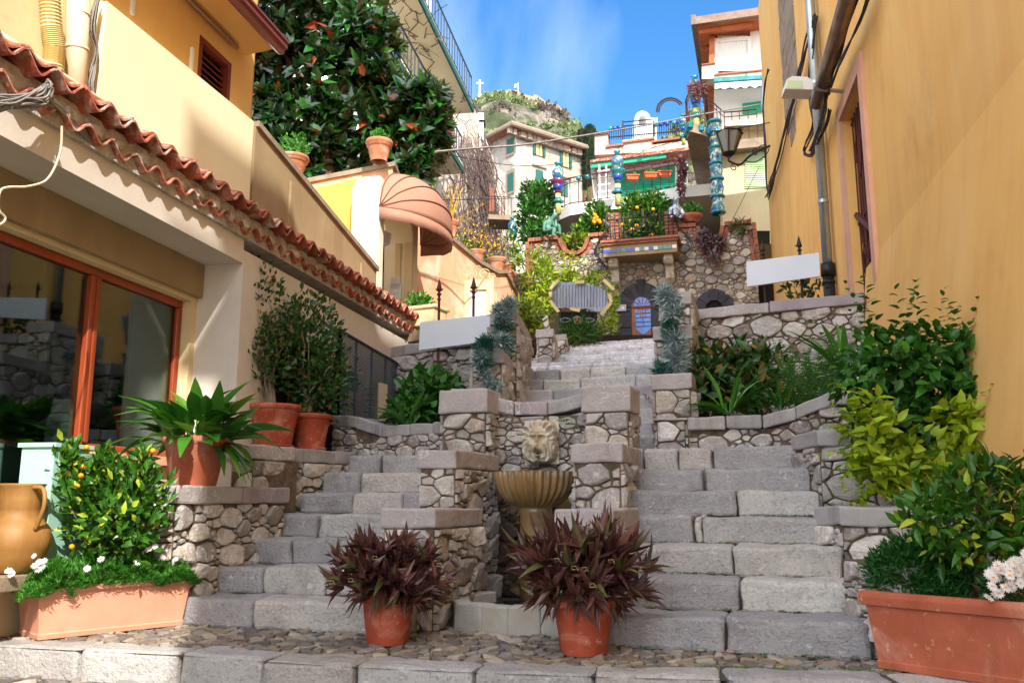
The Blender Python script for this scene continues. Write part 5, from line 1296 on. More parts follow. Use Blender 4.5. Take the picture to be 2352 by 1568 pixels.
for y in range(396,452,4): b.tube([GT(1425,y,.07),GT(1550,y-1,.07)],.02,4)
b.build('slat_line',M['tealp'],sh)
b=B(); gpoly(b,[(1372,392),(1402,388),(1418,400),(1425,395),(1425,372),(1372,378)],.04,.04); b.build('stone_facing',M['crz'],gh)
b=B(); pa_=GT(1372,470,0); b.add([GT(1355,373,1.2),GT(1368,380,0),GT(1368,470,0),GT(1366,470,.02)],[(0,1,2,3)]); b.build('side_reveal',M['white'],gh)
# roof terrace railing + white bell arch
b=B()
for x in range(1400,1576,5):
    y0=302-(x-1400)*.085; 
    if 1430<x<1502: y0-=0
    b.tube([GT(x,y0+20,.2),GT(x,y0-8,.2)],.016,4)
for dy in (-9,14): b.tube([GT(1398,302+dy,.2),GT(1500,293+dy,.2),GT(1578,286+dy,.2)],.03,5)
for x,y in ((1430,285),(1432,325),(1502,278)): pass
for x in (1431,1502): b.tube([GT(x,322,.2),GT(x,277,.2)],.04,5)
b.tube([GT(1431,281,.2),GT(1502,274,.2)],.03,5); b.build('terrace_railing',M['iron'],gh)
for i,x in enumerate((1402,1412,1424,1508,1518,1532,1548,1560)):
    b=B(); c=GT(x,296-(x-1400)*.09,.25); b.lathe(c-Z*.12,[(.001,0),(.09,.04),(.12,.12),(.09,.2),(.001,.24)],8); b.build('blue_ball',M['glazeb' if i%3 else 'glazet'],gh,True)
ba=thing('bell_arch','small white rounded arch standing on the roof terrace of the white house','arch',loc=P(1476,290,39))
b=B(); AY=39.5; A0=[(1457,325),(1458,275)]+[(1476-17*cos(g),272-17*sin(g)) for g in [pi*k/12 for k in range(13)]]+[(1494,275),(1494,325)]
inn=[(1485,285)]+[(1476+9*cos(g),274-10*sin(g)) for g in [pi*k/10 for k in range(11)]]+[(1467,285)]
Yd=.8
# arch as two halves
def half(sgn):
    o_=[(1476+sgn*19,325),(1476+sgn*18,272)]+[(1476+sgn*17.5*cos(g),272-17*sin(g)) for g in [pi/2*k/6 for k in range(1,7)]]
    i_=[(1476+sgn*9*sin(g),275-11*cos(g)) for g in [pi/2*k/6 for k in range(7)]]+[(1476+sgn*9,287),(1476,287),(1476,325)]
    b.prism([P(x,y,AY) for x,y in o_+i_],V((0,.9,0)))
half(1);half(-1); b.prism([P(1490,272,AY+.1),P(1510,270,AY+.1),P(1508,325,AY+.1),P(1490,325,AY+.1)],V((0,1.2,0))); b.build('arch_body',M['white'],ba)
ib=B(); p=[P(1540-31*cos(g),255-29*sin(g),33) for g in [rad(-5+k*8) for k in range(20)]]; ib.tube(p,.03,4); p2=[P(1540-27*cos(g),255-25*sin(g),33) for g in [rad(-5+k*8) for k in range(20)]]; ib.tube(p2,.02,4)
for k in range(0,20,1): c=(p[k]+p2[k])*.5; ib.tube([c+V((.09*cos(g),0,.09*sin(g))) for g in [q*1.05 for q in range(7)]],.012,3)
tag(ib.build('iron_arch',M['iron']),'thin scrolled iron garden arch against the sky between the bell arch and the loggia','garden arch')
fx=[(1428,1448,424),(1476,1497,404),(1500,1522,399)]
for i,(x0,x1,y) in enumerate(((1441,1466,401),(1483,1508,396),(1514,1541,392))):
    t=thing('flower_box','%s orange plastic flower box on the green shutter railing'%('left','middle','right')[i],'flower box','orange flower boxes in front of the green shutters',loc=P(x0,y+10,28)); t['label']=['orange flower box nearest the green cupped ceramic post','orange flower box between two others before the shutters','orange flower box farthest right before the shutters, by the dry vine'][i]
    a=P(x0,y+11,27.8);c=P(x1,y+10,27.8); trough(t,a,V((c.x-a.x,c.y-a.y,0)),(c-a).length,.2,.17,'oplant',.05,.02)
    b=B(); crown(b,(a+c)/2+V((0,.1,.2)),(.16,.08,.07),40,.07,.03,60+i); b.build('foliage',M['yell'],t)
b=B(); 
for k in range(3):
    z=k*.42; 
ul=thing('plant_ladder','white metal plant stand with turquoise shelves on the curved terrace','plant stand',loc=P(1385,440,31))
b=B()
for x in(1378,1394): b.tube([P(x,452,31),P(x-2,378,31)],.035,4)
for y in (392,408,424,440): b.tube([P(1372,y+2,30.9),P(1402,y-2,30.9)],.03,4)
b.build('ladder_frame',M['white'],ul)
# ---------------------------------------------------------------- yellow house with wooden loggia (right)
yh=thing('loggia_house','cream house with a wooden roofed loggia, curved balcony and green shutters','house',loc=P(1700,500,26))
YY=26.5; YD=V((cos(TS),-sin(TS),0)); YN=V((-sin(TS),-cos(TS),0)); YB=V((sin(TS),cos(TS),0)); YO=P(1655,400,YY); YO.z=0
def YT(x,y,o=0): return hit(x,y,YO+YN*o,YD)
def ypoly(b,pts,o,th,m=0): b.prism([YT(x,y,o) for x,y in pts],-YN*th,m)
b=B(); ypoly(b,[(1655,560),(1800,560),(1800,285),(1655,290)],0,8); b.build('lower_wall',M['cream'],yh)
b=B(); ypoly(b,[(1640,292),(1800,285),(1800,170),(1640,180)],-.6,7); ypoly(b,[(1723,175),(1800,170),(1800,58),(1723,62)],-.3,6); b.build('upper_wall',M['white'],yh)
b=B(); ypoly(b,[(1612,182),(1612,150),(1642,147),(1642,172),(1800,158),(1800,172)],.1,.5); b.build('parapet_stone',M['crz'],yh)
b=B(); ypoly(b,[(1611,150),(1643,146),(1643,143),(1611,147)],.15,.6); ypoly(b,[(1641,173),(1800,157),(1800,154),(1641,169)],.15,.6); b.build('brick_capping',M['brick'],yh)
b=B(); ypoly(b,[(1640,82),(1725,70),(1725,62),(1640,66)],-.3,.3); ypoly(b,[(1628,150),(1641,148),(1641,72),(1630,76)],-.1,.25); b.build('timber_frame',M['woodw'],yh)
wn=B(); 
for q in ([(1641,172),(1649,171),(1649,88),(1641,88)],[(1717,168),(1726,167),(1726,83),(1717,84)],[(1649,98),(1717,92),(1717,84),(1649,88)],[(1649,171),(1717,168),(1717,165),(1649,168)]): ypoly(wn,q,-.2,.1)
wn=wn.build('loggia_window',M['white'],yh)
b=B(); 
vs=[];n=40
for k in range(n+1):
    x=1649+68*k/n; a=YT(x,170,-.45);c=YT(x,90,-.45); w_=YN*(.205+.03*sin(k*1.7)); vs+=[a+w_,c+w_]
b.add(vs,[(2*k,2*k+2,2*k+3,2*k+1) for k in range(n)]); b.build('curtain',M['white'],wn,True)
b=B(); ypoly(b,[(1649,169),(1717,166),(1717,91),(1649,97)],-.29,.01); b.build('pane',M['glass'],wn)
# roof: soffit + eave running back on the left side
e0=YT(1600,60,.5);e1=YT(1800,38,.5); zR=(e0.z+e1.z)/2
def YZ(x,o,z): p=YT(x,300,o); return V((p.x,p.y,z))
zE=YT(1600,66,1.4).z; 
p0=YZ(1602,1.4,zE);p1=p0+YD*6; p2=p1+YB*12+Z*1.2;p3=p0+YB*12+Z*.0
p0b=YT(1600,62,.5);p1b=p0b+YD*7
b=B(); b.prism([p0b,p1b,p1b+YB*11,p0b+YB*11],Z*.12); b.build('timber_soffit',M['woodw'],yh)
b=B(); 
b.box(p0b+Z*.0+YN*.02,YD*7,YN*.16,Z*.26); b.box(p0b-YD*.16+Z*.0+YN*.18,YD*.16,YB*11,Z*.34); b.build('eave_gutter',M['cop_p'],yh)
b=B(); bm=YT(1640,70,-.1)
for k in range(9): b.box(p0b+YB*(.2+k*1.15)+YD*.05-Z*.14,YD*1.7,YB*.14,Z*.139)
b.build('rafter',M['woodw'],yh)
# loggia balcony slab curved and railing
bz=YT(1640,296,1.5).z
cur=[(1765,262,.45),(1740,264,.45),(1700,266,.45),(1665,272,.5),(1640,284,1.3),(1610,300,1.9),(1585,320,2.2),(1577,338,1.6)]
c3=[YZ(x,o,bz) for x,y,o in cur]
backp=[c3[-1]+YB*13,c3[0]+YB*4]
b=B(); b.prism(c3+backp,Z*-.3); b.build('balcony_slab',M['oldstone'],yh)
b=B(); b.prism([YT(1662,278,.5),YT(1800,268,.5),YT(1800,284,.5),YT(1662,290,.5)],-YN*.5); b.build('balcony_ledge',M['lime'],yh)
b=B(); Lr=[]
side=[c3[-1]+YB*4]+c3[::-1]
for p,q2 in zip(side,side[1:]):
    n=max(1,int((q2-p).length/.22)); Lr+= [p.lerp(q2,k/n) for k in range(n)]
hr=.95
for p in Lr: b.tube([p,p+Z*hr],.013,4)
b.tube([p+Z*hr for p in Lr],.025,4); b.tube([p+Z*(hr-.16) for p in Lr],.016,4); b.build('balcony_railing',M['ironb'],yh)
b=B()
for p,q2 in zip(side[1:],side[2:-3]):
    n=max(1,int((q2-p).length/.25))
    for k in range(n): b.lathe(p.lerp(q2,k/n)-Z*.25,[(.02,0),(.1,.06),(.12,.22),(.02,.26)],6)
b.build('scallop_tile',M['glazet'],yh)
b=B(); ypoly(b,[(1640,188),(1800,178),(1800,170),(1640,178)],.5,.6); b.build('tile_canopy',M['glazet'],yh)
b=B(); ypoly(b,[(1642,192),(1755,184),(1755,200),(1744,196),(1735,202),(1722,197),(1712,203),(1700,199),(1690,204),(1676,200),(1664,205),(1655,202),(1642,205)],.9,.04); b.build('scalloped_awning',M['white'],yh)
b=B(); ypoly(b,[(1705,262),(1765,255),(1765,230),(1705,238)],-.5,.05); b.build('green_shutter',M['tealp'],yh)
b=B(); ypoly(b,[(1712,432),(1765,430),(1765,335),(1712,338)],.04,.05); ls=b.build('pale_shutter',M['lgrn'],yh)
b=B()
for y in range(348,430,5): b.tube([YT(1712,y,.05),YT(1765,y-1,.05)],.018,4)
b.build('slat_line',M['lgrn'],ls)
b=B(); ypoly(b,[(1706,340),(1770,337),(1770,328),(1706,332)],.14,.14); b.build('shutter_box',M['dgrn'],yh)
b=B(); ypoly(b,[(1736,560),(1768,560),(1768,530),(1736,530)],.02,.02); ypoly(b,[(1735,530),(1768,530),(1768,500),(1735,500)],.0,-.0) if 0 else None
b.build('basement_opening',M['dark'],yh)
# side wall of the house with window and AC
b=B(); s0_=YT(1655,400,0); b.box(V((s0_.x,s0_.y,5.5)),-YD*.05,YB*9,Z*(bz-5.8)); b.build('side_wall',M['yel'],yh)
b=B(); b.box(V((s0_.x,s0_.y,0))-YD*.09+YB*2.0+Z*(7.2),-YD*.05,YB*1.3,Z*1.6); b.build('side_window',M['white'],yh)
acx=thing('wall_air_conditioner','beige air conditioner box on wall brackets under the loggia balcony','air conditioner',loc=P(1600,435,29))
b=B(); a=P(1595,450,29.5); b.rbox(a,V((.26,0,0)),V((0,.8,0)),Z*.58,.03,.4,0); b.build('casing',M['pvc'],acx)
b=B(); b.box(a+V((-.15,.1,-.15)),V((.75,0,0)),V((0,.05,0)),Z*.05); b.box(a+V((-.2,.1,-.45)),V((.8,0,0)),V((0,.05,0)),Z*.05); b.build('bracket',M['pvc'],acx)
# painted majolica column
mc_=thing('majolica_column','tall column covered with painted blue, green and yellow majolica at the loggia house','column',loc=P(1652,490,25))
c=P(1650,490,25.1); tz=P(1650,280,25.1).z; H=tz-c.z; b=B()
pr=[]; n=36
for k in range(n+1):
    t=k/n; r=.175+.016*sin(t*30)+(.015 if abs((t*9)%1-.5)<.12 else 0); pr.append((r,t*H))
b.lathe(c,pr,20); b.build('column_shaft',M['mosaic'],mc_,True)
b=B()
for t in (.0,.17,.36,.53,.7,.87,.99): b.lathe(c+Z*(H*t-.03),[(.18,0),(.225,.03),(.225,.08),(.18,.11)],20)
b.build('glazed_ring',M['glazet'],mc_,True)
b=B()
R=random.Random(6)
for k in range(22):
    t=R.random(); g=R.uniform(pi,2*pi); b.lathe(c+V((.14*cos(g),.14*sin(g),H*t)),[(.001,-.06),(.05,-.02),(.05,.03),(.001,.07)],7)
b.build('glazed_relief',M['glazey'],mc_,True)
# ---------------------------------------------------------------- stone townhouse (middle far)
th_=thing('stone_townhouse','tall pale stone townhouse with dark green shutters and tiled eaves in the middle distance','house',loc=P(1180,440,66))
HY=66.; ang=rad(36); HC=P(1180,300,HY); HC.z=0
HR=V((cos(rad(-2)),0,0)); HRd=V((cos(rad(28)),sin(rad(28)),0)); HLd=V((-cos(rad(30)),sin(rad(30)),0)) # right wall dir, left wall dir
HLd=V((-.62,.78,0)).normalized(); HRd=V((.80,.60,0)).normalized()
def HRt(x,y,o=0): n=V((HRd.y,-HRd.x,0)); return hit(x,y,HC+n*o,HRd)
def HLt(x,y,o=0): n=V((HLd.y,-HLd.x,0))*-1; return hit(x,y,HC+n*o,HLd)
nR=V((HRd.y,-HRd.x,0)); nL=-V((HLd.y,-HLd.x,0))
zt=HRt(1183,300).z; ztr=zt
pr_=HRt(1336,350); pl_=HLt(1131,330)
zg=12
b=B(); rgt=V((pr_.x,pr_.y,0)); lft=V((pl_.x,pl_.y,0))
b.prism([xy(HC,zg),xy(rgt,zg),xy(rgt+lft-HC,zg),xy(lft,zg)],Z*(zt-zg)); b.build('stone_wall',M['ston'],th_)
def winR(x0,y0,x1,y1,open_=True):
    ww=B(); a=HRt(x0,y1,.05);c=HRt(x1,y1,.05); zt_=HRt((x0+x1)/2,y0,.05).z; zb_=HRt((x0+x1)/2,y1,.05).z; d=(c-a);d.z=0
    ww.box(V((a.x,a.y,zb_)),d,nR*.04,Z*(zt_-zb_)); w_=ww.build('window',M['dark' if open_ else 'dgrn'],th_)
    if open_:
        for s in (0,1):
            q=B(); o=V((a.x,a.y,zb_)) if s==0 else V((a.x,a.y,zb_))+d; dd=-d*.32 if s==0 else d*.32
            q.box((o if s==0 else o)+nR*.06,dd,nR*.06,Z*(zt_-zb_)); q.build('shutter',M['dgrn'],w_)
        q=B(); q.box(V((a.x,a.y,zb_))+d*.1+nR*.05,d*.35,nR*.02,Z*(zt_-zb_)); q.box(V((a.x,a.y,zb_))+d*.55+nR*.05,d*.35,nR*.02,Z*(zt_-zb_)); q.build('casement',M['goldw'],w_)
    q=B(); q.box(V((a.x,a.y,zt_+.25))-d*.5,d*2.0,nR*.12,Z*.12); q.build('lintel',M['oldstone'],w_)
winR(1229,322,1246,358); winR(1291,350,1307,384); winR(1231,391,1247,419,False); winR(1288,415,1304,450,False)
def winL(x0,y0,x1,y1):
    ww=B(); a=HLt(x0,y1,.05);c=HLt(x1,y1,.05); zt_=HLt((x0+x1)/2,y0,.05).z; zb_=HLt((x0+x1)/2,y1,.05).z; d=(c-a);d.z=0
    ww.box(V((a.x,a.y,zb_)),d,nL*.04,Z*(zt_-zb_)); w_=ww.build('window',M['dgrn'],th_)
    q=B(); q.box(V((a.x,a.y,zb_-.2))-d*.2,d*1.4,nL*.03,Z*(zt_-zb_+.5)); q.build('surround',M['oldstone'],w_)
winL(1173,317,1184-10,356) if 0 else None
winL(1165,318,1182,352); winL(1166,398,1180,440)
b=B(); zr=zt+.1; ov=.9
c0=xy(HC,zr)+(nR+nL)*ov; r0_=xy(rgt,zr)+nR*ov+HRd*ov; l0_=xy(lft,zr)+nL*ov+HLd*ov; f0_=xy(rgt+lft-HC,zr); mid_=(xy(HC,zr)+f0_)*.5+Z*.5
b.add([c0,r0_,f0_,l0_,mid_],[(0,1,4),(1,2,4),(2,3,4),(3,0,4)]); b.add([c0-Z*.22,r0_-Z*.22,f0_-Z*.22,l0_-Z*.22],[(3,2,1,0)])
b.build('tiled_roof',M['tile'],th_)
b=B(); b.tube([r0_-Z*.08,c0-Z*.08,l0_-Z*.08],.22,8); b.build('roof_gutter',M['oldstone'],th_)
b=B(); R=random.Random(1)
for k in range(60):
    t=k/60; p=c0.lerp(r0_,t)-nR*R.uniform(.3,.6); b.rbox(p-Z*.75,HRd*R.uniform(.2,.35),-nR*.3,Z*R.uniform(.35,.7),.03,.3,.04,0,k)
b.build('eave_bricks',M['oldstone'],th_)
# ---------------------------------------------------------------- vine covered apartment building (left)
vb=thing('vine_building','tall white building with long balconies and bare vines over its stone corner','building',loc=P(1000,400,28))
VD=V((sin(rad(9.5)),cos(rad(9.5)),0)); VN=V((cos(rad(9.5)),-sin(rad(9.5)),0)); VC=P(1060,400,33); VC.z=0
def VP_(s,o,z): return VC+VD*s+VN*o+Z*z
def vh(x,y,o=0):
    p=hit(x,y,VC+VN*o,VD); return (p-VC).dot(VD),p.z
b=B(); se_=vh(1085,268,1.5)[0]+.1; b.box(VP_(-12.5,0,2),VD*(12.5+se_),-VN*8,Z*22); 
b.build('facade',M['white'],vb)
# stone end part with slope
cor=[(1090,335),(1105,300),(1125,345),(1145,400),(1165,450),(1172,500),(1178,560),(1100,640),(1030,640),(1000,420)]
b=B(); b.prism([P(x,y,30+(x-1000)*.03) for x,y in [(1000,640),(1185,600),(1172,480),(1150,405),(1120,330),(1100,272),(1085,250),(1040,250),(1000,330)]],V((0,3,0))); b.build('stone_corner',M['crz'],vb)
b=B()
def slab(x0,y0,x1,y1,o,th=.35,nm=None):
    s0,z0_=vh(x0,y0,o);s1,z1_=vh(x1,y1,o); z=(z0_+z1_)/2; b.box(VP_(s0-6,-.3,z),VD*(s1-s0+6),VN*(o+.3),Z*th); return s0-6,s1,z+th
r1_=slab(965,0,1085,268,1.5); r2_=slab(880,60,1062,425,1.25)
b.build('balcony_slab',M['whitec'],vb)
b=B()
for (s0,s1,z),o in ((r1_,1.5),(r2_,1.25)):
    n=int((s1-s0)/.35)
    for k in range(n+1): s=s0+(s1-s0)*k/n; b.tube([VP_(s,o-.05,z),VP_(s,o-.05,z+.95)],.018,4)
    for h in (.12,.95): b.tube([VP_(s0,o-.05,z+h),VP_(s1,o-.05,z+h)],.03,4)
b.build('balcony_railing',M['fence'],vb)
b=B()
for (s0,s1,z),o in ((r1_,1.5),(r2_,1.25)): b.box(VP_(s0,o+.003,z-.36),VD*(s1-s0),VN*.06,Z*.2)
b.build('teal_fascia',M['dgrn'],vb)
b=B(); s0,z0_=vh(1108,340,.5); ch=P(1103,330,33); 
b.box(P(1095,345,33),V((.27,0,0)),V((0,.5,0)),Z*1.6); b.build('chimney',M['white'],vb); b=B(); b.box(P(1090,281,33),V((.42,0,0)),V((0,.6,0)),Z*.1); b.build('chimney_cap',M['dark'],vb)
# small balcony on vine building
b=B(); a=P(1122,492,27.5); b.box(a,V((.75,.1,0)),V((0,1.1,0)),Z*-.16); sbz=b.build('small_balcony',M['oldstone'],vb)
b=B()
for k in range(8): p=a+V((.75*k/7,.1*k/7,0)); b.tube([p,p+Z*.62],.01,4)
b.tube([a+Z*.62,a+V((.75,.1,.62))],.014,4); b.build('railing',M['ironb'],sbz)
b=B(); b.box(P(1124,485,29.1),V((.16,0,0)),V((0,.05,0)),Z*.85); b.build('red_door',M['brick'],vb)
vt=B(); R=random.Random(77)
for i in range(620):
    x=R.gauss(1100,34); y=R.uniform(300,640); 
    if x<1010 or x>1172-(560-y)*.18 and y<560 or x>1188: continue
    Yv=29.75+(x-1000)*.03
    p=P(x,y,Yv); pts=[p]
    for k in range(6):
        p=p+V((R.gauss(.02,.09),R.uniform(-.03,.02),R.uniform(-.42,-.12))); pts.append(p)
    vt.tube(pts,R.uniform(.008,.022),3,cap=False)
for i in range(60):
    s,z=R.uniform(-15,-1),0; 
    for (s0,s1,zz_),o in ((r1_,1.5),(r2_,1.25)):
        p=VP_(R.uniform(s1-9,s1),R.uniform(.1,o),zz_-.37); pts=[p]
        for k in range(4): p=p+V((R.gauss(0,.2),R.gauss(.1,.3),R.uniform(-.12,.02))); pts.append(p)
        vt.tube(pts,R.uniform(.008,.018),3,cap=False)
tag(vt.build('bare_vines',M['vine']),kind='stuff',label='bare brown vines hanging over the building corner',cat='vines')
# ---------------------------------------------------------------- hill, fortress, cross, flag
crest=[(900,300),(1040,250),(1085,228),(1110,214),(1150,208),(1169,209),(1200,218),(1250,236),(1285,245),(1312,272),(1335,285),(1348,298),(1362,306),(1400,345),(1480,370),(1520,330),(1555,285),(1572,272),(1590,258),(1620,250),(1700,300)]
def cy_(x):
    for a,c in zip(crest,crest[1:]):
        if a[0]<=x<=c[0]: return a[1]+(c[1]-a[1])*(x-a[0])/(c[0]-a[0])
    return 300
hb=B(); NX,NYY=170,60; vs=[];fs=[]
HP={}
for i in range(NX+1):
    x=900+800*i/NX; yc=cy_(x)
    for j in range(NYY+1):
        t=j/NYY; Y=340-200*t**.9; p=P(x,yc+t*230+2,Y)
        nz=noise.noise(p*.03)*5+noise.noise(p*.09)*3.0+noise.noise(p*.25)*1.4
        k=min(1,t*8); p=p+V((noise.noise(p*.1+V((9,0,0)))*1.5,-nz*k*1.6,nz*.5*k)); vs.append(p)
for i in range(NX):
    for j in range(NYY): a=i*(NYY+1)+j; fs.append((a,a+1,a+NYY+2,a+NYY+1))
for i in range(NX+1): p=vs[i*(NYY+1)]; vs.append(p+V((0,80,-25)))
o=(NX+1)*(NYY+1)
for i in range(NX): fs.append((i*(NYY+1),(i+1)*(NYY+1),o+i+1,o+i))
hb.add(vs,fs); hillv=vs[:o]
M['hill']=pm('rocky_hillside','#8f867c','#685e54',sc=.12,bump=1,bsc=.6,bd=1.2,rough=.95,stain=('#b8957a',.06,.5,.7,.5),moss=('#3f4a2c',.07,.42,.52,.9),speck=('#5c5044',.5,.56,.7,.6))
hb.build('rocky_hill',M['hill'],kind='structure')
sc=B(); R=random.Random(12)
for k in range(6500):
    p=R.choice(hillv)
    if noise.noise(p*.035+V((3,0,0)))<-.02+R.uniform(-.15,.15): continue
    s=R.uniform(.8,2.2); mm=0 if noise.noise(p*.05+V((0,40,0)))>-.12 else 1
    for q in range(14):
        d=rdir(R); d.z=abs(d.z); sc.sl(p+d*s*R.uniform(.3,1.0)+rv(R,.5),(d+rv(R,.6)).normalized(),V((0,-1,.6))+rv(R,.5),s*.8,s*.5,mm)
tag(sc.build('hillside_scrub',[M['scrub'],M['scrubb']]),kind='stuff',label='green and brown scrub covering the rocky hill',cat='scrub')
ft=thing('fortress','ruined tan stone fortress walls along the crest of the hill','fortress',loc=P(1230,240,338))
fp=[(1140,215),(1169,206),(1188,208),(1200,216),(1225,222),(1227,217),(1234,219),(1252,233),(1260,236),(1281,241),(1312,271),(1311,276),(1290,268),(1273,260),(1255,252),(1227,243),(1193,231),(1150,222)]
b=B(); b.prism([P(x,y,334-(x-1140)*.02) for x,y in fp],V((0,6,0))); b.build('wall',M['tan'],ft)
b=B()
for x,y in ((1238,231),(1208,226)): b.box(P(x,y+3,332.9-(x-1140)*.02),V((.7,0,0)),V((0,.3,0)),Z*.9)
b.box(P(1259,240,333),V((.6,0,0)),V((0,1,0)),Z*2.2); b.build('window',M['dark'],ft)
cr=thing('hilltop_cross','large white cross on a pedestal at the top of the hill','cross',loc=P(1102,216,330))
b=B(); c=P(1102,220,330); h=P(1102,184,330).z-c.z; k=330/F
b.cbox(c+Z*h*.5,k*3.8,k*3,h); b.cbox(c+Z*h*.79,k*17,k*2.8,k*3.8); b.build('cross_body',M['white'],cr); b=B(); b.lathe(c-Z*k*5,[(k*5.5,0),(k*4,k*8),(k*2.2,k*14)],6); b.build('pedestal',M['white'],cr)
fg=thing('flag','small green and white flag on a pole on the fortress','flag',loc=P(1190,211,333))
b=B(); b.tube([P(1190,212,333),P(1190,190,333)],.12,5); b.build('pole',M['white'],fg)
vs=[];n=8
for k in range(n+1): 
    t=k/n; vs+=[P(1190-8*t,189+6*t,333)+V((0,.4*sin(t*5),0)),P(1190-9*t,196+8*t,333)+V((0,.4*sin(t*5),0))]
b=B(); b.add(vs,[(2*k,2*k+2,2*k+3,2*k+1) for k in range(n//2)],0); b.add(vs,[(2*k,2*k+2,2*k+3,2*k+1) for k in range(n//2,n)],1); b.build('cloth',[M['tealp'],M['white']],fg)
# overhead wires
for i,(q,r_) in enumerate((([(1000,349,14),(1090,341,15),(1200,333,16),(1300,318,18),(1400,302,20),(1500,285,23),(1600,265,25),(1760,238,24)],.022),([(1000,460,20),(1080,458,22),(1180,455,24),(1290,440,27)],.01),([(1250,430,24),(1350,405,25),(1500,340,26),(1640,300,25)],.008),([(1010,352,14.2),(1180,380,17),(1300,375,20),(1440,352,24),(1570,322,26)],.007),([(1300,430,27),(1400,395,27),(1560,345,26),(1640,310,25)],.007),([(1655,560,20),(1700,470,20),(1745,380,19.5)],.007))):
    b=B(); b.tube(catn([P(*w_) for w_ in q],6),r_,5)
    tag(b.build('overhead_wire',M['cable' if i==0 else 'iron']),['thick overhead cable crossing the street in front of the townhouse roof','thin wire low across the vine covered corner','thin wire rising to the loggia balcony','thin sagging wire across the townhouse shutters','thin wire passing over the curved terrace','thin slanting guy wire by the majolica column'][i],'wire')
# ================================================================ plants, pots and small things
def spike(b,p,d,nn,L,W,m=0,bend=.2):
    d=d.normalized(); sd=d.cross(nn); sd=sd.normalized() if sd.length>1e-6 else d.orthogonal().normalized(); up=sd.cross(d); vs=[]
    for t,w in ((0,.8),(.3,1),(.65,.62),(1,.02)):
        c=p+d*(L*t)+up*(bend*L*t*t); vs+=[c-sd*W*w*.5+up*W*w*.28,c,c+sd*W*w*.5+up*W*w*.28,c-up*W*w*.12]
    fs=[]
    for i in range(3):
        a=i*4; fs+=[(a,a+1,a+5,a+4),(a+1,a+2,a+6,a+5),(a+2,a+3,a+7,a+6),(a+3,a,a+4,a+7)]
    b.add(vs,fs,m)
def aloe_pot(c,rt,rb,h,R3,seed,lab,cz):
    R3=(R3[0],R3[1],R3[2]*.72); cz-=.05
    t=thing('potted_aloe',lab,'potted plant','maroon aloes in terracotta pots before the fountain',loc=c); pot(t,c,rt,rb,h,'terrar')
    b=B(); R=random.Random(seed); cc=V(c)+V((0,0,cz))
    for i in range(105):
        d=rdir(R)
        if d.z<-.6: d.z*=-1
        q=cc+V((d.x*R3[0],d.y*R3[1],d.z*R3[2]))*R.uniform(.25,.88)
        ax=(d+V((0,0,.45))+rv(R,.2)).normalized(); a=ax.orthogonal().normalized(); e=ax.cross(a); k=R.randint(9,13)
        for j in range(k):
            g=j*2.4+R.random(); op=R.uniform(.35,1.25)*(1.1-.6*j/k); dd=ax*cos(op)+(a*cos(g)+e*sin(g))*sin(op)
            spike(b,q+dd*.01,dd,ax,R.uniform(.09,.165)*(1 if seed==1 else 1.25)*R.choice((.8,1,1.15)),R.uniform(.034,.052),0,R.uniform(-.5,.6))
    for i in range(60): # hanging dry leaves round the rim
        g=R.uniform(0,2*pi); q=V(c)+V((cos(g)*rt*.9,sin(g)*rt*.9,h+R.uniform(0,.06))); spike(b,q,V((cos(g),sin(g),R.uniform(-1.6,-.1))),Z,R.uniform(.12,.22),.032,0,-.15)
    b.build('foliage',M['aloe'],t)
    for i in range(7):
        d=rdir(R); d.z=abs(d.z); d.y=-abs(d.y); q=cc+V((d.x*R3[0],d.y*R3[1],d.z*R3[2]))*1.0
        b=B(); b.tube([q+V((.02*cos(s*1.3),0,.02*sin(s*1.3)+.006*s)) for s in range(5)],.0013,4); b.build('dry_tendril',M['goldw'],t)
    return t
aloe_pot((-.78,5.70,GZ),.172,.125,.30,(.43,.36,.36),1,'left maroon aloe clump in a red terracotta pot, foot of the left stairs',.42)
aloe_pot((.42,5.33,GZ),.185,.13,.31,(.44,.36,.44),2,'right maroon aloe clump in a red terracotta pot, in front of the fountain pool',.45)
# aspidistra
t=thing('potted_aspidistra','broad green leaved plant in a tall tapered terracotta pot on the low wall','potted plant',loc=(-2.45,6.78,.11))
ac=V((-2.45,6.78,.115)); pot(t,ac,.245,.165,.37,'terra',prof=[(.165,0),(.17,.01),(.222,.30),(.226,.305),(.245,.325),(.250,.365),(.235,.37),(.215,.36),(.2,.30),(.001,.30)])
b=B(); R=random.Random(15)
for k in range(120):
    g=R.uniform(0,2*pi); e=R.uniform(.2,1.5); h=V((cos(g),sin(g),0)); d=h*sin(e)+Z*cos(e); q=ac+Z*.31+h*.16*R.random(); pl=R.uniform(.05,.25)
    m_=q+d*pl; b.tube([q,m_],.004,4,cap=False); d2=(d+h*R.uniform(.0,.5)+Z*R.uniform(-.25,.3)+rv(R,.25)).normalized()
    b.leaf(m_,d2,(Z-h*.4+rv(R,.5)),R.uniform(.24,.36),R.uniform(.09,.135),6,R.uniform(.1,.8),.2,0) 
R=random.Random(4)
for k in range(5): b.leaf(ac+V((.15+.05*k/9,.0,.33)),V((R.uniform(.5,1),R.uniform(-.5,.3),.1)),Z,.3,.05,6,1.2,.2,0)
b.build('foliage',M['aspi'],t)
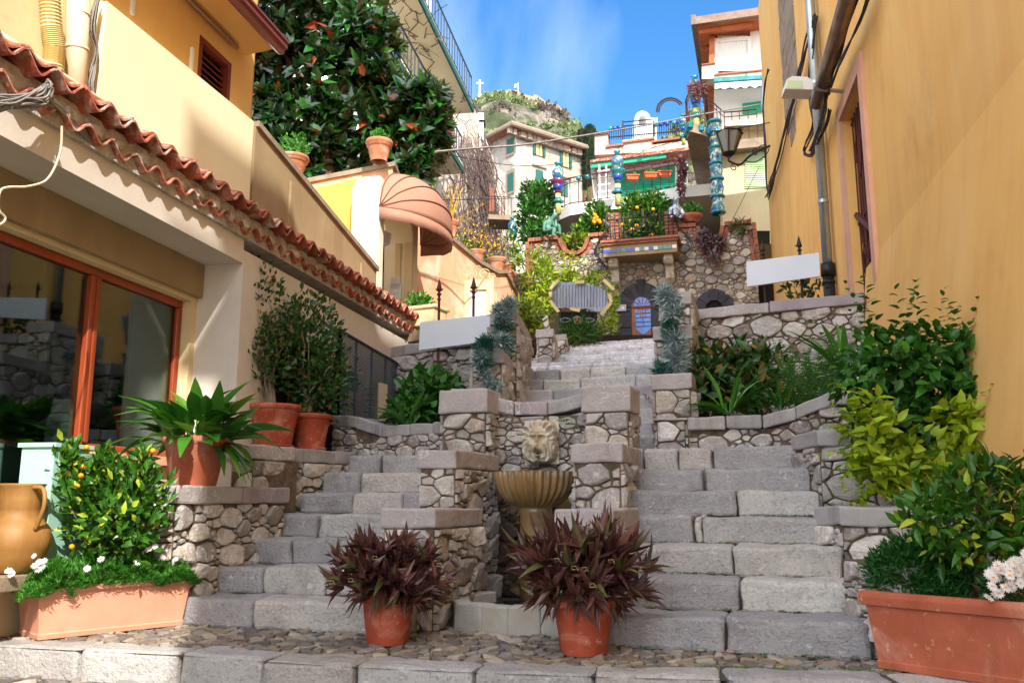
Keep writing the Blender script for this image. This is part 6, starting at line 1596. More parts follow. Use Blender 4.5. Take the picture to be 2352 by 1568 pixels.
# two round pots with shrubs
def ribpot(t,c,rt,rb,h):
    pot(t,c,rt,rb,h,'terrar',saucer=True); b=B(); n=46
    for k in range(n):
        g=2*pi*k/n; r1=rt*.955; b.tube([V(c)+V((r1*cos(g),r1*sin(g),h-.075)),V(c)+V(((r1-.012)*cos(g+.09),(r1-.012)*sin(g+.09),h-.115))],.006,4)
    b.build('rope_band',M['terrar'],t)
for (c,rt,rb,h,lab,cx,cyy,cr,n,sd) in (((-2.29,8.35,.495),.25,.175,.41,'left round terracotta pot holding a thin upright small leaved shrub',578,745,(.30,.28,.74),1500,11),((-2.03,8.78,.495),.2,.14,.36,'right smaller round terracotta pot holding a bushy small leaved shrub',700,800,(.40,.32,.62),2300,12)):
    t=thing('potted_shrub',lab,'potted plant','round terracotta pots with small leaved shrubs',loc=c); ribpot(t,c,rt,rb,h)
    cc=P(cx,cyy,c[1]+.05); b=B(); stems(b,V(c)+Z*(h-.05),cc,cr,7,.014,sd); b.build('trunk',M['barkg'],t)
    b=B(); crown(b,cc,cr,n,.066,.038,sd,0,.05,.5,0,.3,5,-.1); crown(b,cc-Z*.35+V((.1,0,0)),(cr[0]*1.1,.3,.4),n//2,.066,.038,sd+5,0,.1,.5,0,.3,5,-.05); b.build('foliage',M['small'],t)
# left planter
def tufts(b,P0,U,L_,W_,h,n,seed,m=0,leafL=.035):
    R=random.Random(seed); n_=V((-U.y,U.x,0))
    for i in range(n):
        a=R.uniform(-.06,1.06)*L_; w=R.uniform(-.3,1.2)*W_; e=max(0,1-((a/L_-.5)*2)**4*.5); hh=h*e*(.65+.5*noise.noise(V((a*6,w*6,seed))))*R.uniform(.3,1)
        p=P0+U*a+n_*w+Z*(hh-(.05 if w<-.0 else 0)); 
        for k in range(5):
            d=V((R.uniform(-1,1),R.uniform(-1,1),R.uniform(0,1.2))); b.sl(p,d,Z+rv(R,.4),leafL*R.uniform(.6,1.3),leafL*.17,m)
def daisy(b,p,nn,r,seed):
    R=random.Random(seed); nn=nn.normalized(); a=nn.orthogonal().normalized(); e=nn.cross(a); n=13
    for k in range(n):
        g=2*pi*k/n+R.uniform(-.08,.08); d=a*cos(g)+e*sin(g); s=nn.cross(d)
        b.add([p,p+d*r*.6-s*r*.17+nn*.002,p+d*r+nn*R.uniform(-.006,.004),p+d*r*.6+s*r*.17+nn*.002],[(0,1,2,3)],0)
    b.lathe(p,[(r*.24,0),(r*.2,r*.12),(.001,r*.17)],8,1)
PU=V((.66,.70,0)).normalized(); PO=V((-3.02,5.80,GZ)); 
t=thing('terracotta_planter','long pink terracotta trough planter on the kerb, at the left','planter',loc=PO); trough(t,PO,PU,.96,.34,.34,'terrap',name='trough')
t=thing('daisy_bush','feathery green daisy bush with white flowers spilling over the left planter','flowers',loc=PO+Z*.3)
b=B(); tufts(b,PO+Z*.31,PU,.96,.34,.25,7500,3,0,.05); tufts(b,PO+Z*.28+PU*-.14,PU,.28,.4,.26,1500,4,0,.05); b.build('foliage',M['feath'],t)
b=B()
for i,(x,y) in enumerate(((90,1290),(80,1298),(96,1300),(88,1306),(100,1288),(20,1310),(26,1318),(200,1305),(232,1283),(316,1291),(342,1260),(356,1254),(78,1276),(404,1283))):
    b=B(); p=hit(x,y,PO-V((PU.y*-.05,PU.x*.05,0))+V((0,-.06,0)),PU); daisy(b,p,V((.1,-1,.75))+V((.2*sin(i*3),0,.2*cos(i*5))),.028 if i<12 else .02,i); b.build('flower',[M['petal'],M['yc']],t)
t=thing('mandarin_bush','small mandarin bush with orange fruit growing from the left planter','shrub',loc=PO+PU*.45+Z*.3)
cc=P(250,1165,6.15); b=B(); stems(b,PO+PU*.45+V((-.1,.12,.28)),cc,(.36,.25,.38),9,.012,44); b.build('trunk',M['bark'],t)
b=B(); crown(b,cc,(.42,.28,.36),900,.078,.042,45,0,.1,.6,2,.2,4,-.2)
for (x,y,r,n) in ((155,1060,.13,120),(235,1060,.08,60),(330,1055,.07,45),(330,1110,.13,90),(240,1130,.2,160),(180,1120,.15,110),(300,1180,.3,220)): crown(b,P(x,y,6.1),(r*.8,r*.8,r*1.3),n,.075,.04,46+x,0,0,.8,2,.2,4,-1)
b.build('foliage',M['citr'],t)
b=B()
for x,y in ((199,1027),(351,1035),(190,1072),(186,1092),(178,1116),(165,1255)): b=B(); b.lathe(P(x,y,6.0)-Z*.018,[(.001,0),(.014,.006),(.02,.018),(.014,.032),(.001,.037)],10); b.build('fruit',M['orangef'],t,True)
# ochre amphora and mint objects
s_,_=lh(42,1200,-.27); am=LP(s_,-.27,-.455)
t=thing('ochre_amphora','big ochre clay jug with two handles on the ledge at the left edge','jug',loc=am)
b=B(); b.lathe(am,[(r,z*.86) for r,z in [(.11,0),(.14,.02),(.18,.12),(.196,.18),(.199,.19),(.205,.24),(.195,.32),(.155,.38),(.132,.42),(.129,.47),(.131,.475),(.128,.55),(.138,.64),(.15,.655),(.138,.66),(.12,.64),(.115,.5),(.001,.45)]],40,cap=False); b.build('body',M['ochj'],t,True)
for s in(1,-1):
    b=B(); dv=V((.85,-.5,0)).normalized()*s; b.tube(catn([am+dv*.13+Z*.54,am+dv*.24+Z*.53,am+dv*.265+Z*.42,am+dv*.19+Z*.27],5),.014,8); b.build('handle',M['ochj'],t,True)
sq,_=lh(142,1100,-.3); b=B(); b.box(LP(sq-.17,-.5,-.455),FD*.36,FN*.26,Z*.82); b.box(LP(sq-.19,-.52,.366),FD*.40,FN*.30,Z*.03); tag(b.build('display_plinth',M['mint']),'mint green plinth on the ledge behind the mandarin bush','plinth')
c=LP(sm+.22,-.85,.30); b=B(); b.lathe(c,[(.13,-.6),(.13,.1),(.16,.16),(.15,.35),(.09,.46),(.001,.5)],24); tag(b.build('mint_vase',M['mint'],smooth=True),'smooth mint green display vase behind the shop glass','vase')
b=B(); b.box(V((-2.80,6.62,-.62)),V((.26,.03,0)),V((-.02,.12,0)),Z*.42); tag(b.build('meter_cabinet',M['wood']),'small reddish wooden cabinet behind the left planter','cabinet')
# right planter with citrus tree and bush
QU=V((.665,-.745,0)).normalized(); QO=V((1.95,4.87,GZ))
t=thing('terracotta_planter','long red terracotta trough planter at the lower right corner','planter',loc=QO); trough(t,QO,QU,1.0,.34,.40,'terra',rim=.075,name='trough')
t=thing('green_bush','rounded dark feathery bush at the left end of the right planter','shrub',loc=QO+Z*.3)
b=B(); c=P(2105,1315,4.95); crown(b,c,(.27,.24,.20),6500,.04,.014,71,0,.3,.5,0,.3,3,-1); crown(b,P(2170,1370,4.75),(.12,.1,.08),700,.034,.009,72,0,.2,.6,0,.3,3,-1); crown(b,P(2225,1360,4.8),(.22,.15,.15),1600,.034,.009,73,0,.2,.6,0,.3,3,-1); b.build('foliage',M['feathd'],t)
t=thing('citrus_tree','small dark leaved citrus tree with a thin trunk in the right planter','tree',loc=P(2252,1400,4.72))
b=B(); base=P(2252,1405,4.72); cc=P(2240,1190,4.72); limb(b,base,P(2248,1270,4.72),.02,.015,5); stems(b,P(2248,1270,4.72),cc,(.36,.3,.3),9,.011,81); b.build('trunk',M['bark'],t)
b=B(); crown(b,P(2215,1215,4.7),(.33,.3,.20),340,.085,.04,82,0,.15,.35,3,.3,4,-.1); crown(b,P(2300,1170,4.65),(.25,.25,.26),260,.085,.042,83,0,.15,.5,3,.3,4,-.1); crown(b,P(2240,1110,4.75),(.2,.2,.16),110,.085,.042,84,0,.15,.8,3,.3,4,-.2)
for (x,y) in ((2110,1185),(2140,1150),(2330,1090),(2180,1260),(2330,1260)): crown(b,P(x,y,4.6),(.1,.1,.08),36,.085,.04,85+x,0,0,.4,3,.3,4,-1)
b.build('foliage',M['citr'],t)
t=thing('white_daisies','cluster of white daisies at the right edge above the right planter','flowers',loc=P(2320,1340,4.4))
b=B(); R=random.Random(9)
for i in range(46):
    x=R.uniform(2270,2375); y=1335-(x-2270)*.45+R.uniform(-28,40); b=B(); daisy(b,P(x,y,4.35+R.uniform(-.06,.06)),V((-.2,-1,.5))+rv(R,.5),.030,i); b.build('flower',[M['petal'],M['yc']],t)
b=B(); crown(b,P(2330,1350,4.45),(.17,.12,.15),900,.04,.01,91,0,.1,.5,0,.3,3,-1); b.build('foliage',M['feathd'],t)
# bougainvillea tree
def shoots(b,p,d,k,L_,ll,lw,seed,m=0,tube=True):
    R=random.Random(seed)
    for i in range(k):
        dd=(d.normalized()+rv(R,.6)).normalized(); q=p+rv(R,.12); n=9
        for j in range(n):
            dd=(dd+V((0,0,.05))+rv(R,.06)).normalized(); q=q+dd*L_/n*R.uniform(.8,1.2); sd=dd.cross(Z).normalized()*(1 if j%2 else -1)
            b.leaf(q,(sd+dd*.7+rv(R,.3)),Z+rv(R,.3),ll*(1.15-j*.07),lw*(1.1-j*.07),3,.3,.25,m)
SHT=((2040,800,-.6,1,5),(2120,790,0,1,6),(2220,850,.8,.7,7),(2280,930,1,.3,8),(2300,1000,1,.1,5),(1990,850,-1,.4,4),(2200,820,.4,1,5))
t=thing('bougainvillea','large leaning shrub tree with dark upper and lime yellow lower leaves by the ochre wall','tree',loc=P(2130,1150,6.6))
b=B(); limb(b,P(2150,1190,6.7),P(2105,905,6.7),.10,.075,3,6,.03,0,9); limb(b,P(2105,905,6.7),P(2080,870,6.7),.05,.03,4); limb(b,P(2170,1180,6.6),P(2090,1010,6.5),.035,.02,5,6,.06); limb(b,P(2200,1200,6.6),P(2150,1040,6.5),.03,.02,6)
for (x,y) in ((2000,850),(2060,780),(2170,800),(2260,880),(2300,960),(2200,1000),(2330,900)): limb(b,P(2110,930,6.7),P(x,y,6.5),.02,.005,x,6,.08)
b.build('trunk',M['bark'],t)
b=B()
for (x,y,rx,rz,n) in ((2050,835,.38,.26,330),(2150,840,.36,.26,300),(2230,900,.3,.22,220),(1975,870,.2,.22,110),(2020,960,.22,.2,130),(2330,960,.12,.1,50),(2310,890,.12,.05,36),(2200,790,.1,.06,20),(2270,1010,.22,.18,110),(2100,960,.3,.16,110),(2060,1030,.3,.18,120),(2200,1040,.3,.25,140),(2150,1130,.3,.15,110)):
    crown(b,P(x,y,6.45),(rx,.3,rz),n,.105,.062,int(x),0,.1,.25,3,.35,6,-.12)
for (x,y,dx,dy,k) in SHT: shoots(b,P(x,y,6.4),V((dx,-.1,dy)),k,.5,.10,.058,int(x))
b.build('dark_foliage',M['bou'],t); b=B()
for (x,y,rx,rz,n) in ((2010,990,.2,.14,80),(2110,1020,.24,.11,70),(2200,960,.18,.12,60),(2270,980,.2,.14,80),(2060,1080,.3,.14,140),(2170,1090,.34,.2,180),(2250,1060,.3,.2,170),(2120,1150,.22,.16,110),(2310,1010,.2,.13,80),(2330,1100,.15,.15,60),(1990,1130-70,.12,.1,40),(2000,930,.1,.1,30)):
    crown(b,P(x,y,6.15),(rx,.22,rz),n,.105,.062,int(x*1.3),0,.1,.25,3,.35,6,-.1)
for (x,y,dx,dy,k) in ((2000,1020,-1,-.3,6),(2100,1080,-.3,-1,7),(2250,1080,.6,-.5,8),(2200,980,.3,.3,5),(2060,1100,-.6,-.4,6),(2020,950,-1,.2,4)): shoots(b,P(x,y,6.1),V((dx,-.3,dy)),k,.38,.10,.058,int(x)+1)
b.build('lime_foliage',M['lime_l'],t)
# garden beds
def shrub(name,lab,cat,blobs,mt,L_,W_,base=None,seg=3,seed=0,thr=-.3,inner=.15):
    t=thing(name,lab,cat,loc=P(*blobs[0][:3])); b=B()
    for i,(x,y,Y,rx,ry,rz,n) in enumerate(blobs): crown(b,P(x,y,Y),(rx,ry,rz),n,L_,W_,seed+i*7,0,inner,.4,seg,.35,3,thr)
    b.build('foliage',M[mt],t)
    b=B(); x,y,Y=blobs[0][:3]; c=P(x,y,Y); rx,ry,rz=blobs[0][3:6]; stems(b,c-Z*(rz*1.2+.1),c,(rx*.8,ry*.8,rz*.8),6,.012,seed); b.build('stem',M['bark'],t); return t
shrub('hydrangea','dense broad leaved shrub in the bed between the cage and left retaining wall','shrub',[(985,915,9.7,.38,.3,.34,420),(950,950,9.5,.3,.25,.2,200),(1020,890,9.9,.2,.25,.15,90)],'bou',.12,.075,seed=300)
def clump(lab,x,y,Y,n,L_,W_,seed,mt='feathd',name='clivia',sp=1.2):
    t=thing(name,lab,'plant',loc=P(x,y,Y)); b=B(); blades(b,P(x,y,Y),n,L_,W_,seed,0,sp,.6,.06,6,.15,.3); return b.build('foliage',M[mt],t)
clump('strap leaved plant drooping over the curved wall in the left bed',935,975,9.3,26,.5,.05,310,'aspi')
shrub('broadleaf_shrub','dark broad leaved shrub in the bed right of the upper stairs','shrub',[(1660,850,9.8,.5,.4,.3,420),(1740,840,9.8,.32,.3,.24,200),(1620,890,9.4,.3,.3,.3,180),(1720,900,9.4,.35,.3,.22,200)],'small',.15,.075,seed=320)
clump('bright strap leaved plant before the dark shrub in the right bed',1672,950,8.7,24,.52,.075,330,'aspi')
clump('small strap leaved plant at the left of the fern',1792,945,8.6,26,.36,.03,331,'bou')
clump('upright strap leaved plant between the fern and the bougainvillea',1945,870,8.2,26,.62,.06,332,'aspi',sp=1.0)
t=thing('fern','upright bright green sword fern in front of the retaining wall','fern',loc=P(1860,900,9)); b=B(); R=random.Random(5)
for i in range(64):
    g=R.uniform(0,2*pi); e=R.uniform(.05,.75); d=V((cos(g)*sin(e),sin(g)*sin(e),cos(e))); p=P(1862,925,9.2)+V((R.uniform(-.3,.3),R.uniform(-.2,.2),0)); L_=R.uniform(.55,.85)
    for k in range(22):
        t_=k/22; q=p+d*L_*t_+V((cos(g),sin(g),-1))*(.16*t_*t_)
        for s in(-1,1): sd=d.cross(V((0,-1,.3))).normalized(); b.sl(q,sd*s+d*.4,V((0,-1,0)),.055*(1-t_*.7),.018)
b.build('foliage',M['fern'],t)
shrub('leafy_shrub','thin leafy shrub on the wall top behind the right signboard','shrub',[(1845,665,11.6,.32,.2,.12,70)],'small',.11,.06,seed=340)
# garlands
def garland(lab,path,Y,r,seed,dens=1.0):
    t=thing('frosted_garland',lab,'garland','frosted fir garlands on the parapets',loc=P(path[0][0],path[0][1],Y)); R=random.Random(seed); pts=catn([P(x,y,Y) for x,y in path],8)
    b=B(); b.tube(pts,.012,5); b.build('wire_stem',M['bark'],t); b=B()
    for p,q in zip(pts,pts[1:]):
        for k in range(int(42*dens)):
            d=rdir(R); o=p.lerp(q,R.random()); rr=r*.85*R.uniform(.45,1.15)*(1+.6*noise.noise(o*9)); c=o+d*rr*R.uniform(.1,.5); mm=1 if noise.noise(o*6+V((seed,0,0)))>.05 else 0
            for j in range(4): b.sl(c,(d+rv(R,.8)),rdir(R),rr*.78,.013,mm)
    b.build('needles',[M['frost'],M['frostg']],t)
garland('frosted fir garland draped over the tall capstone left of the upper stairs',[(1172,700),(1150,715),(1158,740),(1146,770),(1160,800)],10.25,.16,1)
garland('green and frosted fir garland hanging down the parapet below the left signboard',[(1168,782),(1110,790),(1106,815),(1112,850),(1122,872),(1142,893)],9.35,.13,2)
garland('frosted fir garland hanging down the parapet right of the upper stairs',[(1528,672),(1542,695),(1545,725),(1538,755),(1550,785),(1552,812),(1545,842),(1520,852)],9.35,.17,3)
# rubber tree
b=B(); b.tube([P(1766,155,22.4),P(1757,170,22.3),P(1755,240,22.3),P(1760,262,22.3),P(1768,268,22.4)],.09,12); tag(b.build('drain_elbow',M['steel'],smooth=True),'short grey drain pipe at the far corner of the ochre building','pipe')
t=thing('rubber_tree','big glossy dark rubber tree filling the gap behind the yellow house','tree',loc=P(780,430,17))
b=B(); TR=17.
for (x0,y0,x1,y1,r) in ((760,480,740,250,.16),(740,300,650,120,.1),(745,280,840,60,.1),(750,330,930,230,.09),(850,90,900,20,.05),(760,300,620,330,.06),(930,240,1000,230,.04)): limb(b,P(x0,y0,TR),P(x1,y1,TR),r,r*.4,x1,6,.06,0,8)
b.build('trunk',M['bark'],t)
b=B()
bl=[(640,60,.75,.7,34),(730,40,.8,.75,40),(820,50,.7,.7,36),(700,150,.85,.8,46),(800,150,.8,.75,44),(600,200,.45,.6,20),(640,270,.6,.6,34),(740,270,.85,.7,48),(860,200,.55,.5,30),(870,290,.7,.6,42),(950,260,.55,.5,34),(990,240,.3,.35,16),(960,330,.45,.4,24),(650,350,.5,.35,22),(760,360,.7,.4,34),(860,370,.6,.35,24),(950,390,.28,.3,14),(1000,300,.22,.4,12),(880,100,.35,.35,12),(600,110,.45,.5,24),(600,20,.5,.4,22),(590,300,.35,.45,20),(610,390,.3,.3,14),(700,400,.5,.25,20),(700,330,.5,.4,24),(560,250,.3,.6,18),(820,300,.6,.4,24)]
for i,(x,y,rx,rz,n) in enumerate(bl): rosettes(b,P(x,y,TR),(rx,.8,rz),int(n*1.25),7,.34,.15,500+i,(0,0,0,2),3,.55,-1,.25,1)
for i,(x,y,rx,rz,n) in enumerate(bl[:18]): crown(b,P(x,y,TR+.35),(rx,.7,rz),170,.36,.2,600+i,0,.0,.2,0,.3,3,-1)
b.build('foliage',[M['rubb'],M['rubr'],M['rubt']],t)
# urns on the walls
def urn(x,y,Y,r,h,lab,plant=None,seed=0,rim=2):
    c=P(x,y,Y); t=thing('terracotta_urn',lab,'planter pot','old terracotta urns along the garden walls',loc=c)
    pr=[(r*.62,0),(r*.64,h*.06),(r*.6,h*.1),(r*.72,h*.3),(r*.82,h*.62),(r*.84,h*.68),(r*.95,h*.72),(r*.93,h*.78),(r*.98,h*.82),(r*1.05,h*.9),(r,h),(r*.9,h),(r*.8,h*.85),(.001,h*.84)]
    pot(t,c,r,r*.6,h,'terrao',prof=pr)
    if plant:
        b=B(); mt,kind,n,hh=plant
        if kind=='b': blades(b,c+Z*h*.8,n,hh,.05,seed,0,1.2,.6,.05,4)
        elif kind=='c': crown(b,c+Z*(h+hh*.35),(hh*.6,hh*.6,hh*.5),n,.07,.035,seed,0,.1,.6,0,.3,3,-1)
        elif kind=='t':
            R=random.Random(seed)
            for k in range(n):
                d=rdir(R); d.z=abs(d.z)+.3; p=c+Z*h*.9
                q=[p]; 
                for s in range(5): p=p+d.normalized()*hh*.22+rv(R,.05*hh); q.append(p)
                b.tube(q,.006,3,cap=False)
                for s in q[2:]:
                    for u in range(3): b.sl(s,rdir(R),rdir(R),.05,.03)
        b.build('foliage',M[mt],t)
urn(870,372,13.7,.22,.36,'carved terracotta urn on the corner of the peach parapet',('feath','c',260,.22),1)
urn(672,403,12.9,.24,.30,'terracotta urn behind the top of the tan terrace wall',('feath','c',320,.42),2)
urn(985,478,16.9,.17,.26,'terracotta pot peeking above the awning',None,3)
urn(1032,545,18.2,.21,.36,'terracotta urn at the top of the pink wall beside the awning',('yflow','t',18,.75),4)
urn(1096,607,20.2,.20,.34,'second terracotta urn down the sloping pink wall, with spiky leaves',('aspi','b',16,.32),5)
urn(1141,626,20.9,.24,.36,'largest terracotta urn with bare twigs above the notice case',('pinkf','t',14,.7),6)
urn(1166,634,21.6,.16,.3,'small terracotta pot just behind the largest urn',None,7)
urn(1173,657,21.5,.17,.34,'lowest terracotta urn at the right end of the pink wall',None,8)
c=P(942,730,12.9); t=thing('cream_trough','ribbed cream stone trough with a small bush below the entrance','planter',loc=c)
a=P(868,757,13.0);a2=P(995,742,12.6); trough(t,a,V((a2.x-a.x,a2.y-a.y,0)),(a2-a).length,.35,.30,'cream',.05,.03); 
b=B(); crown(b,P(962,690,12.8)+V((0,.1,0)),(.2,.12,.13),220,.08,.05,8,0,.1,.6,0,.3,3,-1); b.build('foliage',M['aspi'],t)
b=B(); b.prism([P(862,775,12.9),P(995,752,12.5),P(1000,775,12.5),P(870,795,12.9)],V((0,.4,0))); tag(b.build('shelf_slab',M['oldstone']),'weathered slab under the cream trough','slab')
# orange trees, shrubs on upper terrace
def otree(lab,blobs,oranges,seed,mt='citr',name='orange_tree',fr_='orangef',Lf=.16):
    t=thing(name,lab,'tree',loc=P(*blobs[0][:3])); b=B()
    x,y,Y=blobs[0][:3]; c=P(x,y,Y); base=c-Z*2.2
    limb(b,base,c,.1,.06,seed); stems(b,c-Z*.4,c,(blobs[0][3],.6,blobs[0][5]),8,.04,seed); b.build('trunk',M['barkg'],t); b=B()
    for i,(x,y,Y,rx,ry,rz,n) in enumerate(blobs): crown(b,P(x,y,Y),(rx,ry,rz),n,Lf,Lf*.5,seed+i,0,.15,.4,0,.3,4,-.25)
    b.build('foliage',M[mt],t)
    if oranges:
        for x,y,Y in oranges: b=B(); b.lathe(P(x,y,Y)-Z*.06,[(.001,0),(.045,.02),(.06,.06),(.045,.1),(.001,.12)],10); b.build('fruit',M[fr_],t,True)
otree('orange tree with fruit behind the balcony railing',[(1478,500,25.5,.75,.6,.75,1500),(1500,470,25.6,.5,.5,.4,600),(1440,530,25.3,.5,.5,.5,600),(1510,545,25.3,.4,.5,.5,500),(1455,470,25.5,.3,.4,.3,250)],[(1463,477,24.8),(1500,481,24.8),(1430,516,24.7),(1462,518,24.7),(1452,527,24.7),(1488,561,24.6),(1496,540,24.7)],700)
otree('orange tree with a bunch of fruit under the curved terrace',[(1378,510,26,.5,.5,.5,750),(1345,535,26,.4,.4,.4,500),(1395,545,25.8,.3,.4,.45,350),(1368,480,26.2,.3,.3,.25,220)],[(1370+R.uniform(-9,9),500+R.uniform(-9,12),25.4) for R in [random.Random(k) for k in range(11)]],720)
otree('rounded dark green tree left of the curved terrace',[(1240,455,30,.8,.7,.6,1100),(1225,500,29.5,.6,.6,.8,900),(1250,540,28,.4,.5,.6,500),(1215,540,28,.25,.4,.3,200)],None,740,'bou','round_tree',Lf=.2)
otree('bare branching twigs and bright leaves over the balcony',[(1320,560,24.6,.45,.3,.22,420)],None,760,'yell','bright_shrub',Lf=.2)
shrub('palm_shrub','yellow green palm like shrub hanging beside the end of the pink wall','shrub',[(1215,610,21.0,.3,.3,.4,70),(1235,660,20.5,.3,.3,.5,90),(1205,720,19.5,.25,.3,.3,90),(1250,620,20.8,.25,.3,.35,50)],'yell',.34,.05,seed=780,thr=-1)
shrub('yellow_shrub','yellow green leafy shrub above the parapet with the garland','shrub',[(1213,730,15,.25,.3,.3,260),(1190,712,15,.2,.3,.12,100),(1235,752,15,.15,.2,.18,90)],'yell',.11,.06,seed=790,thr=-1)
shrub('ivy','ivy creeping round the tin canopy and over the rubble wall','ivy',[(1245,690,20.4,.35,.3,.9,520),(1330,635,21.3,.75,.25,.16,420),(1405,700,21.5,.18,.2,.65,260),(1395,755,20.8,.3,.2,.3,200),(1260,640,21.5,.25,.2,.5,260),(1370,660,19.3,.12,.1,.3,60),(1300,600,22.6,.6,.1,.3,140),(1240,600,22.8,.25,.1,.4,120)],'lime_l',.10,.06,seed=800,thr=-.2)
shrub('reed_clump','tall thin grassy reeds behind the gate under the tin canopy','reeds',[(1330,765,19.2,.45,.2,.22,260)],'fern',.3,.03,seed=810,thr=-1)
shrub('succulent_clump','dusty purple succulents spilling from the right brick scoop of the rubble wall','succulents',[(1636,560,22.2,.36,.25,.26,420),(1618,543,22.2,.2,.2,.16,160),(1640,590,22.0,.18,.15,.16,120)],'succ',.12,.05,seed=820,thr=-1)
shrub('wall_weed','dark spiky weed growing on top of the rubble wall near its right end','plant',[(1702,522,22.2,.3,.2,.2,130)],'small',.2,.03,seed=830,thr=-1)
shrub('trailing_vine','dry pink trailing vine hanging from the corner of the loggia balcony','vine',[(1568,395,26.6,.12,.15,.35,170),(1565,430,26.4,.10,.12,.4,150),(1562,372,26.8,.15,.15,.15,90)],'pinkf',.13,.06,seed=840,thr=-1)
shrub('trailing_vine','dry pink leaves bunched round the ceramic post on the loggia balcony','vine',[(1602,205,26.6,.32,.25,.22,300)],'pinkf',.16,.04,seed=850,thr=-1)
shrub('flowering_vine','yellow flowering bush over the vine covered corner','shrub',[(1065,560,22.5,.5,.3,.5,130),(1120,570,22.5,.6,.3,.5,110),(1100,540,22.8,.6,.3,.4,60)],'yflow',.07,.05,seed=860,thr=-1)
shrub('leafy_climber','green leaves among the bare vines behind the urns','shrub',[(1100,590,22.2,.6,.3,.3,150),(1060,575,21,.3,.3,.4,120),(1180,600,23,.3,.3,.5,160),(1180,560,24,.3,.3,.4,120)],'citr',.12,.06,seed=870,thr=-1)
c=DT(1587,512,-.1); t=thing('bowl_planter','shallow terracotta bowl with a jade plant on the rubble wall','potted plant',loc=c); b=B(); b.lathe(c,[(.14,0),(.3,.12),(.33,.2),(.3,.2),(.001,.17)],24,cap=False); b.build('bowl',M['terra'],t,True)
b=B(); crown(b,c+Z*.36,(.3,.2,.18),150,.12,.08,880,0,.1,.5,0,.3,3,-1); b.build('foliage',M['aspi'],t)
for i,(x,y0,y1,w_) in enumerate(((1357,302,430,13),(1340,310,440,10))):
    Yc=70+i*4; a=P(x,y1,Yc);c=P(x,y0,Yc); H=c.z-a.z; t=thing('cypress',['tall dark cypress between the townhouse and the white house','cypress half hidden behind the right edge of the townhouse'][i],'tree',loc=a); b=B(); R=random.Random(i)
    for k in range(2600):
        s=R.random(); r=w_*Yc/F*(sin(pi*min(1,s*.9+.08))**.6)*R.uniform(.6,1.0)*(1+.2*noise.noise(V((s*9,i,0)))); g=R.uniform(0,2*pi); p=a+Z*H*s+V((r*cos(g),r*sin(g),0)); b.sl(p,V((cos(g)*.4,sin(g)*.4,1))+rv(R,.4),V((cos(g),sin(g),0)),.7,.22)
    b.build('foliage',M['cyp'],t); b=B(); b.tube([a-Z*3,a+Z*H*.8],[.25,.05],6); b.build('trunk',M['bark'],t)
# statues (skinned)
def skin(name,vs,es,rs,mt,par,sub=1):
    me=bpy.data.meshes.new(name); me.from_pydata(vs,es,[]); me.materials.append(M[mt]); o=bpy.data.objects.new(name,me); COL.objects.link(o); put(o,par)
    md=o.modifiers.new('skin','SKIN'); md.use_smooth_shade=True
    if not me.skin_vertices: 
        pass
    for i,r in enumerate(rs): me.skin_vertices[0].data[i].radius=(r,r)
    me.skin_vertices[0].data[0].use_root=True
    s=o.modifiers.new('sub','SUBSURF'); s.levels=sub; s.render_levels=sub; return o
def figure(name,lab,Y,pts,es,rs,mt):
    t=thing(name,lab,'statue',loc=P(pts[0][0],pts[0][1],Y)); k=Y/F
    vs=[P(x,y,Y+dy) for x,y,dy in pts]; rs=[r*k for r in rs]
    try:
        skin('body',vs,es,rs,mt,t,2)
    except Exception as ex:
        b=B()
        for a,c in es: b.tube([vs[a],vs[c]],[rs[a],rs[c]],10)
        b.build('body',M[mt],t,True)
    return t
figure('seated_statue','green bronze crouching figure with bowed head on the rubble wall',23.6,
 [(1258,535,0),(1256,522,0),(1260,508,-.02),(1268,502,-.05),(1275,496,-.08),(1277,488,-.08),  (1250,514,-.1),(1249,530,-.15),(1262,528,-.3), (1270,514,-.02),(1278,522,-.2),(1276,505,-.15), (1274,524,-.3),(1270,540,-.3),(1277,541,-.4),(1264,528,.2),(1284,516,.1),(1286,540,.1)],
 [(0,1),(1,2),(2,3),(3,4),(4,5),(2,6),(6,7),(7,8),(2,9),(9,10),(10,11),(0,12),(12,13),(13,14),(0,15),(15,16),(16,17)],
 [9,9,9,5,7,7,4,3.5,3,5,3.5,3,6,4,3,5,5,3.5],'bronze')
M['chrome']=pm('iridescent_glaze','#9fb8c8','#6a4a78',sc=9,bump=.1,rough=.25,metal=.5,stain=('#e8ecf0',8,.5,.6,.8))
figure('glazed_bust','iridescent glazed bust on the right brick pillar of the balcony',22.6,
 [(1552,503,0),(1552,492,0),(1552,480,0),(1553,470,-.02),(1552,460,-.08),(1551,452,-.06),(1540,482,0),(1536,494,-.08),(1548,500,-.18),(1564,482,0),(1571,492,-.08),(1560,501,-.18)],
 [(0,1),(1,2),(2,3),(3,4),(4,5),(2,6),(6,7),(7,8),(2,9),(9,10),(10,11)],[13,12,11,5,8,7,7,5,4,7,5,4],'chrome')
# bare branches before the orange tree
b=B()
for q in (((1385,505),(1400,520),(1410,545),(1425,575)),((1395,490),(1415,505),(1430,530),(1445,570)),((1475,480),(1478,510),(1465,525),(1430,535)),((1430,535),(1450,555),(1440,590))): b.tube(catn([P(x,y,22.5) for x,y in q],5),[.04]*1+[.03]*(5*(len(q)-1)),5)
tag(b.build('bare_branches',M['barkg']),kind='stuff',label='bare grey branches behind the balcony railing',cat='branches')
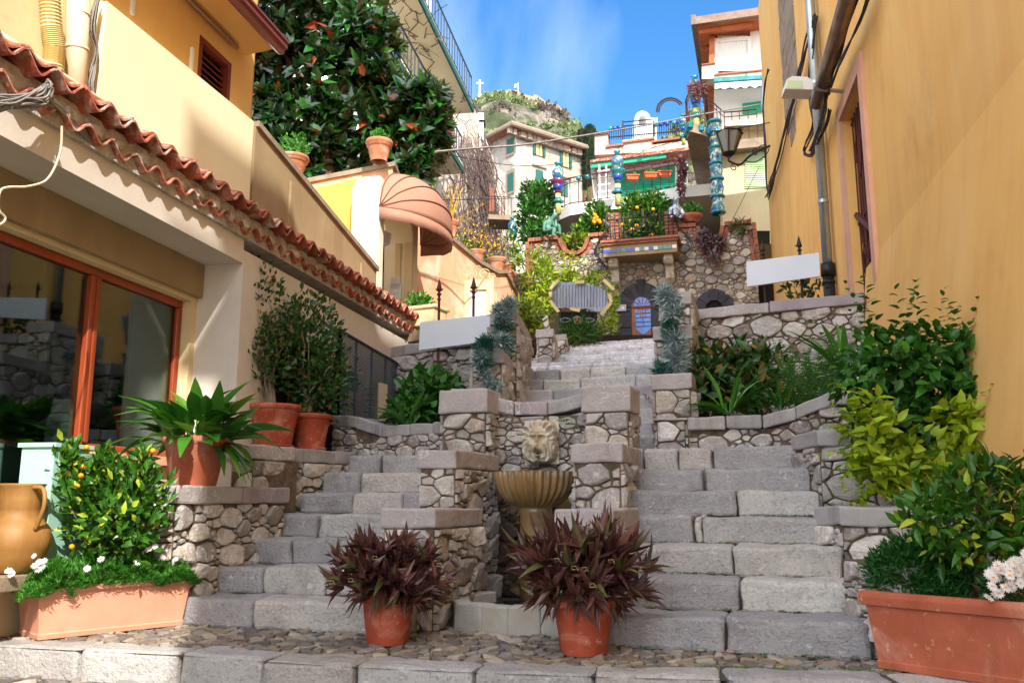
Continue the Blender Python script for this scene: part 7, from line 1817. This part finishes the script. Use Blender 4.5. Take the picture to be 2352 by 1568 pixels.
# weeds on stairs and walls
b=B(); R=random.Random(88)
def weed(x,y,Y,n=14,s=.02):
    p=P(x,y,Y)
    for k in range(n): b.sl(p+V((R.uniform(-.05,.05),0,0)),V((R.uniform(-1,1),R.uniform(-1,-.1),R.uniform(.2,1))),Z,s*R.uniform(.6,1.5),s*.6)
for i in range(5):
    (L0,R0,z,_,_)=RF[i]
    for k in range(10):
        t_=R.random(); p=V((lerp(L0[0],R0[0],t_),lerp(L0[1],R0[1],t_),z-.19)); 
        for q in range(12): b.sl(p+V((R.uniform(-.07,.07),-.01,0)),V((R.uniform(-1,1),R.uniform(-1,-.1),R.uniform(.1,1))),Z,.018*R.uniform(.6,1.5),.011)
for i in range(6):
    (L0,R0,z,_,_)=LFt[i]
    for k in range(5):
        t_=R.random(); p=V((lerp(L0[0],R0[0],t_),lerp(L0[1],R0[1],t_),z-.19)); 
        for q in range(9): b.sl(p+V((R.uniform(-.05,.05),-.01,0)),V((R.uniform(-1,1),R.uniform(-1,-.1),R.uniform(.1,1))),Z,.016*R.uniform(.6,1.5),.01)
for x,y,Y in ((1290,968,8.1),(1180,990,8.3),(1200,1000,8.25),(1128,990,8.3),(1135,1010,8.3),(1310,975,8.1),(1300,965,8.1),(1330,985,8.0),(1583,1003,8.0),(1700,1020,7.9),(1262,938+40,8.15)): weed(x,y,Y,26,.022)
for k in range(60):
    x=R.uniform(1.0,3.0); p=V((x,curbY(x)+.26,GZ))
    for q in range(8): b.sl(p+V((R.uniform(-.06,.06),R.uniform(-.02,.02),0)),V((R.uniform(-1,1),R.uniform(-1,1),R.uniform(.2,1))),Z,.014,.009)
tag(b.build('weeds',M['feath']),kind='stuff',label='tiny green weeds in the joints of the stairs',cat='weeds')
b=B()
for i in range(16):
    g=0
for (x,y,Y) in ((1243,1011,0),): pass
for i in range(90): # pebbles wedged under the step fronts
    (L0,R0,z,_,_)=RF[i%5]; t_=R.random(); c=V((lerp(L0[0],R0[0],t_),lerp(L0[1],R0[1],t_)-.01,z-.192)); s=R.uniform(.012,.03); b.lathe(c,[(s*.6,0),(s,s*.4),(s*.5,s*.8),(.001,s*.85)],7)
tag(b.build('pebbles',M['cob']),kind='stuff',label='small pebbles wedged along the stair joints',cat='pebbles')
# ---------------------------------------------------------------- light, sky
SA,SE=16.5,38.
sun=bpy.data.lights.new('sun','SUN'); so=bpy.data.objects.new('sun',sun); COL.objects.link(so)
sun.energy=2.9; sun.angle=rad(.55); sun.color=(1,.95,.88)
d=V((-sin(rad(SA))*cos(rad(SE)),cos(rad(SA))*cos(rad(SE)),-sin(rad(SE))))
so.rotation_euler=d.to_track_quat('-Z','Y').to_euler()
w=bpy.data.worlds.new('World'); SC.world=w; w.use_nodes=True; N=w.node_tree.nodes; L=w.node_tree.links; N.clear()
out=N.new('ShaderNodeOutputWorld'); bg=N.new('ShaderNodeBackground'); sky=N.new('ShaderNodeTexSky'); sky.sky_type='NISHITA'; sky.sun_disc=False
sky.sun_elevation=rad(SE); sky.sun_rotation=rad(180-SA); sky.air_density=.9; sky.dust_density=.2; sky.ozone_density=2; sky.altitude=200
tc=N.new('ShaderNodeTexCoord').outputs['Generated']
mp=N.new('ShaderNodeMapping'); mp.inputs['Scale'].default_value=(3.0,.9,1.2); mp.inputs['Rotation'].default_value=(0,rad(32),rad(0)); mp.inputs['Location'].default_value=(.35,0,0); L.new(tc,mp.inputs[0])
f=mrange(N,L,noisen(N,L,mp.outputs[0],1.3,7,.5,.5),.5,.9,0,.22)
# bright cloud added out of view behind the camera as neutral fill light
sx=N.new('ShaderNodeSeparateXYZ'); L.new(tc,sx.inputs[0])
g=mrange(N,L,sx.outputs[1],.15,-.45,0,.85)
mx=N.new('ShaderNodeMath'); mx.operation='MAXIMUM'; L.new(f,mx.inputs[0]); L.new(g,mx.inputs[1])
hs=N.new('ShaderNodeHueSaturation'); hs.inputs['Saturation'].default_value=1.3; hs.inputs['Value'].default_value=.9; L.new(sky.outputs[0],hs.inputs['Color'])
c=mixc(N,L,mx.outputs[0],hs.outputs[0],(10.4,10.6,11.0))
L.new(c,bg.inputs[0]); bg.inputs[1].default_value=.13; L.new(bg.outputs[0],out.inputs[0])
SC.view_settings.view_transform='Standard'; SC.view_settings.look='None'; SC.view_settings.exposure=1.45; SC.view_settings.gamma=1
SC.render.engine='CYCLES'
SC.cycles.max_bounces=7; SC.cycles.diffuse_bounces=5; SC.cycles.transparent_max_bounces=12; SC.cycles.sample_clamp_indirect=8
